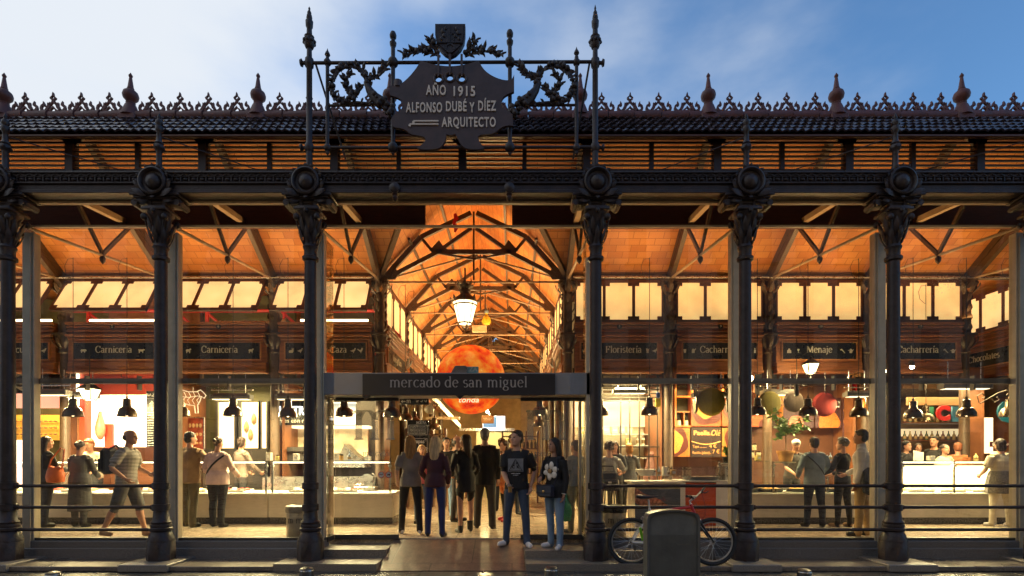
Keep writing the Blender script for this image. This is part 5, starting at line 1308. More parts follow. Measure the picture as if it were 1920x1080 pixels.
# wire cow
t = thing('wire_cow', 'white wire outline of a cow hanging at the left butcher window', 'wire sculpture', P(362, 752, 11.5))
NEON = mat('wire_white', (.85, .78, .6), .4, emit=(1, .86, .6), estr=.7)
cowp = [(-.30, .20), (-.27, .25), (-.1, .20), (.08, .20), (.16, .24), (.22, .19), (.28, .12), (.24, .06), (.18, .10), (.15, .0), (.10, -.08), (.11, -.26), (.05, -.26), (.03, -.10), (-.10, -.08), (-.16, -.06), (-.19, -.14), (-.24, -.12), (-.24, .0), (-.28, .06), (-.31, .0), (-.30, .20)]
m_ = MB(); m_.tube([(a, 0, b) for a, b in cowp], .010, 6)
for k in (-.2, -.1, 0, .1): m_.tube([(k, 0, .20), (k + .05, 0, .10), (k - .02, 0, .02), (k + .03, 0, -.07)], .007, 5)
m_.tube([(-.28, 0, .10), (-.1, 0, .08), (.1, 0, .11), (.17, 0, .1)], .007, 5); m_.tube([(.0, 0, .20), (.0, 0, .30)], .004, 5)
m_.build('wire', NEON, t)
B3 = booth('grill_stall', 'dark grill stall with a neon sign and steel kitchen, left of the nave', -5.15, -2.98, M_DARK, 13.0)
m_ = MB(); m_.bb(X(518, 12), X(600, 12), 12.0, 12.05, Z(797, 12), Z(752, 12)); nb_ = bpart(m_, 'sign_panel', SIGNB, B3)
off3 = Vector(B3.location)
text('lettering', 'NOSTRA', .28, Vector((X(549, 12), 11.985, Z(771, 12))) - off3, glow('neon_white', (.9, .95, 1), 6), nb_, ext=.004, fit=.80)
text('lettering', 'carnes con raza', .13, Vector((X(549, 12), 11.99, Z(789, 12))) - off3, mat('cream_text', (.8, .7, .5), .5, emit=(.9, .75, .5), estr=.5), nb_, ext=.003, fit=.86)
m_ = MB(); m_.bb(X(518, 12.7), X(690, 12.7), 12.7, 12.78, Z(868, 12.7), Z(803, 12.7)); bpart(m_, 'tiled_splashback', mat('splash', (.70, .60, .42), .3), B3)
m_ = MB(); m_.bb(X(518, 12.4), X(692, 12.4), 12.35, 12.7, Z(803, 12.4), Z(798, 12.4)); bpart(m_, 'hood_light', glow('hood_glow', (1, .82, .5), 2.2), B3)
m_ = MB(); m_.prism([(-.55, 0), (.62, 0), (.55, .16), (.35, .32), (.15, .52), (.05, .32), (-.55, .32)], (X(640, 12.2), 12.2, Z(876, 12.2)), (1, 0, 0), (0, 0, 1), (0, .5, 0)); bpart(m_, 'steel_hood', STEEL, B3)
m_ = MB(); m_.bb(X(522, 12.3), X(578, 12.3), 12.1, 12.6, Z(865, 12.3), Z(842, 12.3)); m_.bb(X(540, 12.05), X(582, 12.05), 12.0, 12.05, Z(846, 12), Z(838, 12)); bpart(m_, 'grill', STEEL_D, B3)
m_ = MB(); m_.bb(X(500, 11.5), X(704, 11.5), 11.3, 11.9, FL, Z(868, 11.5) - .3); bpart(m_, 'work_top', STEEL, B3)
t, p_, w2, h2 = board('food_screen', 627, 667, 748, 796, 11.9, 'lit picture screen of a grey plate of food above the grill', glow('screen_grey', (.72, .75, .66), .9), 'screen')
m_ = MB(); m_.ball((.04, -.012, -.02), .2, 18, 8, (1, .06, .35)); m_.build('plate_picture', mat('plate_dark', (.12, .13, .13), .4), p_); m_ = MB(); lumps(m_, -.06, .14, -.03, -.022, .02, 8, .04, 3); m_.build('food_picture', MEAT, p_)
lamp('AREA', 'kitchen_light', B3, (0, .5, 2.9), 22, (1, .76, .42), 1.4, None, .5)
lamp('AREA', 'fridge_light', B2, (0, .4, 2.9), 16, (1, .74, .40), 1.4, None, .4); lamp('AREA', 'stall_light', B1, (0, .3, 2.9), 20, (1, .76, .46), 1.4, None, .4); lamp('AREA', 'stall_light', B0, (0, .4, 2.9), 22, (1, .66, .36), 1.6, None, .5)
# red air ducts and a steel duct seen through the open panels
t = thing('red_duct', 'red pipe frame behind the open panels of the left butcher stalls', 'pipework', (-7.5, 12.6, 4.6))
m_ = MB()
for x in (-10.0, -7.9, -7.2, -5.4, -4.7, -3.2): m_.tube([(x, 12.6, 4.0), (x, 12.6, 5.3)], .045, 8); m_.tube([(x, 12.6, 5.0), (x + .5, 12.9, 4.5)], .035, 8)
m_.tube([(-10.5, 12.6, 5.05), (-3.1, 12.6, 5.05)], .04, 8); m_.build('pipes', mat('red_pipe', (.5, .02, .015), .4), t, local=False)
t = thing('steel_duct', 'shiny steel air duct behind the second row of open panels', 'duct', (-6.1, 12.3, 4.55))
m_ = MB(); m_.tube([(-6.9, 12.5, 4.62), (-5.7, 12.5, 4.62), (-5.3, 12.6, 4.7)], .17, 16); m_.build('duct', STEEL, t, local=False)

# ------------------------------------------------------------------ stall interiors on the right
LAT = mat('lattice_dark', (.05, .038, .028), .45, .3, .2)
B4 = booth('shelf_shop', 'bright white shelf shop behind a dark slatted lattice, right of the nave', 1.36, 3.36, mat('shop_white', (.74, .66, .5), .6), 13.4)
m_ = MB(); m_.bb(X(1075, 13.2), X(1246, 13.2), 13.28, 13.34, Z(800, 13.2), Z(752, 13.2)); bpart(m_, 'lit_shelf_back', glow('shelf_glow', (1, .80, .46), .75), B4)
m_ = MB()
for py in (814, 835): m_.bb(X(1075, 13), X(1246, 13), 12.9, 13.28, Z(py, 13) - .02, Z(py, 13))
m_.bb(X(1185, 12.9), X(1240, 12.9), 12.8, 13.28, Z(858, 12.9) - .02, Z(858, 12.9))
bpart(m_, 'shelves', WHITE_P, B4)
m_ = MB(); m_.bb(X(1075, 12.95), X(1246, 12.95), 12.9, 12.96, Z(752, 13), Z(742, 13)); bpart(m_, 'shelf_header', LAT, B4)
lamp('AREA', 'shop_light', B4, (0, .8, 2.9), 22, (1, .80, .48), 1.6, None, .8)
lamp('AREA', 'shop_front_light', B4, (0, -.25, 2.85), 22, (1, .78, .46), 1.5, None, .3)
t = thing('lattice_screen', 'dark metal lattice of bars and slats in front of the shelf shop', 'screen', (2.3, 11.95, FL))
m_ = MB()
for k in range(9): z = Z(696 + k * 7, 11.95); m_.bb(1.42, 3.3, 11.93, 11.95, z - .015, z + .015)
for px in (1075, 1100, 1130, 1164, 1181, 1199, 1217, 1233, 1246): m_.bb(X(px, 11.95) - .014, X(px, 11.95) + .014, 11.95, 11.975, Z(900 if px > 1150 else 985, 11.95), Z(690, 11.95))
for py in (838, 856, 880): m_.bb(X(1150, 11.95), 3.3, 11.93, 11.95, Z(py, 11.95) - .012, Z(py, 11.95) + .012)
m_.build('lattice', LAT, t, local=False)
rn = random.Random(4); cols = [(.7, .62, .45), (.75, .7, .6), (.3, .38, .5), (.6, .35, .12), (.55, .5, .42), (.72, .6, .2)]
pk = 0
def product(px, py, Y, wpx, hpx, col, label, kind='box'):
    t = thing('product_box' if kind == 'box' else 'bottle' if kind == 'bottle' else 'jar', label, kind, P(px, py, Y), 0, 'goods on the shelves of the right hand stalls')
    w_, h_ = wpx * Y / F, hpx * Y / F; m_ = MB(); cm = mat('pack_%d%d%d' % tuple(int(c * 99) for c in col), col, .4, 0, .1, 12)
    if kind == 'box':
        m_.bb(-w_ / 2, w_ / 2, -.06, .06, 0, h_, .006); o = m_.build('carton', cm, t); m_ = MB(); m_.bb(-w_ * .32, w_ * .32, -.063, -.061, h_ * .35, h_ * .7); m_.build('label_patch', WHITE_P, t)
    elif kind == 'bottle':
        m_.lathe([(w_ / 2, 0), (w_ / 2, h_ * .55), (w_ * .2, h_ * .72), (w_ * .18, h_ * .95), (w_ * .22, h_ * .96), (w_ * .2, h_)], n=12); m_.build('bottle', cm, t); m_ = MB(); m_.lathe([(w_ / 2 + .002, h_ * .15), (w_ / 2 + .002, h_ * .45)], n=12); m_.build('label_patch', mat('bottle_label', (.30, .20, .09), .6), t)
    else:
        m_.lathe([(w_ * .45, 0), (w_ / 2, .01), (w_ / 2, h_ * .75), (w_ * .42, h_ * .8)], n=14); m_.build('jar', cm, t); m_ = MB(); m_.lathe([(w_ * .44, h_ * .8), (w_ * .44, h_), (0, h_)], n=14); m_.build('lid', BRONZE, t)
for px, w_, h_, c_, lb in ((1136, 14, 14, 0, 'cream carton at the left end of the upper shop shelf'), (1152, 12, 12, 4, 'brown patterned carton in the middle of the upper shop shelf'), (1166, 10, 15, 2, 'blue packet on the upper shop shelf'), (1180, 8, 12, 1, 'first white canister of the upper shop shelf'), (1090, 12, 13, 5, 'yellowish carton seen left of the column on the upper shop shelf')):
    product(px, 813.5, 13.05, w_, h_, cols[c_], lb)
for px, w_, h_, c_, k, lb in ((1196, 7, 20, 1, 'bottle', 'left white bottle on the lower shop shelf'), (1206, 7, 22, 1, 'bottle', 'right white bottle on the lower shop shelf'), (1178, 10, 12, 5, 'box', 'yellow carton on the lower shop shelf'), (1222, 9, 16, 4, 'box', 'grey carton at the right end of the lower shop shelf')):
    product(px, 834.5, 13.05, w_, h_, cols[c_], lb, k)
t = thing('draped_garment', 'brown garment draped over a stand inside the shelf shop', 'garment', P(1222, 880, 12.5)); m_ = MB(); m_.lathe([(.18, -.45), (.2, -.2), (.17, .0), (.12, .2), (.09, .32), (.1, .36), (.03, .42)], n=11); m_.build('cloth', mat('mauve_cloth', (.18, .08, .06), .8, 0, .2, 9, .5, 14), t)
t = thing('banner', 'small yellow and blue paper sign beside the pendant lamp', 'sign', P(1234, 752, 11.5)); m_ = MB(); m_.bb(-.055, .055, -.004, .004, -.13, .06); m_.build('paper', mat('yellow_paper', (.70, .58, .03), .6), t); m_ = MB(); m_.ball((.0, 0, .13), .06, 10, 6, (.8, .2, 1.1)); m_.build('blue_emblem', mat('blue_paper', (.05, .10, .35), .6), t)
# promotion counter with a beach picture
t = thing('promotion_counter', 'white promotion counter with a picture of pink shells under dark water', 'counter', (X(1233, 9.9), 9.9, FL))
w2 = 43 * 9.9 / F; m_ = MB(); m_.bb(-w2, w2, 0, .6, 0, .80, .006); m_.build('counter_body', CTOP, t); m_ = MB(); m_.bb(-w2 - .06, w2 + .02, -.04, .64, .802, .84, .006); m_.build('counter_top', CTOP, t)
pm = bpy.data.materials.new('beach_picture'); pm.use_nodes = True; T_ = pm.node_tree; B_ = T_.nodes['Principled BSDF']; TC = T_.nodes.new('ShaderNodeTexCoord'); SX = T_.nodes.new('ShaderNodeSeparateXYZ'); T_.links.new(TC.outputs['Object'], SX.inputs[0])
V_ = T_.nodes.new('ShaderNodeTexVoronoi'); V_.inputs['Scale'].default_value = 22; T_.links.new(TC.outputs['Object'], V_.inputs['Vector']); N_ = T_.nodes.new('ShaderNodeTexNoise'); N_.inputs['Scale'].default_value = 3; T_.links.new(TC.outputs['Object'], N_.inputs['Vector'])
mA = T_.nodes.new('ShaderNodeMix'); mA.data_type = 'RGBA'; mA.inputs['A'].default_value = (.62, .27, .17, 1); mA.inputs['B'].default_value = (.10, .03, .02, 1); T_.links.new(V_.outputs['Distance'], mA.inputs['Factor'])
a1 = T_.nodes.new('ShaderNodeMath'); a1.operation = 'MULTIPLY_ADD'; a1.inputs[1].default_value = .5; T_.links.new(SX.outputs['X'], a1.inputs[0]); T_.links.new(SX.outputs['Z'], a1.inputs[2])
a2 = T_.nodes.new('ShaderNodeMath'); a2.operation = 'MULTIPLY_ADD'; a2.inputs[1].default_value = .12; T_.links.new(N_.outputs['Fac'], a2.inputs[0]); T_.links.new(a1.outputs[0], a2.inputs[2])
r1 = T_.nodes.new('ShaderNodeValToRGB'); r1.color_ramp.interpolation = 'CONSTANT'; T_.links.new(a2.outputs[0], r1.inputs[0]); e_ = r1.color_ramp.elements; e_[0].position = 0; e_[0].color = (0, 0, 0, 1); e_[1].position = .30; e_[1].color = (1, 1, 1, 1); e2 = e_.new(.56); e2.color = (0, 0, 0, 1)
mB = T_.nodes.new('ShaderNodeMix'); mB.data_type = 'RGBA'; mB.inputs['A'].default_value = (.060, .075, .11, 1); T_.links.new(mA.outputs['Result'], mB.inputs['B']); T_.links.new(r1.outputs[0], mB.inputs['Factor']); T_.links.new(mB.outputs['Result'], B_.inputs['Base Color'])
m_ = MB(); m_.bb(-w2 + .005, w2 - .005, -.006, -.001, .10, .70); m_.build('front_picture', pm, t)
m_ = MB(); m_.bb(-w2 + .005, w2 - .005, -.006, -.001, .702, .79); m_.build('front_band', mat('olive_band', (.35, .28, .12), .5), t)
for px, kind, w_, h_, c_, lb in ((1262, 'box', 9, 12, 3, 'orange carton on the white promotion counter'), (1246, 'box', 8, 17, 1, 'white carton on the white promotion counter'), (1236, 'bottle', 6, 17, 2, 'blue bottle on the white promotion counter'), (1226, 'jar', 8, 9, 1, 'white jar on the white promotion counter'), (1254, 'bottle', 5, 15, 1, 'thin white bottle on the white promotion counter')):
    product(px, 892, 10.1, w_, h_, cols[c_], lb, kind)
t = thing('bowl', 'white bowl on the white promotion counter', 'bowl', P(1210, 892, 10.15)); m_ = MB(); m_.lathe([(.10, 0), (.12, .015), (.19, .12), (.185, .125), (.11, .03), (.0, .025)], n=24); m_.build('bowl', WHITE_P, t)
# red counter with glass case and a paella pan
t = thing('red_counter', 'white and orange red counter with a low glass case, next to the promotion counter', 'counter', (X(1318, 10.0), 10.0, FL))
a_ = 26 * 10 / F
m_ = MB(); m_.bb(-.55, -.33, 0, .7, 0, .82); m_.bb(.25, .62, 0, .7, 0, .82); m_.build('white_sides', CTOP, t)
m_ = MB(); m_.bb(-.328, .248, .012, .66, 0, .80); m_.build('red_door', mat('orange_door', (.52, .07, .015), .35, 0, .1, 2), t)
m_ = MB(); m_.bb(-.56, .63, -.01, .71, .823, .85, .004); m_.build('counter_top', CTOP, t)
m_ = MB(); 
for x0, x1, y0, y1 in ((-.58, .42, .0, .008), (-.58, .42, .55, .558), (-.58, -.572, .01, .55), (.412, .42, .01, .55), (-.22, -.214, .01, .55)): m_.bb(x0, x1, y0, y1, .852, 1.1)
m_.bb(-.58, .42, 0, .558, 1.102, 1.112); m_.build('glass_case', CGLASS, t)
def pan(x, y, z, r, food, label, rot=None, handle=True, depth=.05, wire=None, backcol=None, rz=0):
    t = thing('paella_pan', label, 'pan', (x, y, z), 0, 'paella pans')
    if rot: t.rotation_euler = rot
    m_ = MB(); m_.lathe([(0, 0), (r * .88, 0), (r, depth), (r + .012, depth), (r * .89, -.012), (0, -.012)], n=32)
    for s in (-1, 1): m_.tube([(s * r * .98, -.06, depth), (s * (r + .06), -.05, depth), (s * (r + .06), .05, depth), (s * r * .98, .06, depth)], .010, 6)
    m_.build('pan', backcol or STEEL_D, t)
    if food: m_ = MB(); m_.lathe([(0, .03), (r * .5, .028), (r * .9, .018)], n=24); lumps(m_, -r * .6, r * .6, -r * .6, r * .6, .025, 26, .035, int(x * 10), .5); m_.build('rice', food, t)
    return t
RICE = mat('saffron_rice', (.62, .34, .05), .6, 0, .4, 30, .5, 60); RICE_D = mat('dark_rice', (.10, .05, .03), .5, 0, .5, 30, .5, 60)
pan(X(1314, 10.3), 10.3, FL + .87, .34, RICE_D, 'black pan of dark rice in the low glass case on the red counter')
# long paella counter, pans and the cook's things on it
counter(X(1346, 10.25), X(1662, 10.25), 'pale front counter of the paella stall with three customers', lit=24, led=False)
for k, px in enumerate((1395, 1442, 1500, 1560, 1625)): pan(X(px, 10.7), 10.7, FL + .62, .27, RICE if k != 3 else RICE_D, ('leftmost wide pan of rice on the paella counter', 'second pan of rice, under the potted tree', 'middle pan of yellow rice by the cook', 'pan of black rice in front of the customers', 'rightmost pan of rice on the paella counter')[k])
counter(X(1690, 10.25), X(1995, 10.25), 'glowing white display counter at the right window', lit=42)
for k, x in enumerate(np.arange(X(1715, 10.6), X(1960, 10.6), .62)): tray(x, 10.62, FL + .603, .5, .42, (CHEESE, CHIK, HAM, CHEESE, CHIK)[k % 5], ('first', 'second', 'third', 'fourth', 'fifth', 'sixth')[k] + ' white tray in the glowing right display counting from the left', 40 + k)
m_ = MB(); m_.bb(X(1690, 10.9), X(1995, 10.9), 10.9, 10.92, FL + .62, FL + 1.12)
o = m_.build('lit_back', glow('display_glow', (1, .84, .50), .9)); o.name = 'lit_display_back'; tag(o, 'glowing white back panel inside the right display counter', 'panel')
# paella stall back wall
B5 = booth('paella_stall', 'orange paella stall with food pictures and cubby shelves', 3.5, 7.7, mat('paella_wall', (.10, .036, .014), .5, 0, .3, 2), 12.7)
lamp('AREA', 'stall_light', B5, (-1.0, .25, 2.9), 9, (1, .66, .30), 1.6, None, .4); lamp('AREA', 'stall_light', B5, (1.0, .25, 2.9), 6, (1, .66, .30), 1.6, None, .4)
YP = 12.5
OWOOD = mat('orange_wood', (.55, .20, .045), .45, 0, .2, 3)
m_ = MB()
for px in (1263, 1294, 1351, 1408, 1437, 1462): m_.bb(X(px, YP) - .022, X(px, YP) + .022, YP - .15, YP + .1, Z(800, YP), Z(690, YP))
for py in (692, 745): m_.bb(X(1263, YP), X(1465, YP), YP - .148, YP + .1, Z(py, YP) - .02, Z(py, YP) + .02)
m_.bb(X(1263, YP), X(1294, YP), YP - .147, YP + .1, Z(773, YP) - .015, Z(773, YP) + .015); m_.bb(X(1263, YP), X(1294, YP), YP - .15, YP + .1, Z(800, YP) - .02, Z(800, YP) + .02); m_.bb(X(1279, YP) - .01, X(1279, YP) + .01, YP - .146, YP + .1, Z(800, YP), Z(773, YP))
bpart(m_, 'cubby_shelf', OWOOD, B5)
m_ = MB(); m_.bb(X(1262, YP), X(1465, YP), YP + .1, YP + .12, Z(800, YP), Z(690, YP)); bpart(m_, 'cubby_back', M_DARK, B5)
for px, lb in ((1272, 'left'), (1286, 'right')): product(px, 799, YP - .08, 9, 13, (.7, .62, .5), lb + ' jar of the pair in the orange cubby shelf', 'jar')
for px, py, lb in ((1414, 842, 'upper tin of the stack behind the paella counter'), (1410, 856, 'lower left tin of the stack behind the paella counter'), (1422, 856, 'lower right tin of the stack behind the paella counter')): product(px, py + 2, 12.2, 9, 12, (.45, .40, .25), lb, 'jar')
RED_P = mat('poster_orange', (.50, .10, .03), .5, 0, .45, 40); YEL_P = mat('poster_yellow', (.40, .15, .03), .5, 0, .4, 40); BOWL = mat('bowl_red', (.10, .022, .018), .4, 0, .3, 5); PRICE = mat('rice_picture', (.60, .27, .05), .6, 0, .5, 45); DKP = mat('poster_dark', (.055, .022, .03), .5, 0, .5, 6)
def poster(x0, x1, y0, y1, bg, bowl, rice, label, ricem=None):
    t, p_, w2, h2 = board('food_poster', x0 + .6, x1 - .6, y0 + .6, y1 - .6, YP - .17, label, bg, 'poster'); cx, cy = (x0 + x1) / 2, (y0 + y1) / 2; k = (YP - .17) / F
    for (a, b, r_), mm, dd, nm in ((bowl, BOWL, -.014, 'bowl_picture'), (rice, ricem or PRICE, -.017, 'rice_picture')):
        pts = []
        for i in range(40):
            th = 2 * PI * i / 40; rr = r_ * (1 + .05 * math.sin(5 * th + a))
            pts.append((min(w2 - .004, max(-w2 + .004, (a - cx + rr * math.cos(th)) * k)), min(h2 - .004, max(-h2 + .004, (cy - b + rr * math.sin(th)) * k))))
        q = [pts[0]]
        for p2 in pts[1:]:
            if abs(p2[0] - q[-1][0]) + abs(p2[1] - q[-1][1]) > .004: q.append(p2)
        m_ = MB(); m_.prism(q, (0, dd, 0), (1, 0, 0), (0, 0, 1), (0, .003, 0)); m_.build(nm, mm, p_)
poster(1295, 1352, 745, 800, RED_P, (1325, 766, 31), (1323, 766, 19), 'orange red poster of a rice bowl behind the olive pan')
poster(1353, 1402, 745, 800, RED_P, (1387, 768, 30), (1388, 768, 19), 'orange red poster of a rice bowl cut by the column')
poster(1263, 1294, 802, 857, YEL_P, (1260, 828, 30), (1257, 828, 23), 'yellow poster of a rice bowl left of the black price sign')
poster(1353, 1402, 802, 857, YEL_P, (1395, 826, 36), (1400, 828, 24), 'yellow poster of a rice bowl right of the black price sign')
poster(1408, 1434, 778, 801, RED_P, (1440, 800, 18), (1445, 800, 10), 'small red food poster right of the column')
poster(1468, 1526, 762, 803, DKP, (1490, 790, 6), (1492, 793, 14), 'dark poster with pink seafood above the potted tree', mat('shrimp', (.55, .16, .09), .5, 0, .5, 40))
poster(1528, 1578, 745, 803, DKP, (1540, 780, 8), (1554, 792, 20), 'dark poster with orange food under the dark red pan', mat('orange_food', (.6, .17, .03), .5, 0, .5, 40))
t, p_, w2, h2 = board('price_sign', 1295.5, 1351.5, 801.5, 857, YP - .17, 'black price sign between the yellow rice posters', mat('price_black', (.035, .02, .018), .4), 'sign')
OT = mat('sign_orange', (.80, .36, .10), .5, emit=(.9, .4, .1), estr=.25)
text('lettering', 'Paella', .15, (-.10, -.0125, h2 - .13), OT, p_, ext=.002, fit=.37, bold=.003); text('lettering', 'y', .06, (.115, -.0125, h2 - .15), OT, p_, ext=.002); text('lettering', 'Olé', .19, (.225, -.0125, h2 - .13), OT, p_, ext=.002, sh=.25, fit=.2)
text('lettering', 'Tapa ..........', .09, (-.15, -.0125, -.10), OT, p_, ext=.002, fit=.32); text('lettering', '4 €', .12, (.16, -.0125, -.09), OT, p_, ext=.002); text('lettering', 'Ración (plato)..', .09, (-.10, -.0125, -.24), OT, p_, ext=.002, fit=.42); text('lettering', '7 €', .12, (.23, -.0125, -.22), OT, p_, ext=.002)
m_ = MB(); m_.tube([(-w2 + .01 + (2 * w2 - .02) * k / 10, -.016, .02 - .07 * math.sin(PI * k / 10)) for k in range(11)], .011, 6); m_.build('swoosh', OT, p_)
t, p_, w2, h2 = board('stall_sign', 1586, 1640, 688, 718, 12.1, 'dark sign reading Paella Olé above the map of Spain', mat('price_black', (0, 0, 0)), 'sign'); text('lettering', 'Paella', .15, (-.09, -.0125, .0), OT, p_, ext=.002, fit=.34, sh=.1); text('lettering', 'Olé', .19, (.2, -.0125, .02), OT, p_, ext=.002, sh=.25, fit=.2)
t, p_, w2, h2 = board('map_panel', 1580, 1646, 748, 856, 12.3, 'dark purple panel with an orange map and red price lines', mat('map_purple', (.075, .025, .035), .5), 'menu board')
m_ = MB(); k = 12.3 / F
m_.prism([((a - 1613) * k, (802 - b) * k) for a, b in ((1588, 765), (1597, 752), (1600, 758), (1595, 772), (1592, 780), (1597, 783), (1590, 797), (1583, 800), (1581, 790), (1583, 778), (1581, 768))], (0, -.015, 0), (1, 0, 0), (0, 0, 1), (0, .005, 0)); m_.build('map', mat('map_orange', (.72, .30, .06), .5, 0, .3, 8), p_)
m_ = MB()
for r_, py in enumerate((789, 798, 810, 815, 823, 828, 835, 840)): scribble(m_, (1602 + (0 if r_ < 2 else -4) - 1613) * k, (1618 - 1613) * k, (802 - py) * k, .03, 20 + r_, -.014)
m_.build('lettering', mat('red_text', (.6, .10, .08), .5), p_)
# hanging pans
OLIV = mat('pan_olive', (.26, .22, .02), .35, .2, .2, 3); 
for px, py, r_, c_, rx, rz, lb in ((1335, 753, .285, (.26, .22, .03), 0, 0, 'olive paella pan hanging left of the column'), (1445, 755, .235, (.33, .28, .10), 0, 0, 'dull yellow pan hanging right of the column'), (1404, 753, .22, (.36, .12, .05), 0, 0, 'dusty orange pan partly behind a column'), (1548, 758, .245, (.11, .012, .010), 0, 0, 'dark red pan hanging right of the grey pendant'), (1306, 753, .25, (.10, .08, .05), 0, 78, 'thin dark pan seen edge on, left of the olive pan'), (1366, 750, .26, (.02, .017, .013), 0, 70, 'black pan turned edge on, right of the olive pan'), (1624, 755, .285, (.42, .17, .03), 12, 62, 'tilted orange copper pan by the last steel post'), (1604, 725, .16, (.55, .02, .02), 0, 50, 'small bright red pan left of the copper pan'), (1490, 753, .21, (.10, .075, .06), 0, 0, 'greyish brown pan behind the mirrored bracketed lantern')):
    YY = 11.15; c = P(px, py, YY); cm = mat('pan_c_%d' % px, c_, .85, 0, .25, 3, spec=.08)
    t = thing('hanging_pan', lb, 'pan', c, R(rz), 'round pans hanging over the paella stall')
    m_ = MB(); m_.M = Matrix.Rotation(R(rx), 4, 'Y')
    m_.lathe([(0, .012), (r_ * .86, .012), (r_ * .92, .004), (r_, -.04), (r_ + .012, -.042), (r_ * .93, -.006), (r_ * .86, 0), (0, 0)], (0, 0, 0), 40, '-y'); m_.build('pan', cm, t)
    m_ = MB()
    for s in (-1, 1): m_.tube([(s * r_ * .97, .035, -.06), (s * (r_ + .06), .035, -.05), (s * (r_ + .06), .035, .05), (s * r_ * .97, .035, .06)], .010, 6)
    m_.tube([(0, .02, r_), (0, .02, 3.4 - c.z)], .004, 4); m_.build('handles', STEEL_D, t)
# jars and tins standing on the glass shelves of the counters
for k, (px, Y, w_, h_, c_, kd, lb) in enumerate(((300, 10.4, 9, 12, 3, 'jar', 'amber jar on the glass shelf right of the walking man'), (505, 10.4, 8, 15, 4, 'box', 'small carton on the glass shelf right of the butcher in grey'), (520, 10.4, 7, 11, 5, 'jar', 'yellow jar beside the small carton on the glass shelf'), (556, 10.4, 9, 13, 1, 'box', 'white carton on the glass shelf by the column'),
        (640, 10.4, 8, 12, 3, 'jar', 'amber jar on the glass shelf behind the left door leaf'), (655, 10.4, 6, 17, 2, 'bottle', 'blue bottle on the glass shelf behind the left door leaf'), (690, 10.4, 10, 9, 1, 'box', 'flat white carton on the glass shelf behind the left door leaf'), (1405, 10.4, 7, 12, 3, 'jar', 'orange jar on the glass shelf left of the potted tree'), (1421, 10.4, 8, 10, 5, 'box', 'yellow carton on the glass shelf left of the potted tree'),
        (1557, 10.4, 6, 15, 2, 'bottle', 'blue bottle on the glass shelf between the two customers'), (1745, 10.4, 9, 9, 4, 'box', 'brown carton on the glowing right counter'), (1830, 10.4, 7, 14, 5, 'bottle', 'yellow bottle on the glowing right counter left of the woman'))):
    product(px, Z(0, 1) * 0 + HZ + (CAMZ - FL - 1.222) * F / Y, Y, w_, h_, cols[c_], lb, kd)
# potted tree and basil
def potted(px, py, Y, label, pr, ph, th, cr, n, seed, potm, lean=0, leafs=.11, leafm=None):
    c = P(px, py, Y); t = thing('potted_tree' if th > .2 else 'potted_herb', label, 'potted plant', c)
    m_ = MB(); m_.lathe([(pr * .72, 0), (pr * .95, ph * .75), (pr * 1.06, ph * .76), (pr * 1.08, ph), (pr * .98, ph), (pr * .92, ph * .9), (0, ph * .9)], n=22); m_.build('pot', potm, t)
    m_ = MB(); m_.lathe([(pr * 1.15, -.02), (pr * 1.25, .0), (pr * .7, -.004)], n=22); m_.build('saucer', WHITE_P, t)
    rn = random.Random(seed); tr = MB(); top = Vector((lean, 0, ph + th)); tr.tube([(0, 0, ph * .85), (lean * .2 + .01, 0, ph + th * .4), tuple(top)], [.018, .014, .010], 7); fo = MB()
    for b in range(12):
        a = rn.uniform(0, 2 * PI); e = rn.uniform(-.35, 1.25); d = Vector((math.cos(a) * math.cos(e), math.sin(a) * math.cos(e) * .8, math.sin(e))); L_ = cr * rn.uniform(.7, 1.1)
        p1 = top + d * L_ * .5 + Vector((0, 0, .02)); p2 = top + d * L_ + Vector((0, 0, -.04)); tr.tube([top, p1, p2], [.008, .006, .003], 5)
        for k in range(n):
            s = rn.random(); q = (top.lerp(p1, s * 2) if s < .5 else p1.lerp(p2, s * 2 - 1)); dd = Vector((rn.gauss(0, 1), rn.gauss(0, 1), rn.gauss(-.1, .7))).normalized()
            fo.leaf(q, q + dd * leafs * rn.uniform(.7, 1.2), leafs * .5, (rn.gauss(0, .5), rn.gauss(0, .5), 1), rn.uniform(-.2, .4), .002)
    tr.build('trunk', mat('twig', (.22, .14, .07), .7), t); fo.build('foliage', leafm or mat('leaf_green', (.09, .20, .035), .45, 0, .5, 9, col2=(.20, .36, .08)), t)
potted(1473, 866, 10.55, 'small leafy tree in a terracotta pot on the paella counter', .155, .22, .40, .60, 26, 3, mat('flower_pot', (.66, .32, .08), .6, 0, .15, 5))
potted(1364, 868, 10.35, 'bright green basil in a small dark pot beside the red counter', .10, .13, .06, .20, 16, 5, BLACK_P, 0, .085, mat('basil', (.13, .28, .04), .5, 0, .4, 9))
t = thing('herb_stand', 'pale steel stand carrying the basil pot', 'stand', P(1364, 871, 10.35)); m_ = MB(); m_.bb(-.13, .13, -.12, .12, -.03, -.004, .004); m_.bb(-.11, .11, -.10, .10, -.52, -.03); m_.build('stand', STEEL, t)
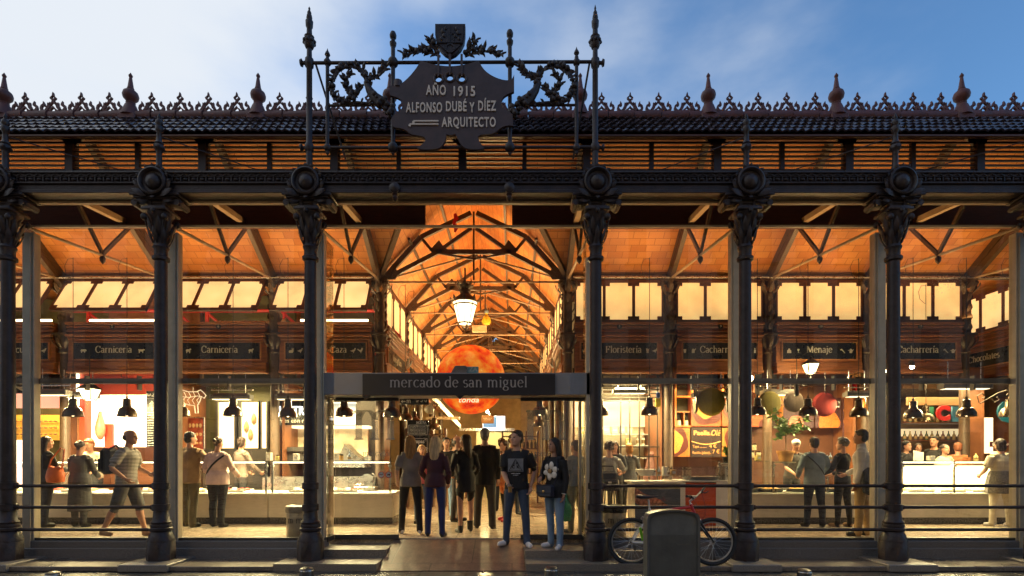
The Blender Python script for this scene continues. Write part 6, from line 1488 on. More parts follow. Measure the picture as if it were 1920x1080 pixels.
# right hand bay: open view to further stalls
B6 = booth('far_stall', 'distant bottle stall seen over the glowing right counter', 7.85, 14, mat('far_wall', (.13, .075, .035), .6, 0, .4, 1.5), 15.6)
lamp('AREA', 'stall_light', B6, (-.8, 1.8, 2.95), 40, (1, .72, .40), 3, None, 1.5); lamp('AREA', 'stall_light', B6, (-1, -.3, 2.9), 30, (1, .74, .42), 2, None, .4)
m_ = MB()
for py in (793, 826): m_.bb(X(1690, 15), X(1830, 15), 14.8, 15.4, Z(py, 15) - .02, Z(py, 15) + .01)
bpart(m_, 'bottle_shelves', WOOD_D, B6)
m_ = MB(); m_.bb(X(1690, 15.4), X(1800, 15.4), 15.42, 15.48, Z(818, 15.4), Z(804, 15.4)); bpart(m_, 'shelf_light', glow('shelf_light', (1, .80, .45), .9), B6)
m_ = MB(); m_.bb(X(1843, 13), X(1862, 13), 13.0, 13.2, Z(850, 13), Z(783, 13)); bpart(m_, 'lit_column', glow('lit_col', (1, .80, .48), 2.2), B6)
m_ = MB(); m_.bb(X(1692, 12.4), X(1818, 12.4), 12.35, 12.42, Z(728, 12.4), Z(706, 12.4)); m_.bb(X(1700, 13.4), X(1818, 13.4), 13.35, 13.42, Z(760, 13.4), Z(745, 13.4)); bpart(m_, 'canopy_boards', mat('canopy', (.42, .24, .11), .5, 0, .2, 3, stretch=(1, 1, 8)), B6)
m_ = MB(); m_.bb(X(1812, 12.2), X(1838, 12.2), 12.1, 12.35, FL, Z(690, 12.2)); bpart(m_, 'brown_pillar', M_BRN, B6)
bcol = [(.03, .06, .03), (.10, .03, .02), (.06, .04, .02), (.20, .14, .04)]
for r_, py in enumerate((825, 792)):
    for k in range(12):
        px = 1696 + k * 10.3; t = None
        product(px, py, 15.1, 5.5, 17, bcol[(k * 3 + r_) % 4], 'small dark wine bottle on a back shelf of the distant bottle stall', 'bottle')
def letter(px, py, Y, ch, col, size, label):
    t = thing('letter_sign', label, 'letter', P(px, py, Y), 0, 'big coloured letters above the right hand stalls'); text('letter', ch, size, (0, 0, 0), mat('letter_%d' % px, col, .5, 0, .1, 5), t, ext=.02, bold=.03); m_ = MB(); m_.tube([(0, 0, size * .3), (0, 0, size * .9)], .005, 4); m_.build('cable', BLACK_P, t)
letter(1768, 776, 13.6, 'C', (.60, .02, .02), .48, 'big red letter between the two pendant lamps'); letter(1793, 778, 13.6, 'E', (.03, .16, .30), .48, 'big blue square letter beside the brown pillar'); letter(1746, 778, 13.7, 'I', (.02, .24, .15), .46, 'big green letter behind the smaller pendant lamp'); letter(1888, 774, 12.6, 'C', (.01, .22, .36), .66, 'largest round blue letter at the right edge'); letter(1910, 776, 13.2, 'E', (.65, .40, .01), .40, 'yellow letter cut by the right edge')
t = thing('scroll_bracket', 'wrought iron scroll bracket under the Chocolates sign', 'bracket', P(1862, 746, 11.4)); m_ = MB()
m_.tube([(-.28, 0, -.12), (-.1, 0, -.02), (.1, 0, .1), (.28, 0, .16), (.34, 0, .10), (.28, 0, .06)], .012, 6); m_.tube([(-.30, 0, -.1), (-.34, 0, .04), (-.24, 0, .10), (-.16, 0, .03), (-.23, 0, -.01)], .012, 6); m_.tube([(-.05, 0, .0), (.02, 0, -.1), (.14, 0, -.04), (.08, 0, .02)], .010, 6); m_.build('scroll', IRON_IN, t)
t, p_, w2, h2 = board('cafe_sign', 1856, 1900, 828, 838, 12.4, 'dark red sign with a white round logo behind the woman at the right', mat('sign_maroon', (.10, .012, .02), .5), 'sign'); m_ = MB(); m_.lathe([(0, 0), (.05, 0), (.05, .002), (0, .002)], (-.18, -.0135, 0), 16, '-y'); m_.build('logo', WHITE_P, p_); text('lettering', 'Café del', .08, (.06, -.0125, 0), WHITE_P, p_, ext=.002, fit=.28)
for px, lb in ((1722, 'white price card standing on the left end of the glowing counter'), (1868, 'white price card on the glowing counter behind the woman at the right')):
    t = thing('price_card', lb, 'card', P(px, 866, 10.5)); m_ = MB(); m_.M = Matrix.Rotation(R(-16), 4, 'X') @ Matrix.Rotation(R(12), 4, 'Y'); m_.bb(-.10, .10, -.006, .006, 0, .22, .003); m_.build('card', WHITE_P, t)

# ------------------------------------------------------------------ nave furnishings
t, p_, w2, h2 = board('chalk_menu', 764, 804, 788, 862, 10.95, 'black chalk menu board offering tapas, behind the blonde women', SIGNB)
text('lettering', 'NOSTRA', .075, (.07, -.0125, h2 - .05), WHITE_P, p_, ext=.002, fit=.2, bold=.002); text('lettering', '3', .16, (-.14, -.0125, -.04), WHITE_P, p_, ext=.002, bold=.004); text('lettering', 'tapas*', .11, (.05, -.0125, -.03), WHITE_P, p_, ext=.002, fit=.25, bold=.003); text('lettering', '10€', .15, (.08, -.0125, -.22), WHITE_P, p_, ext=.002, bold=.004)
m_ = MB()
for k in range(6): scribble(m_, -w2 + .05, w2 - .06, h2 - .13 - k * .028, .016, 60 + k)
for a, b in ((h2 - .10, h2 - .30), (.03, -h2 + .04)):
    for zz in (a, b): m_.bb(-w2 + .03, w2 - .03, -.016, -.0135, zz - .004, zz + .004)
    for xx in (-w2 + .03, w2 - .03): m_.bb(xx - .004, xx + .004, -.016, -.0135, b, a)
m_.build('frame_lines', WHITE_P, p_)
t, p_, w2, h2 = board('hanging_sign', 752, 804, 747, 759, 10.7, 'narrow black hanging sign with an arrow and small animal pictures', SIGNB, 'sign')
m_ = MB(); serif(m_, 'm', .06, (-.12, -.0135, -.03), (1, 0, 0), (0, 0, 1), .22, .08, .002); m_.prism([(-.05, 0), (-.01, .03), (-.01, .01), (.04, .01), (.04, -.01), (-.01, -.01), (-.01, -.03)], (-.23, -.015, 0), (1, 0, 0), (0, 0, 1), (0, .003, 0)); icon(m_, 'sheep', .05, 0, .035, -.015); icon(m_, 'bird', .14, 0, .035, -.015); icon(m_, 'rooster', .22, 0, .035, -.015); m_.build('lettering', LETTER, p_)
t, p_, w2, h2 = board('wall_screen', 905, 947, 780, 806, 16, 'bright white and blue screen at the back of the nave', glow('screen_blue', (.75, .88, 1), 1.6), 'screen'); m_ = MB(); m_.bb(-w2 + .02, .08, -.016, -.0125, -h2 + .08, h2 - .03); m_.build('blue_area', glow('screen_blue2', (.10, .25, .50), .8), p_)
t, p_, w2, h2 = board('brown_plaque', 903, 926, 779, 794, 13.2, 'small rounded brown sign under the orange globe', mat('brown_sign', (.22, .10, .03), .5), 'sign'); m_ = MB(); scribble(m_, -w2 + .05, w2 - .05, .03, .02, 5); scribble(m_, -w2 + .07, w2 - .07, -.01, .02, 6); m_.build('lettering', LETTER, p_)
t = thing('bar_partition', 'pale green partition at the end of the nave behind the crowd', 'partition', (X(928, 17.5), 17.5, FL)); m_ = MB(); m_.bb(X(893, 17.5), X(962, 17.5), 17.5, 17.6, FL, Z(808, 17.5)); m_.build('partition', mat('pale_green', (.42, .40, .24), .5, 0, .1, 2), t, local=False); m_ = MB(); m_.bb(X(860, 17.4), X(965, 17.4), 17.4, 17.48, Z(808, 17.4), Z(803, 17.4)); m_.build('rail', STEEL, t, local=False)
for k, (px, Y, s) in enumerate(((800, 14.0, 0), (845, 17.0, 0), (975, 15.2, 0))):
    t = thing('wine_rack', ('dark shelf rack left in the nave behind the chalk menu', 'dark shelf rack farther back in the nave behind the long haired woman', 'shelf rack with cans right in the nave behind the man in the black shirt')[k], 'rack', P(px, 868, Y)); m_ = MB()
    for xx in (-.5, -.17, .17, .5): m_.bb(xx - .02, xx + .02, -.15, .15, -1.3, .9)
    for zz in (-.3, .05, .4, .75): m_.bb(-.5, .5, -.14, .14, zz - .015, zz + .015)
    m_.build('rack', WOOD_D, t); b = MB()
    for zz in (-.285, .065, .415):
        for q in range(9): b.lathe([(.035, 0), (.035, .16), (.014, .2), (.014, .26)], (-.44 + q * .11, 0, zz), 8)
    o = b.build('bottles', mat('bottle_dark', (.05, .035, .02), .2), t); o['kind'] = 'stuff'
t = thing('floodlight', 'round pale floodlight clamped under the beam in front of the globe', 'spotlight', P(806, 766, 11.0)); m_ = MB(); m_.M = Matrix.Rotation(R(50), 4, 'X') @ Matrix.Rotation(R(25), 4, 'Y'); m_.lathe([(.10, -.06), (.095, -.02), (.06, .05), (.03, .09), (0, .1)], n=18); m_.tube([(0, 0, .09), (-.05, 0, .3)], .012, 6); m_.build('housing', STEELP, t)
t = thing('cross_beams', 'pale roof boards and light rails across the nave below the globe', 'beam', (NC, 13, 2.9)); m_ = MB()
m_.bar((X(800, 12.5), 12.5, Z(735, 12.5)), (X(862, 18), 18, Z(800, 18)), .08, .16); m_.bar((X(800, 14), 14, Z(784, 14)), (X(862, 14), 14, Z(784, 14)), .06, .08); m_.bar((X(745, 11.2), 11.2, Z(757, 11.2)), (X(820, 11.2), 11.2, Z(757, 11.2)), .03, .03); m_.build('boards', mat('pale_board', (.45, .34, .2), .5), t, local=False)
m_ = MB(); rr_ = random.Random(2)
for k in range(7): x = X(750 + k * 12, 11.2); m_.tube([(x, 11.2, Z(757, 11.2)), (x + .06, 11.2, Z(768, 11.2)), (x + .13, 11.2, Z(757, 11.2))], .008, 5)
m_.build('wire_truss', STEEL_D, t, local=False)
NVL = thing('light_rail', 'slim light rail with warm lamps running down the nave', 'lamp', (NC, 16, 3.2)); m_ = MB(); m_.bb(-.03, .03, -3.5, 6, 0, .05); m_.build('rail', BLACK_P, NVL)
b = MB()
for yy in (-3, -1.5, 0, 2, 4): b.ball((0, yy, -.06), .05, 8, 6)
b.build('bulbs', BULB, NVL)
for yy, e_ in ((-3, 70), (0, 80), (3.5, 90)): lamp('POINT', 'rail_light', NVL, (0, yy, -.14), e_, (1, .74, .40), .12)
# ------------------------------------------------------------------ people
def cloth(name, col, rough=.8, var=.25, bump=.5): return mat('cloth_' + name, col, rough, 0, var, 5, bump, 16)
def stripemat(name, c1, c2, freq):
    if name in MATS: return MATS[name]
    m = bpy.data.materials.new(name); m.use_nodes = True; t = m.node_tree; b = t.nodes['Principled BSDF']; c = t.nodes.new('ShaderNodeTexCoord'); w_ = t.nodes.new('ShaderNodeTexWave'); w_.bands_direction = 'Z'; w_.inputs['Scale'].default_value = freq; w_.inputs['Distortion'].default_value = .8
    r = t.nodes.new('ShaderNodeValToRGB'); r.color_ramp.elements[0].color = (*c1, 1); r.color_ramp.elements[1].color = (*c2, 1); r.color_ramp.elements[0].position = .4; r.color_ramp.elements[1].position = .6
    t.links.new(c.outputs['Object'], w_.inputs['Vector']); t.links.new(w_.outputs['Color'], r.inputs[0]); t.links.new(r.outputs[0], b.inputs['Base Color']); b.inputs['Roughness'].default_value = .8
    MATS[name] = m; return m
SKIN = mat('skin', (.52, .27, .17), .5, 0, .12, 14); SKIN_D = mat('skin_tan', (.40, .20, .12), .5, 0, .12, 14); LIP = mat('lip', (.36, .10, .08), .5); EYE = mat('eye', (.03, .02, .015), .3)
def hairmat(n, c): return mat('hair_' + n, c, .45, 0, .45, 9, .6, 22, stretch=(5, 5, .8))
H_BLK = hairmat('black', (.012, .009, .008)); H_BRN = hairmat('brown', (.055, .026, .012)); H_BLO = hairmat('blonde', (.36, .20, .075)); H_PAL = hairmat('pale_blonde', (.55, .38, .20)); H_RED = hairmat('red', (.22, .065, .018)); H_GRY = hairmat('grey', (.16, .14, .12)); H_DBL = hairmat('dark_brown', (.03, .015, .008))
JEAN = cloth('jeans', (.055, .085, .15)); JEAN_L = cloth('light_jeans', (.20, .30, .43)); JEAN_D = cloth('dark_jeans', (.018, .022, .035)); BLK = cloth('black', (.012, .011, .012)); SHOE_W = mat('white_shoe', (.72, .68, .68), .5, 0, .1, 12); SHOE_B = mat('black_shoe', (.012, .011, .01), .35); TANS = mat('tan_shoe', (.30, .18, .10), .6)
def rot2(v, a):  # about z
    c, s = math.cos(a), math.sin(a); return Vector((v[0] * c - v[1] * s, v[0] * s + v[1] * c, v[2]))
def seg_dist(P_, a, b, ra, rb, flat):
    a = np.array(a); b = np.array(b); d = b - a; L2 = d.dot(d) + 1e-9
    t = np.clip((P_ - a) @ d / L2, 0, 1); q = P_ - (a + t[:, None] * d)
    if flat != 1: q = q.copy(); q[:, 1] /= flat
    return np.sqrt((q ** 2).sum(1)) - (ra + (rb - ra) * t)
def person(label, px, Y, H, face, top, bottom, shoe=SHOE_B, skin=SKIN, hair=H_BRN, style='short', floor=FL, fem=False, legs=((4, 5, 2), (-3, 4, 2)), arms=None, lean=0, head=(0, 0), twist=0,
           sleeve='long', legwear='long', skirt=None, hem=.88, loose=0, voxel=.012, heavy=1.0, group=None, sit=False, strap=None, collar=False, footyaw=(12, -12), xoff=None, apron=None):
    """local: the person looks along -y, feet at 0. arms: targets (out, forward, up) in a 1.75 m body for the two hands (x+ side first)"""
    s = H / 1.75
    o = thing('person', label, 'person', (X(px, Y) if xoff is None else xoff, Y, floor), R(face), group)
    prim = []; mb = MB()
    mats_ = [skin, top, bottom, shoe, EYE, LIP]
    def tube(pts, rs, reg, flat=1, n=12):
        mb.tube([tuple(Vector(p)) for p in pts], list(rs), n, True, flat, (0, 1, 0)); fl_ = flat if isinstance(flat, (list, tuple)) else [flat] * len(pts)
        for i in range(len(pts) - 1): prim.append((pts[i], pts[i + 1], rs[i], rs[i + 1], (fl_[i] + fl_[i + 1]) / 2 if abs((Vector(pts[i + 1]) - Vector(pts[i])).normalized().z) > .7 else 1, reg))
    hw = (.098 if fem else .092) * s
    # legs
    hipz = 0; fk = []
    for sd, (f, kb, ab) in zip((1, -1), legs):
        f, kb, ab = R(f), R(kb), R(ab)
        th = Vector((sd * math.sin(ab), -math.sin(f), -math.cos(f))).normalized() * .425 * s; sh = Vector((sd * math.sin(ab) * .6, -math.sin(f - kb), -math.cos(f - kb))).normalized() * .415 * s
        fk.append((sd, th, sh))
    low = min((th + sh).z for _, th, sh in fk); hipz = -low + .085 * s if not sit else sit
    hip = Vector((0, 0, hipz + .02 * s))
    lg = .003 + loose * .010
    for (sd, th, sh), fy in zip(fk, footyaw):
        a = Vector((sd * hw, 0, hipz)); k = a + th; an = k + sh
        if legwear == 'long':
            tube([a + Vector((0, 0, .03)) * s, a + th * .35, k], [(.092 + lg * .6) * s * heavy, (.083 + lg * .7) * s * heavy, (.058 + lg) * s], 2)
            tube([k, k + sh * .35 + Vector((0, .012, 0)), k + sh * .8, an + Vector((0, 0, -.035)) * s], [(.058 + lg) * s, (.056 + lg * 1.1) * s, (.044 + lg * 1.4) * s, (.045 + lg * 1.7) * s], 2)
        elif legwear == 'shorts':
            tube([a + Vector((0, 0, .03)) * s, a + th * .4, a + th * 1.02], [.098 * s, .10 * s, .09 * s], 2)
            tube([k - th * .1, k, k + sh * .3 + Vector((0, .014, 0)), k + sh * .75, an], [.062 * s, .055 * s, .058 * s, .040 * s, .036 * s], 0)
        else:
            tube([a, a + th * .4, k, k + sh * .3 + Vector((0, .014, 0)), k + sh * .75, an], [.085 * s, .075 * s, .054 * s, .055 * s, .038 * s, .034 * s], 0)
        fd = rot2((0, -1, 0), R(fy))
        heel = an - fd * .045 * s + Vector((0, 0, -.048 * s)); toe = an + fd * .17 * s + Vector((0, 0, -.055 * s))
        tube([heel, heel.lerp(toe, .45) + Vector((0, 0, .004)), heel.lerp(toe, .85), toe], [.036 * s, .044 * s, .043 * s, .026 * s], 3, .85)
        tube([an + Vector((0, 0, .02 if legwear != 'boots' else .13)) * s, heel.lerp(toe, .22) + Vector((0, 0, .01))], [.042 * s, .044 * s], 3)
        if legwear == 'boots': pass
    # torso
    t0_ = len(prim)
    u = Vector((0, -math.sin(R(lean)), math.cos(R(lean))))
    tw = R(twist); sx_ = rot2((1, 0, 0), tw)
    hv = heavy
    def tp(h, fwd=0): return hip + u * h * s + Vector((0, -fwd * s, 0))
    pel = (.168 if fem else .158) * hv; wai = (.128 if fem else .148) * hv; che = (.150 if fem else .172) * hv
    tube([tp(-.10), tp(-.02), tp(.06)], [.10 * s * hv, pel * s, (pel - .005) * s], 2, [.8, .72, .70], 16)
    ct = .012 + loose * .014
    tube([tp((hem - .93)), tp(.06), tp(.16), tp(.28, .012 if fem else 0), tp(.38, .01), tp(.455), tp(.50)],
         [(pel + ct + .003) * s, (pel - .002 + ct) * s, (wai + ct) * s, (che - .012 + ct) * s, (che + ct * .6) * s, (che * .90) * s, .078 * s], 1, [.72, .70, .70, .72 if not fem else .80, .70 if not fem else .76, .62, .7], 18)
    t1_ = len(prim); nk = tp(.545)
    tube([tp(.50), nk + u * .02 * s, nk + u * .10 * s + Vector((0, -.012, 0))], [.062 * s, .054 * s, .052 * s], 0 if not collar else 0, 1, 12)
    if collar: tube([tp(.50), nk + u * .02 * s], [.075 * s, .066 * s], 1)
    shw = (.160 if fem else .182) * hv ** .5
    hands = []
    arms = arms or ((.23, .06, .80), (.23, .06, .80))
    for sd, tg in zip((1, -1), arms):
        sh_ = tp(.455) + sx_ * sd * shw * s
        tube([tp(.47) + sx_ * sd * .07 * s, sh_], [.075 * s, .064 * s], 1)
        if tg is None: continue
        T = rot2((sd * tg[0] * s, -tg[1] * s, 0), tw) + Vector((0, 0, tg[2] * s))
        A, B = .285 * s, .255 * s; d = T - sh_; L_ = min(d.length, (A + B) * .985); d.normalize()
        ca = (A * A + L_ * L_ - B * B) / (2 * A * L_); ca = max(-1, min(1, ca)); sa = math.sqrt(1 - ca * ca)
        pole = rot2((sd * .55, .6, 0), tw) + Vector((0, 0, -.55)); pole = (pole - d * pole.dot(d)).normalized()
        el_ = sh_ + d * A * ca + pole * A * sa; wr = sh_ + d * L_
        cs = .008 + loose * .010
        if sleeve == 'long':
            tube([sh_, sh_.lerp(el_, .5), el_], [(.056 + cs) * s, (.047 + cs) * s, (.041 + cs) * s], 1); tube([el_, el_.lerp(wr, .4), wr - (wr - el_).normalized() * .01], [(.041 + cs) * s, (.040 + cs) * s, (.031 + cs) * s], 1); tube([el_.lerp(wr, .8), wr], [.028 * s, .025 * s], 0)
        elif sleeve == 'short':
            tube([sh_, sh_.lerp(el_, .72)], [(.058 + cs) * s, (.054 + cs * 1.6) * s], 1); tube([sh_, sh_.lerp(el_, .5), el_], [.048 * s, .045 * s, .038 * s], 0); tube([el_, el_.lerp(wr, .3), wr], [.038 * s, .040 * s, .026 * s], 0)
        else:
            tube([sh_, sh_.lerp(el_, .5), el_], [.050 * s, .042 * s, .036 * s], 0); tube([el_, el_.lerp(wr, .3), wr], [.036 * s, .038 * s, .025 * s], 0)
        hands.append((sd, wr, (wr - el_).normalized(), el_))
    if skirt:
        h0, h1, r0, r1 = skirt
        tube([tp(h0), tp((h0 + h1) / 2), tp(h1)], [r0 * s, (r0 + r1) / 2 * s * 1.04, r1 * s], 1, [.75, .8, .85], 20)
    # head
    hp = nk + u * .155 * s + Vector((0, -.018 * s, 0)); M0 = Matrix.Translation(hp) @ Matrix.Rotation(R(head[0]), 4, 'Z') @ Matrix.Rotation(R(head[1]), 4, 'X') @ Matrix.Scale(s * (.96 if fem else 1.0), 4)
    mb.M = M0
    prof = [(-.118, .026, .026, -.055), (-.100, .050, .056, -.036), (-.07, .061, .078, -.018), (-.03, .069, .090, -.004), (.015, .074, .096, .004), (.06, .073, .094, .008), (.09, .058, .077, .011), (.11, .034, .045, .012), (.118, .006, .008, .012)]
    vs = []; fs = []; n = 18
    for (z, rx, ry, yo) in prof:
        for k in range(n): th_ = 2 * PI * k / n; vs.append((rx * math.cos(th_), yo + ry * math.sin(th_), z))
    for i in range(len(prof) - 1):
        for k in range(n): fs.append((i * n + k, i * n + (k + 1) % n, (i + 1) * n + (k + 1) % n, (i + 1) * n + k))
    fs += [tuple(range(n - 1, -1, -1)), tuple((len(prof) - 1) * n + k for k in range(n))]
    mb._add(vs, fs, True)
    mb.tube([(0, -.088, .02), (0, -.104, -.008), (0, -.112, -.024), (0, -.09, -.034)], [.009, .012, .015, .008], 8); mb.ball((0, -.085, -.06), .020, 8, 6, (1.1, .6, .55)); mb.ball((0, -.072, -.098), .022, 8, 6)
    for q in (-1, 1): mb.ball((q * .074, .012, -.006), .022, 8, 6, (.45, .8, 1.35)); mb.ball((q * .03, -.078, .034), .016, 8, 6, (1.5, .7, .6)); mb.ball((q * .04, -.07, -.03), .022, 8, 6, (1, .7, 1))
    mb.M = Matrix.Identity(4)
    prim.append((hp + Vector((0, 0, -.05 * s)), hp + Vector((0, 0, .04 * s)), .095 * s, .095 * s, 1, 0))
    tmp = mb.build('tmp_body', mats_)
    md = tmp.modifiers.new('r', 'REMESH'); md.mode = 'VOXEL'; md.voxel_size = voxel
    ms = tmp.modifiers.new('s', 'SMOOTH'); ms.factor = .5; ms.iterations = 3
    dg_ = bpy.context.evaluated_depsgraph_get(); me = bpy.data.meshes.new_from_object(tmp.evaluated_get(dg_)); bpy.data.objects.remove(tmp)
    # colour regions from the nearest limb
    nv = len(me.vertices); co = np.empty(nv * 3); me.vertices.foreach_get('co', co); co = co.reshape(-1, 3)
    npol = len(me.polygons); cen = np.empty(npol * 3); me.polygons.foreach_get('center', cen); cen = cen.reshape(-1, 3)
    best = np.full(npol, 1e9); reg = np.zeros(npol, int); bp_ = np.zeros(npol, int)
    for pi, (a, b, ra, rb, fl_, rg) in enumerate(prim):
        d = seg_dist(cen, a, b, ra, rb, fl_); msk = d < best; best[msk] = d[msk]; reg[msk] = rg; bp_[msk] = pi
    hz_ = tp(hem - .93).z; tor = np.isin(bp_, list(range(t0_, t1_)))
    reg[tor & (reg == 1) & (cen[:, 2] < hz_ - .002)] = 2; reg[(reg == 2) & (cen[:, 2] > hz_ - .002)] = 1
    if not collar: reg[(reg == 1) & (cen[:, 2] > tp(.512).z) & (np.hypot(cen[:, 0] - tp(.52).x, cen[:, 1] - tp(.52).y) < .078 * s)] = 0
    Mi = np.array(M0.inverted()); hc = cen @ Mi[:3, :3].T + Mi[:3, 3]
    for q in (-1, 1): reg[(((hc - np.array((q * .031, -.086, .012))) * np.array((.75, .5, 1.5))) ** 2).sum(1) < .011 ** 2] = 4
    reg[(((hc - np.array((0, -.096, -.060))) * np.array((.55, .4, 1.6))) ** 2).sum(1) < .013 ** 2] = 5
    me.materials.clear()
    for m_ in mats_: me.materials.append(m_)
    verts = [tuple(v) for v in co]; faces = [tuple(p.vertices) for p in me.polygons]; mi = list(map(int, reg))
    bpy.data.meshes.remove(me)
    # hands: palm, four fingers of different length, thumb from the side of the palm
    hb = MB(); hb.mi = 0
    for (sd, wr, fd, el_) in hands:
        side = rot2((sd, 0, 0), tw); bend = (rot2((-sd * .5, -.6, 0), tw) + Vector((0, 0, -.1))); bend = (bend - fd * bend.dot(fd)).normalized(); acr = fd.cross(bend).normalized()
        if acr.dot(Vector((0, -1, 0))) < 0: acr = -acr     # thumb side points forward
        pc = wr + fd * .085 * s
        hb.tube([wr - fd * .015 * s, wr + fd * .03 * s, pc - fd * .01 * s, pc + fd * .004], [.026 * s, .038 * s, .041 * s, .036 * s], 10, True, .5, tuple(bend))
        for k, (off, ln) in enumerate(((.028, .068), (.010, .078), (-.010, .072), (-.028, .056))):
            b0 = pc + acr * off * s - fd * .008; k1 = b0 + (fd + bend * .25).normalized() * ln * .45 * s; k2 = k1 + (fd + bend * .9).normalized() * ln * .32 * s; k3 = k2 + (fd * .6 + bend).normalized() * ln * .26 * s
            hb.tube([b0, k1, k2, k3], [.0100 * s, .0090 * s, .0082 * s, .0066 * s], 7)
        t0 = wr + fd * .032 * s + acr * .03 * s; hb.tube([t0, t0 + (fd * .6 + acr * .7 + bend * .3).normalized() * .036 * s, t0 + (fd * .9 + acr * .55 + bend * .6).normalized() * .068 * s], [.0125 * s, .0105 * s, .008 * s], 7)
    b0 = len(verts); verts += hb.v; faces += [tuple(b0 + i for i in f) for f in hb.f]; mi += [0] * len(hb.f)
    me = bpy.data.meshes.new('body'); me.from_pydata(verts, [], faces)
    for m_ in mats_: me.materials.append(m_)
    me.polygons.foreach_set('material_index', mi); me.polygons.foreach_set('use_smooth', [True] * len(faces)); me.update()
    bo = bpy.data.objects.new('body', me); COL.objects.link(bo); bo.parent = o
    # hair
    if style != 'none':
        h = MB(); h.M = M0
        def ell(c, r): h.ball(c, 1, 20, 14, r)
        if style == 'short': ell((0, .018, .046), (.083, .096, .087)); ell((0, .040, -.005), (.077, .078, .092)); h.tube([(-.055, -.058, .088), (0, -.070, .098), (.055, -.058, .088)], [.010, .013, .010], 8)
        elif style == 'bald': ell((0, .045, -.005), (.078, .070, .06))
        elif style in ('long', 'wavy'):
            ell((0, .016, .040), (.084, .100, .092)); ln = .42 if style == 'long' else .50
            h.tube([(0, .05, .03), (0, .072, -.10), (0, .095, -.24), (0, .10, -ln)], [.085, .092, .088 if style == 'long' else .10, .035], 14, True, [.75, .55, .45, .4], (0, 1, 0))
            for q in (-1, 1): h.tube([(q * .066, -.02, .06), (q * .083, .005, -.03), (q * .082, .03, -.15), (q * .07, .05, -.28)], [.02, .026, .03, .012], 8)
        elif style == 'bob': ell((0, .018, .036), (.088, .102, .094)); h.tube([(0, .03, .03), (0, .045, -.08), (0, .045, -.14)], [.088, .090, .06], 14, True, [.8, .72, .6], (0, 1, 0))
        elif style == 'bun': ell((0, .018, .038), (.081, .096, .090)); ell((0, .115, .045), (.042, .040, .042)); h.tube([(0, .08, -.04), (0, .07, -.07)], [.045, .02], 8)
        elif style == 'pony': ell((0, .018, .038), (.081, .096, .090)); h.tube([(0, .10, .05), (0, .14, .02), (0, .15, -.12), (0, .135, -.24)], [.03, .036, .032, .010], 10)
        elif style == 'curly':
            rn = random.Random(int(px)); ell((0, .016, .040), (.085, .098, .092))
            for i in range(80):
                a = rn.uniform(0, 2 * PI); e = rn.uniform(-.75, 1.4)
                if math.sin(a) < -.3 and e < .7: continue
                h.ball((.088 * math.cos(a) * math.cos(e), .016 + .102 * math.sin(a) * math.cos(e), .040 + .096 * math.sin(e)), rn.uniform(.022, .036), 7, 5)
        elif style == 'cap': ell((0, .012, .052), (.086, .104, .078)); h.tube([(0, .012, .02), (0, .012, .06)], [.087, .088], 18, True, 1.18, (0, 1, 0))
        tmp = h.build('tmp_hair', hair); md = tmp.modifiers.new('r', 'REMESH'); md.mode = 'VOXEL'; md.voxel_size = .009 * s
        ms = tmp.modifiers.new('s', 'SMOOTH'); ms.factor = .5; ms.iterations = 2
        me = bpy.data.meshes.new_from_object(tmp.evaluated_get(bpy.context.evaluated_depsgraph_get())); me.name = 'hair'; bpy.data.objects.remove(tmp)
        rn = np.random.RandomState(int(px)); co = np.empty(len(me.vertices) * 3); me.vertices.foreach_get('co', co); co = co.reshape(-1, 3)
        ang = np.arctan2(co[:, 1] - hp.y, co[:, 0] - hp.x); co[:, :2] += ((np.sin(ang * 23 + co[:, 2] * 9) + np.sin(ang * 41 + 2)) * .0022)[:, None] * np.stack([np.cos(ang), np.sin(ang)], 1); me.vertices.foreach_set('co', co.ravel())
        me.materials.clear(); me.materials.append(hair)
        for p_ in me.polygons: p_.use_smooth = True
        me.update(); ho = bpy.data.objects.new('cap' if style == 'cap' else 'hair', me); COL.objects.link(ho); ho.parent = o
    if strap:
        a = tp(.50) + sx_ * .09 * s * strap; pts = []
        for k in range(13):
            v = k / 12; ang = PI * 2 * v
            x = math.cos(ang) * .165 * s * hv; z = tp(.06).z + (tp(.47).z - tp(.06).z) * (.5 + .5 * math.cos(ang) * strap); y = tp(.25).y + math.sin(ang) * .133 * s * hv; pts.append((x, y, z))
        m_ = MB(); m_.tube(pts, .016, 6, True, .4); m_.build('strap', BLK, o)
    if apron:
        m_ = MB(); pr = [(-.13, 1.30), (.13, 1.30), (.17, 1.02), (.19, .55), (-.19, .55), (-.17, 1.02)]; m_.prism([(a * s, b * s) for a, b in pr], (0, tp(.2).y - .135 * s * hv, tp(0).z - .93 * s), (1, 0, 0), (0, 0, 1), (0, .012, 0)); m_.build('apron', apron, o)
    o['hand'] = [list(w + f * .085 * s) for _, w, f, _ in hands][0] if hands else [0, 0, 0]
    return o, hands, s
def local_pt(o, v): return Vector(o.location) + rot2(v, o.rotation_euler[2])

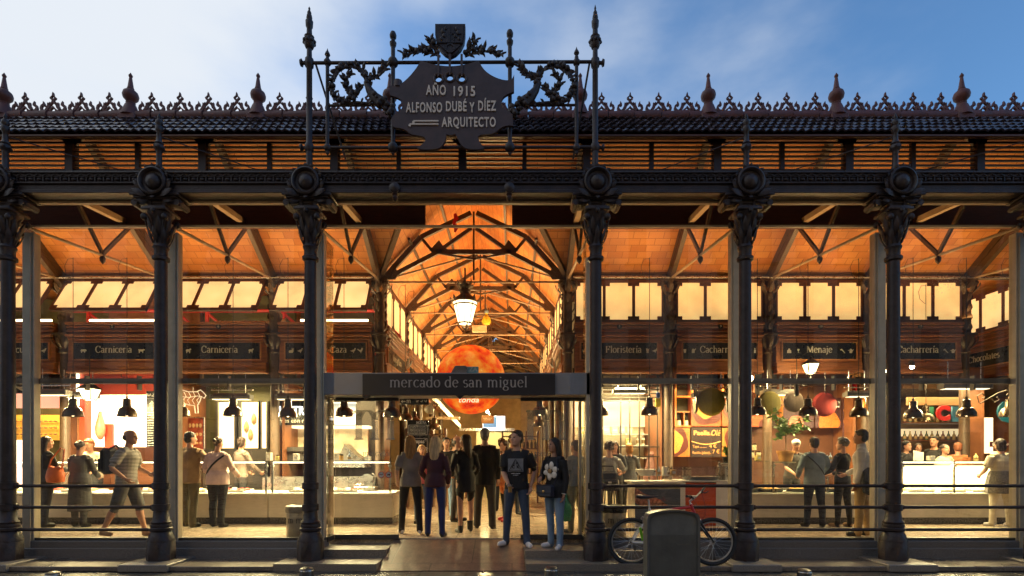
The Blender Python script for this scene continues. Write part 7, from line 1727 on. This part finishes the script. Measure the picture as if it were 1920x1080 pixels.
# --- left windows
ORG = cloth('orange_leather', (.55, .12, .03), .5)
pw, hd, s = person('woman in black coat with long dark hair and an orange shoulder bag, left window', 86, 9.85, 1.66, 150, BLK, JEAN_D, hair=H_DBL, style='wavy', fem=True, hem=.74, loose=.6, heavy=1.12, arms=((.20, .28, 1.05), (.12, .32, 1.10)), head=(-25, 0))
t = thing('shoulder_bag', 'orange leather bag on the shoulder of the woman in the black coat', 'bag', (X(103, 9.55), 9.56, FL + .93)); m_ = MB()
m_.M = Matrix.Rotation(R(150), 4, 'Z'); m_.tube([(-.2, 0, .2), (-.12, 0, .20), (.0, 0, .17), (.14, 0, .2), (.2, 0, .19)], [.01, .06, .05, .06, .01], 8); m_.lathe([(.05, -.13), (.17, -.11), (.19, .0), (.17, .12), (.14, .2), (.02, .19)], n=14); 
t.scale = (.85, .55, .8); m_.build('bag', ORG, t); m_ = MB(); m_.tube([(.15, -.02, .18), (.14, .04, .36), (.10, .16, .62), (.0, .22, .66), (-.12, .06, .40), (-.15, 0, .18)], .018, 6); m_.build('strap', ORG, t)
person('short woman in dark grey with tied up hair, seen from behind at the butcher counter', 150, 9.85, 1.58, 182, cloth('charcoal', (.045, .042, .04)), BLK, hair=H_DBL, style='bun', fem=True, hem=.80, loose=.7, heavy=1.15, arms=((.16, .30, 1.02), (.16, .30, 1.02)), skirt=(.06, -.62, .18, .22))
person('butcher with red brown hair and dark apron bending over the left counter', 176, 11.25, 1.68, 12, cloth('cream', (.55, .46, .34)), BLK, hair=H_RED, style='short', lean=14, arms=((.16, .40, 1.02), (.10, .42, 1.0)), head=(-20, 20), apron=BLK)
person('man in striped shirt, shorts and sandals walking to the right inside the glass', 238, 8.62, 1.74, 96, stripemat('stripe_shirt', (.60, .57, .50), (.05, .045, .05), 14), cloth('grey_shorts', (.10, .10, .10)), TANS, skin=SKIN, hair=H_BRN, style='bald', legs=((17, 5, 2), (-14, 14, 2)), legwear='shorts', sleeve='short', loose=.5, arms=((.20, .24, 1.02), (.22, .10, .95)), hem=.86, lean=3, heavy=1.05)
t = thing('backpack', 'black backpack on the man walking in shorts', 'backpack', (X(226, 8.62), 8.62, FL + 1.22)); m_ = MB(); m_.box((-.16, -.02, 0), (.17, .30, .42), 0, .05); m_.box((-.25, -.02, -.06), (.05, .24, .22), 0, .02); m_.build('bag', BLK, t); m_ = MB()
for y in (-.14, .12): m_.tube([(-.1, y, .18), (.03, y, .25), (.14, y, .15), (.15, y, -.02), (.06, y, -.16), (-.08, y, -.18)], .018, 6)
m_.build('strap', BLK, t)
person('dark haired man in a tan jacket seen from behind at the counter', 356, 9.85, 1.74, 168, cloth('tan_jacket', (.25, .16, .085)), cloth('olive_trousers', (.10, .085, .05)), hair=H_BLK, style='short', hem=.80, loose=1, heavy=1.08, arms=((.20, .10, .82), (.18, .42, 1.22)), head=(-25, 0))
person('woman in a pale pink blouse and black trousers leaning at the counter', 408, 9.85, 1.65, 172, cloth('pale_pink', (.66, .47, .42)), BLK, hair=H_BRN, style='bun', fem=True, hem=.82, loose=1, heavy=1.22, arms=((.24, .20, .98), (.24, .26, 1.02)), strap=-1)
person('butcher in a grey shirt behind the counter, turned to the fridges', 452, 11.35, 1.70, 150, cloth('grey_shirt', (.20, .15, .12)), BLK, hair=H_DBL, style='short', arms=((.2, .3, 1.0), (.2, .32, 1.0)), head=(30, 0))
# --- entrance crowd
person('woman with long blonde hair, grey tee and black leggings, left in the doorway', 770, 8.95, 1.64, 196, cloth('grey_tee', (.24, .22, .21)), BLK, SHOE_W, hair=H_BLO, style='long', fem=True, hem=.84, loose=.5, sleeve='short', arms=((.22, .16, .92), (.16, .26, 1.0)), legs=((6, 4, 5), (-9, 6, 4)), head=(-20, 0))
person('woman with pale blonde hair, burgundy sweater and blue jeans, back to the square', 816, 8.62, 1.62, 176, cloth('burgundy', (.055, .014, .022)), cloth('blue_jeans', (.022, .03, .11)), hair=H_PAL, style='long', fem=True, hem=.86, loose=.3, arms=((.19, .20, .98), (.20, .14, .92)), legs=((2, 3, 3), (-2, 3, 3)))
person('young woman in a pink top half hidden between the two blondes', 791, 10.4, 1.52, 10, cloth('pink', (.42, .10, .14)), JEAN, hair=H_BLO, style='long', fem=True, sleeve='short', arms=((.18, .22, 1.05), (.18, .22, 1.0)))
pt, hd, s = person('dark haired man in a black jacket holding a plate of food, facing the square', 837, 11.4, 1.70, 8, BLK, JEAN_L, hair=H_BLK, style='short', arms=((.06, .34, 1.08), (.22, .1, .85)), head=(10, 0))
t = thing('food_plate', 'round plate of food held by the man in the black jacket', 'plate', local_pt(pt, Vector(pt['hand']) + Vector((0, -.05, .035)))); m_ = MB(); m_.lathe([(0, 0), (.10, 0), (.15, .025), (.145, .028), (.09, .008), (0, .008)], n=24); m_.build('plate', WHITE_P, t); m_ = MB(); lumps(m_, -.07, .07, -.07, .07, .01, 12, .03, 8); m_.build('food', RICE, t)
person('man with black hair in a white shirt, back turned, deep in the crowd', 853, 12.2, 1.72, 170, cloth('white', (.62, .58, .50)), JEAN_D, hair=H_BLK, style='short')
pd, hd, s = person('woman in a short black dress and ankle boots with long brown hair', 873, 9.15, 1.67, 205, BLK, BLK, SHOE_B, hair=H_DBL, style='wavy', fem=True, hem=.90, legwear='bare', skirt=(.10, -.22, .150, .185), arms=((.19, .20, 1.02), (.20, .22, .98)), legs=((-3, 3, 2), (6, 4, 2)), head=(50, 0))
m_ = MB()
for (sd, x, y) in ((1, .1, 0), (-1, -.1, -.03)): m_.tube([(sd * .105 * s, y + .045 * sd * s * .5, .04 * s), (sd * .105 * s, y + .045 * sd * s * .5, .20 * s)], [.052 * s, .055 * s], 12)
m_.build('boots', SHOE_B, pd)
person('balding man in a dark suit in profile, behind the woman in the black dress', 857, 10.7, 1.70, 88, cloth('dark_suit', (.03, .022, .02)), cloth('dark_suit', (0, 0, 0)), hair=H_GRY, style='bald', loose=.5, arms=((.18, .26, 1.0), (.2, .1, .85)))
person('tall man in a black suit jacket seen from behind in the middle of the doorway', 909, 9.6, 1.79, 178, cloth('suit_black', (.014, .012, .012)), cloth('suit_grey', (.045, .04, .035)), hair=H_GRY, style='short', hem=.76, loose=1.1, heavy=1.1, legs=((3, 3, 4), (-3, 3, 4)))
person('woman in a red orange patterned dress and red shoes turned to the left', 947, 10.8, 1.62, -60, mat('cloth_redpattern', (.45, .05, .02), .7, 0, .6, 14, .3, 20, col2=(.55, .24, .08)), BLK, mat('red_shoe', (.4, .02, .02), .4), hair=H_BRN, style='bob', fem=True, sleeve='short', skirt=(.08, -.18, .165, .19), arms=((.16, .26, 1.05), (.16, .28, 1.0)))
person('man with short brown hair deep in the crowd, back turned', 940, 12.8, 1.74, 175, cloth('mid_brown', (.13, .08, .05)), JEAN_D, hair=H_BRN, style='short')
person('dark haired man behind the shoulder of the man in the black shirt', 961, 12.0, 1.80, 30, cloth('mid_grey', (.12, .10, .09)), JEAN_D, hair=H_DBL, style='short')
# the couple in front
pm_, hm, s = person('man in a black printed tee shirt and jeans holding a beer, right of the doorway', 969, 8.18, 1.76, -8, BLK, cloth('blue_denim', (.045, .065, .11)), SHOE_W, skin=SKIN, hair=H_DBL, style='short', floor=.222, sleeve='short', hem=.86, loose=.35, legs=((5, 3, 6), (-2, 3, 7)), arms=((.22, .03, .90), (.10, .22, .96)), head=(-38, 0), voxel=.0085, footyaw=(28, -38))
m_ = MB(); yf = -.128
m_.prism([(-.115, -.10), (.115, -.10), (.115, .10), (-.115, .10)], (0, yf - .004, 1.24), (1, 0, 0), (0, -.06, .998), (0, .024, 0)); PR = m_.build('shirt_print', mat('print_grey', (.20, .20, .21), .7, 0, .2, 12), pm_)
m_ = MB(); W_ = mat('print_pale', (.42, .42, .44), .7)
for a, b in (((-.10, -.085), (0, .088)), ((0, .088), (.10, -.085)), ((.10, -.085), (-.10, -.085))): m_.bar((a[0], yf - .020 - a[1] * .06, 1.24 + a[1]), (b[0], yf - .020 - b[1] * .06, 1.24 + b[1]), .010, .006)
m_.build('print_triangle', BLK, PR)
for ch, x, z in (('J', -.022, 1.272), ('A', .024, 1.272), ('C', -.034, 1.212), ('K', .036, 1.212)): text('lettering', ch, .062, (x, yf - .0185 - (z - 1.24) * .06, z), BLK, PR, ext=.003, bold=.002)
m_ = MB(); scribble(m_, -.07, .07, 1.115, .014, 2, yf - .012); scribble(m_, -.04, .04, 1.09, .012, 3, yf - .012); m_.build('print_text', W_, pm_)
hr = hm[1][1] + hm[1][2] * .085 * s
t = thing('beer_glass', 'glass of beer in the hand of the man in the black tee shirt', 'glass', local_pt(pm_, hr + Vector((.01, -.045, -.08)))); m_ = MB(); m_.lathe([(0, 0), (.030, 0), (.040, .13), (.037, .13), (.028, .008), (0, .008)], n=18); m_.build('glass', CGLASS, t); m_ = MB(); m_.lathe([(0, .009), (.027, .009), (.034, .095), (0, .095)], n=16); m_.build('beer', mat('beer', (.45, .22, .03), .1, 0, .1), t)
pf, hf, s = person('woman in a black sweater with a big white flower, jeans and white trainers', 1040, 7.98, 1.64, -42, BLK, cloth('pale_denim', (.17, .25, .36)), SHOE_W, skin=SKIN_D, hair=H_BLK, style='long', floor=.222, fem=True, hem=.80, loose=.35, legs=((3, 3, 2), (-2, 3, 1)), arms=((.21, .04, .84), (.10, .24, 1.12)), head=(-20, 0), voxel=.0085, footyaw=(20, -30))
FLW = cloth('petal_white', (.72, .64, .54)); m_ = MB()
for k in range(6):
    a = 2 * PI * k / 6 + .3; m_.ball((.01 + .082 * math.cos(a), -.118 + .012 * abs(math.cos(a)), 1.155 + .082 * math.sin(a)), .052, 10, 7, (1.0 + .25 * abs(math.cos(a)) - .25 * abs(math.sin(a)), .35, 1.0 - .25 * abs(math.cos(a)) + .25 * abs(math.sin(a))))
PT = m_.build('flower_petals', FLW, pf); m_ = MB(); m_.ball((.01, -.135, 1.155), .035, 10, 7, (1, .4, 1)); m_.build('flower_centre', mat('flower_brown', (.35, .20, .08), .8), PT)
NAVY = mat('navy_leather', (.012, .014, .03), .4, 0, .3, 8)
t = thing('handbag', 'small navy handbag on the hip of the woman in the flower sweater', 'bag', local_pt(pf, (-.02, -.185, .86))); t.rotation_euler = (0, 0, R(-42)); m_ = MB(); m_.box((0, 0, 0), (.29, .09, .19), 0, .03); m_.box((0, -.05, .03), (.28, .016, .12), 0, .006); m_.build('bag', NAVY, t); m_ = MB(); m_.ball((0, -.065, .0), .018, 8, 6, (1.3, .5, 1)); m_.build('clasp', mat('gold', (.7, .45, .15), .3, 1), t); m_ = MB(); m_.tube([(.14, .0, .08), (.17, .06, .25), (.12, .1, .5)], .009, 6); m_.tube([(-.14, .0, .08), (-.16, .06, .2), (-.14, .12, .45)], .009, 6); m_.build('strap', NAVY, t)
m_ = MB(); wl = hf[0][1]; m_.tube([wl - hf[0][2] * .012, wl - hf[0][2] * .0], .034, 10); m_.build('bracelet', WHITE_P, pf)
pg, hg, s = person('person in a grey shirt and khaki trousers behind the right door leaf', 1080, 9.1, 1.56, -140, cloth('grey_shirt2', (.22, .22, .19)), cloth('khaki', (.17, .15, .07)), hair=H_GRY, style='short', sleeve='short', loose=.7, heavy=1.1, arms=((.20, .1, .82), (.18, .26, 1.12)))
t = thing('plastic_bag', 'crumpled green plastic carrier bag carried behind the right door leaf', 'bag', local_pt(pg, Vector(pg['hand']) + Vector((0, 0, -.30)))); m_ = MB(); m_.lathe([(.02, -.22), (.12, -.2), (.15, -.08), (.13, .08), (.07, .18), (.04, .27)], n=9); m_.build('bag', mat('green_plastic', (.02, .24, .08), .35, 0, .4, 9, .8, 12), t)
# --- right windows
person('seated person in a striped top on a stool, dark bag behind, right of the entrance', 1143, 10.15, 1.66, 172, stripemat('stripe_top', (.62, .58, .50), (.04, .035, .035), 16), BLK, hair=H_BRN, style='curly', fem=True, sit=.78, legs=((78, 70, 10), (78, 70, 10)), arms=((.2, .35, 1.1), (.2, .35, 1.1)), sleeve='short', lean=4)
t = thing('bar_stool', 'tall cream backed stool under the person in the striped top', 'stool', (X(1143, 10.12), 10.12, FL)); m_ = MB(); m_.lathe([(0, .66), (.19, .66), (.2, .68), (.19, .71), (0, .72)], n=20); m_.build('seat', BLK, t)
for a in (.8, 2.4, 3.9, 5.5): m_ = MB(); m_.tube([(.14 * math.cos(a), .14 * math.sin(a), .66), (.2 * math.cos(a), .2 * math.sin(a), 0)], .014, 6); m_.build('leg', STEEL_D, t)
m_ = MB(); m_.lathe([(.178, .25), (.192, .25), (.192, .265), (.178, .265), (.178, .25)], n=20); m_.build('foot_ring', STEEL_D, t)
t = thing('rucksack', 'black rucksack hanging behind the seated person in stripes', 'backpack', (X(1141, 9.9), 9.86, FL + .86)); m_ = MB(); m_.box((0, 0, 0), (.33, .14, .36), 0, .05); m_.box((0, -.08, -.06), (.25, .05, .18), 0, .02); m_.build('bag', BLK, t); m_ = MB(); m_.tube([(-.1, .0, .17), (-.1, .1, .26), (.1, .1, .26), (.1, .0, .17)], .014, 6); m_.build('strap', BLK, t); m_ = MB(); m_.bb(-.03, .03, -.112, -.104, -.05, -.02); m_.build('badge', WHITE_P, t)
person('woman with long brown hair and black top facing out of the shelf shop', 1153, 11.3, 1.62, -15, BLK, BLK, hair=H_BRN, style='wavy', fem=True, arms=((.18, .28, 1.05), (.18, .25, 1.0)))
person('orange haired woman in a dark top sitting behind the lattice', 1180, 11.35, 1.58, 175, cloth('slate', (.06, .06, .065)), BLK, hair=hairmat('orange', (.42, .19, .05)), style='bob', fem=True, arms=((.18, .28, 1.02), (.18, .25, 1.0)))
person('cook with a patterned white cap bending over the pans', 1484, 11.3, 1.66, 6, cloth('dark_tee', (.05, .045, .04)), BLK, hair=stripemat('cap_white', (.66, .64, .60), (.38, .36, .33), 30), style='cap', lean=12, sleeve='short', arms=((.14, .42, 1.02), (.20, .40, 1.0)), head=(-25, 15))
person('man in a light denim shirt with a dark shoulder strap, back turned', 1527, 9.85, 1.64, 178, cloth('denim_shirt', (.20, .25, .27)), JEAN_D, hair=H_DBL, style='short', hem=.80, loose=.8, heavy=1.08, arms=((.22, .20, 1.0), (.22, .22, 1.02)), legs=((2, 2, 4), (-2, 2, 4)), strap=1)
person('woman in black with short curly greying hair at the paella counter', 1580, 9.85, 1.62, 205, BLK, cloth('black_leggings', (.012, .012, .013)), TANS, hair=H_GRY, style='curly', fem=True, hem=.78, loose=.3, arms=((.2, .28, 1.05), (.12, .30, 1.05)), head=(25, 0))
pj, hj, s = person('man in a white shirt and beige trousers carrying a dark jacket', 1616, 8.72, 1.72, -128, cloth('white_shirt', (.58, .55, .50)), cloth('beige', (.38, .25, .11)), hair=H_BLK, skin=SKIN_D, style='short', hem=.86, loose=.8, arms=((.20, .06, .84), (.16, .24, 1.02)), legs=((4, 2, 2), (-4, 3, 2)), collar=True)
t = thing('jacket', 'dark jacket draped over the arm of the man in the white shirt', 'jacket', (X(1628, 8.55), 8.5, FL + .92)); m_ = MB(); m_.lathe([(.03, -.24), (.12, -.2), (.15, -.02), (.12, .14), (.05, .2)], n=9); t.scale = (1, .55, 1); m_.build('jacket', cloth('navy_jacket', (.02, .02, .022)), t)
pr_, hd, s = person('woman in a striped cream top and pale trousers with a jacket round her waist', 1876, 9.9, 1.62, 178, stripemat('cream_stripe', (.62, .55, .42), (.40, .34, .26), 13), cloth('cream_trousers', (.60, .52, .38)), SHOE_W, hair=H_DBL, style='bob', fem=True, hem=.86, loose=.8, heavy=1.18, sleeve='short', arms=((.2, .25, 1.02), (.2, .28, 1.02)), legs=((2, 2, 4), (-2, 2, 4)))
m_ = MB(); m_.lathe([(.25, .62), (.235, .8), (.21, .92), (.185, 1.0), (.175, 1.03)], n=18)
for v in range(len(m_.v)): x, y, z = m_.v[v]; m_.v[v] = (x * (1 + .05 * math.sin(9 * math.atan2(y, x))), y * .72, z)
m_.build('waist_jacket', mat('cloth_dotted', (.02, .018, .016), .8, 0, .5, 60, .5, 20, col2=(.16, .14, .12)), pr_)
for px, Y, H_, rz, hr_, stl, tp_, lb in ((1699, 12.6, 1.66, 20, H_BLK, 'short', BLK, 'dark haired man at the far left of the right window, deep inside'), (1722, 12.9, 1.62, -30, H_DBL, 'bob', cloth('dim_green', (.05, .05, .035)), 'person in dim green between the dark haired man and the barman'), (1752, 12.2, 1.76, -60, H_BLK, 'short', BLK, 'barman in black turned left behind the glowing counter'), (1771, 11.4, 1.56, 5, H_DBL, 'bun', cloth('shop_cream', (.6, .52, .40)), 'saleswoman in cream facing out behind the glowing counter'), (1796, 11.7, 1.60, 150, H_RED, 'short', cloth('rust', (.30, .10, .03)), 'person in rust brown next to the saleswoman in cream'), (1906, 11.3, 1.68, -70, H_GRY, 'short', BLK, 'grey haired person in black at the right edge, facing left')):
    person(lb, px, Y, H_, rz, tp_, BLK, hair=hr_, style=stl, fem=stl in ('bob', 'bun'))
# ------------------------------------------------------------------ street objects
YB = 7.42; GB = .07
bx = lambda px: X(px, YB) ; bz = lambda py: Z(py, YB) + .0
BK = thing('bicycle', 'mountain bicycle with white rear frame and red front leaning at the railing', 'bicycle', (X(1260, YB), YB, GB))
def kp(mb, name, m, parent=BK): return mb.build(name, m, parent, local=False)
RUB = mat('tyre_rubber', (.018, .018, .02), .7, 0, .2, 20); ALU = mat('alloy', (.62, .62, .62), .3, .9, .1); WHF = mat('frame_white', (.68, .67, .66), .3, 0, .06, 4, coat=.3); REDF = mat('frame_red', (.45, .02, .03), .3, 0, .15, 4, coat=.3)
RW = .335
def wheel(cx):
    c = Vector((cx, YB, GB + RW)); t = MB(); n = 64
    def ring(mb, R0, r, n2=8, cs=1):
        vs = []; fs = []
        for i in range(n):
            a = 2 * PI * i / n
            for k in range(n2):
                b = 2 * PI * k / n2; rr = R0 + r * math.cos(b); vs.append(c + Vector((rr * math.cos(a), r * cs * math.sin(b), rr * math.sin(a))))
        for i in range(n):
            for k in range(n2): fs.append((i * n2 + k, i * n2 + (k + 1) % n2, ((i + 1) % n) * n2 + (k + 1) % n2, ((i + 1) % n) * n2 + k))
        mb._add(vs, fs, True)
    ring(t, RW - .025, .025)
    for i in range(72):
        a = 2 * PI * i / 72
        for s in (-1, 1): q = c + Vector(((RW - .006) * math.cos(a), s * .014, (RW - .006) * math.sin(a))); t.bar(q - Vector((-math.sin(a), 0, math.cos(a))) * .006, q + Vector((-math.sin(a), 0, math.cos(a))) * .006, .014, .016, (math.cos(a), 0, math.sin(a)))
    w_ = kp(t, 'wheel', RUB)
    r_ = MB(); ring(r_, RW - .062, .011, 6, 1.1); kp(r_, 'rim', ALU, w_)
    r_ = MB()
    for i in range(28):
        a = 2 * PI * i / 28; sgn = 1 if i % 2 else -1; a2 = a + (1.1 if i % 4 < 2 else -1.1)
        r_.tube([c + Vector((.022 * math.cos(a2), sgn * .03, .022 * math.sin(a2))), c + Vector(((RW - .068) * math.cos(a), sgn * .004, (RW - .068) * math.sin(a)))], .0014, 4)
    kp(r_, 'spokes', ALU, w_)
    r_ = MB(); r_.tube([c + Vector((0, -.05, 0)), c + Vector((0, .05, 0))], .018, 10); r_.tube([c + Vector((0, -.032, 0)), c + Vector((0, -.026, 0))], .030, 12); r_.tube([c + Vector((0, .026, 0)), c + Vector((0, .032, 0))], .03, 12); kp(r_, 'hub', STEEL, w_)
    return c
CR = wheel(bx(1184)); CF = wheel(bx(1336))
BB = Vector((bx(1243), YB, GB + .30)); ST = Vector((bx(1217.5), YB, GB + .80)); HT = Vector((bx(1295), YB, GB + .86)); HB_ = Vector((bx(1302), YB, GB + .72))
m_ = MB()
for s in (-1, 1): m_.tube([CR + Vector((0, s * .055, 0)), ST + Vector((0, s * .02, -.06))], .010, 8); m_.tube([CR + Vector((0, s * .055, 0)), BB + Vector((-.03, s * .03, 0))], .011, 8)
m_.tube([BB, ST], .017, 10); FR = kp(m_, 'frame', WHF)
m_ = MB(); tt0 = ST + Vector((0, 0, -.05)); tt1 = HT + Vector((.01, 0, -.045)); mid = tt0.lerp(tt1, .55)
m_.tube([tt0, mid], .018, 10); kp(m_, 'top_tube', mat('frame_fade', (.50, .22, .24), .3, 0, .3, 6, coat=.3), FR)
m_ = MB(); m_.tube([mid, tt1], .019, 10); m_.tube([BB, HB_ + Vector((-.02, 0, .04))], .022, 10); m_.tube([HB_, HT], .024, 12); kp(m_, 'front_tubes', REDF, FR)
m_ = MB(); cr_t = HB_ + Vector((.012, 0, -.03)); m_.bb(cr_t.x - .02, cr_t.x + .02, YB - .07, YB + .07, cr_t.z - .03, cr_t.z + .01, .008)
for s in (-1, 1): m_.tube([cr_t + Vector((0, s * .062, 0)), cr_t.lerp(CF, .5) + Vector((-.004, s * .062, 0)), CF + Vector((0, s * .058, 0))], [.018, .015, .011], 10)
kp(m_, 'fork', BLACK_P)
m_ = MB(); sd = Vector((bx(1216), YB, GB + .92)); m_.tube([ST, sd], .013, 8); kp(m_, 'seat_post', ALU)
m_ = MB(); z0 = GB + .935; m_.tube([(bx(1193), YB, z0 + .03), (bx(1200), YB, z0 + .025), (bx(1212), YB, z0 + .02), (bx(1224), YB, z0 + .025), (bx(1234), YB, z0 + .035)], [.05, .075, .055, .032, .018], 12, True, .42, (0, 0, 1)); kp(m_, 'saddle', BLACK_P)
m_ = MB(); sm = Vector((bx(1293), YB, GB + .875)); bar_c = Vector((bx(1305), YB - .02, GB + .97)); m_.tube([HT, sm + Vector((0, 0, .02)), bar_c], .016, 8); kp(m_, 'stem', ALU)
m_ = MB(); ea = Vector((bx(1276), YB - .26, GB + .985)); eb = Vector((bx(1330), YB + .20, GB + 1.07)); m_.tube([ea.lerp(bar_c, .15), ea.lerp(bar_c, .6), bar_c, bar_c.lerp(eb, .5), bar_c.lerp(eb, .9)], .012, 8); HBR = kp(m_, 'handlebar', ALU)
for a in (ea, eb): m_ = MB(); m_.tube([a, a.lerp(bar_c, .34)], .018, 8); m_.tube([a.lerp(bar_c, .42) , a.lerp(bar_c, .36) + Vector((.05, 0, -.03)), a.lerp(bar_c, .1) + Vector((.07, 0, -.035))], .008, 6); m_.bb(a.lerp(bar_c, .4).x - .02, a.lerp(bar_c, .4).x + .02, a.lerp(bar_c, .4).y - .02, a.lerp(bar_c, .4).y + .02, a.lerp(bar_c, .4).z - .03, a.lerp(bar_c, .4).z + .01, .006); m_.build('grip', BLACK_P, HBR, local=False)
m_ = MB(); m_.tube([eb.lerp(bar_c, .4), Vector((bx(1322), YB, GB + .85)), Vector((bx(1322), YB, GB + .70)), Vector((bx(1311), YB - .03, GB + .60))], .003, 5); m_.tube([ea.lerp(bar_c, .4), Vector((bx(1302), YB - .1, GB + .86)), Vector((bx(1296), YB - .03, GB + .82))], .003, 5); kp(m_, 'brake_cables', BLACK_P)
m_ = MB(); m_.lathe([(.03, -.055), (.085, -.055), (.085, -.06), (.03, -.062)], tuple(BB), 24, '-y'); m_.bar(BB + Vector((0, -.075, 0)), BB + Vector((.10, -.075, -.13)), .022, .016); m_.bar(BB + Vector((0, .075, 0)), BB + Vector((-.10, .075, .13)), .022, .016)
for s, q in ((-1, Vector((.10, -.115, -.13))), (1, Vector((-.10, .115, .13)))): m_.box(tuple(BB + q), (.09, .08, .02), 0, .006)
kp(m_, 'crank_set', STEEL_D)
m_ = MB(); m_.lathe([(.02, -.036), (.045, -.036), (.03, -.05), (.02, -.05)], tuple(CR), 20, '-y'); m_.tube([CR + Vector((.0, -.045, -.045)), CR + Vector((.03, -.045, -.10)), BB + Vector((0, -.058, -.085))], .005, 5); m_.tube([CR + Vector((0, -.042, .045)), BB + Vector((0, -.058, .085))], .005, 5); m_.box(tuple(CR + Vector((.035, -.05, -.08))), (.03, .02, .07), 0, .005); kp(m_, 'derailleur_and_chain', STEEL_D)
m_ = MB(); a = Vector((bx(1198), YB - .06, bz(988))); b = Vector((bx(1203.5), YB - .06, bz(1012))); m_.bar(a, b, .034, .03, (0, 1, 0)); kp(m_, 'green_guard', mat('lime_plastic', (.16, .42, .02), .4), FR)
m_ = MB()
for cc, up_ in ((CR.lerp(ST, .62), 1), (CF.lerp(cr_t, .72), 1)):
    for s in (-1, 1): m_.tube([cc + Vector((0, s * .035, -.03)), cc + Vector((-.01, s * .045, .04)), cc + Vector((.01, s * .02, .06))], .007, 6)
kp(m_, 'brakes', STEEL)
# grey street cabinet, seen from behind
CB = thing('street_cabinet', 'dark grey round topped street cabinet standing in front of the bicycle', 'cabinet', (X(1263, 6.3), 6.3, 0))
PLG = mat('cabinet_plastic', (.125, .125, .112), .42, 0, .25, 3, .1, 30); w2 = .305
def arch(w, z1, rise, n=14, r=.05):
    pts = [(-w, 0)]; zt = z1 - rise
    pts += [(-w, zt - r), (-w + .01, zt - r * .3)]
    for k in range(n + 1): v = -1 + 2 * k / n; pts.append((v * (w - .03), z1 - rise * .75 * v * v))
    pts += [(w - .01, zt - r * .3), (w, zt - r), (w, 0)]
    return pts
m_ = MB(); m_.prism(arch(w2, Z(957, 6.3), .06), (0, .12, 0), (1, 0, 0), (0, 0, 1), (0, .20, 0)); m_.build('cabinet_body', PLG, CB)
m_ = MB(); ou = arch(w2 + .008, Z(956, 6.3) , .06); inn = arch(w2 - .016, Z(960, 6.3), .058)
vs = []; fs = []; n = len(ou)
for (a, b), (c, d) in zip(ou, inn): vs += [(a, -.012, b), (a, .016, b), (c, -.004, d), (c, .016, d)]
for i in range(n - 1):
    for k in range(4): e_ = (0, 1, 3, 2); fs.append((i * 4 + e_[k], i * 4 + e_[(k + 1) % 4], (i + 1) * 4 + e_[(k + 1) % 4], (i + 1) * 4 + e_[k]))
fs += [(0, 1, 3, 2), tuple((n - 1) * 4 + k for k in (0, 1, 3, 2))]
m_._add(vs, fs); m_.build('rim', mat('cabinet_rim', (.13, .125, .115), .3, .2, .2, 4), CB)
m_ = MB()
for k in range(34): x = -w2 + .05 + k * (2 * w2 - .1) / 33; m_.bb(x - .003, x + .003, .0165, .022, .01, Z(1003, 6.3))
m_.build('ribs', PLG, CB)
m_ = MB(); m_.bb(.06, .20, .017, .021, Z(1021.5, 6.3), Z(1020.5, 6.3)); m_.build('scratch', mat('scratch', (.2, .17, .12), .6), CB)
# litter bins inside the glass
def bin_(px, Y, label, lid):
    t = thing('litter_bin', label, 'bin', (X(px, Y), Y, FL), 0); m_ = MB(); m_.lathe([(.19, 0), (.20, .02), (.20, .42), (.195, .43), (0, .43)], n=28); b_ = m_.build('drum', mat('bin_steel', (.30, .27, .22), .35, .6, .1, 6), t)
    m_ = MB(); m_.lathe([(.215, .40), (.22, .44), (.21, .50), (.16, .515), (.10, .47), (0, .46)], n=24); m_.build('liner', lid, t)
    for a in (-.35, .35):
        k = MB(); serif(k, 'm', .07, (.203 * math.sin(a), -.203 * math.cos(a), .24), (math.cos(a), math.sin(a), 0), (0, 0, 1), .22, .09, .002); k.build('lettering', STEEL_D, b_)
bin_(1150, 8.62, 'round steel litter bin with a black bag rim, beside the column right of the entrance', mat('bin_bag', (.015, .015, .016), .3, 0, .3, 12, .8, 20))
bin_(562, 8.62, 'round pale steel litter bin behind the column left of the entrance', mat('bin_rim', (.25, .22, .18), .4, .5))
# steel studs set in the street
for px, py, lb in ((100, 1071, 'flat steel street stud at the far left'), (575, 1063, 'steel street stud in front of the column left of the entrance'), (1034, 1062, 'steel street stud below the woman with the flower sweater'), (1508, 1066, 'steel street stud in front of the right hand columns')):
    Y = 6.98; t = thing('street_stud', lb, 'bollard', (X(px, Y), Y, 0), 0, 'steel studs along the square'); zt = Z(py, Y); m_ = MB(); m_.lathe([(.088, .004), (.088, zt - .035), (.082, zt - .018), (.05, zt - .003), (0, zt)], n=24); m_.build('post', STEEL_D, t); m_ = MB(); m_.lathe([(.089, zt - .055), (.092, zt - .05), (.092, zt - .04), (.089, zt - .035)], n=24); m_.build('ring', STEEL, t)
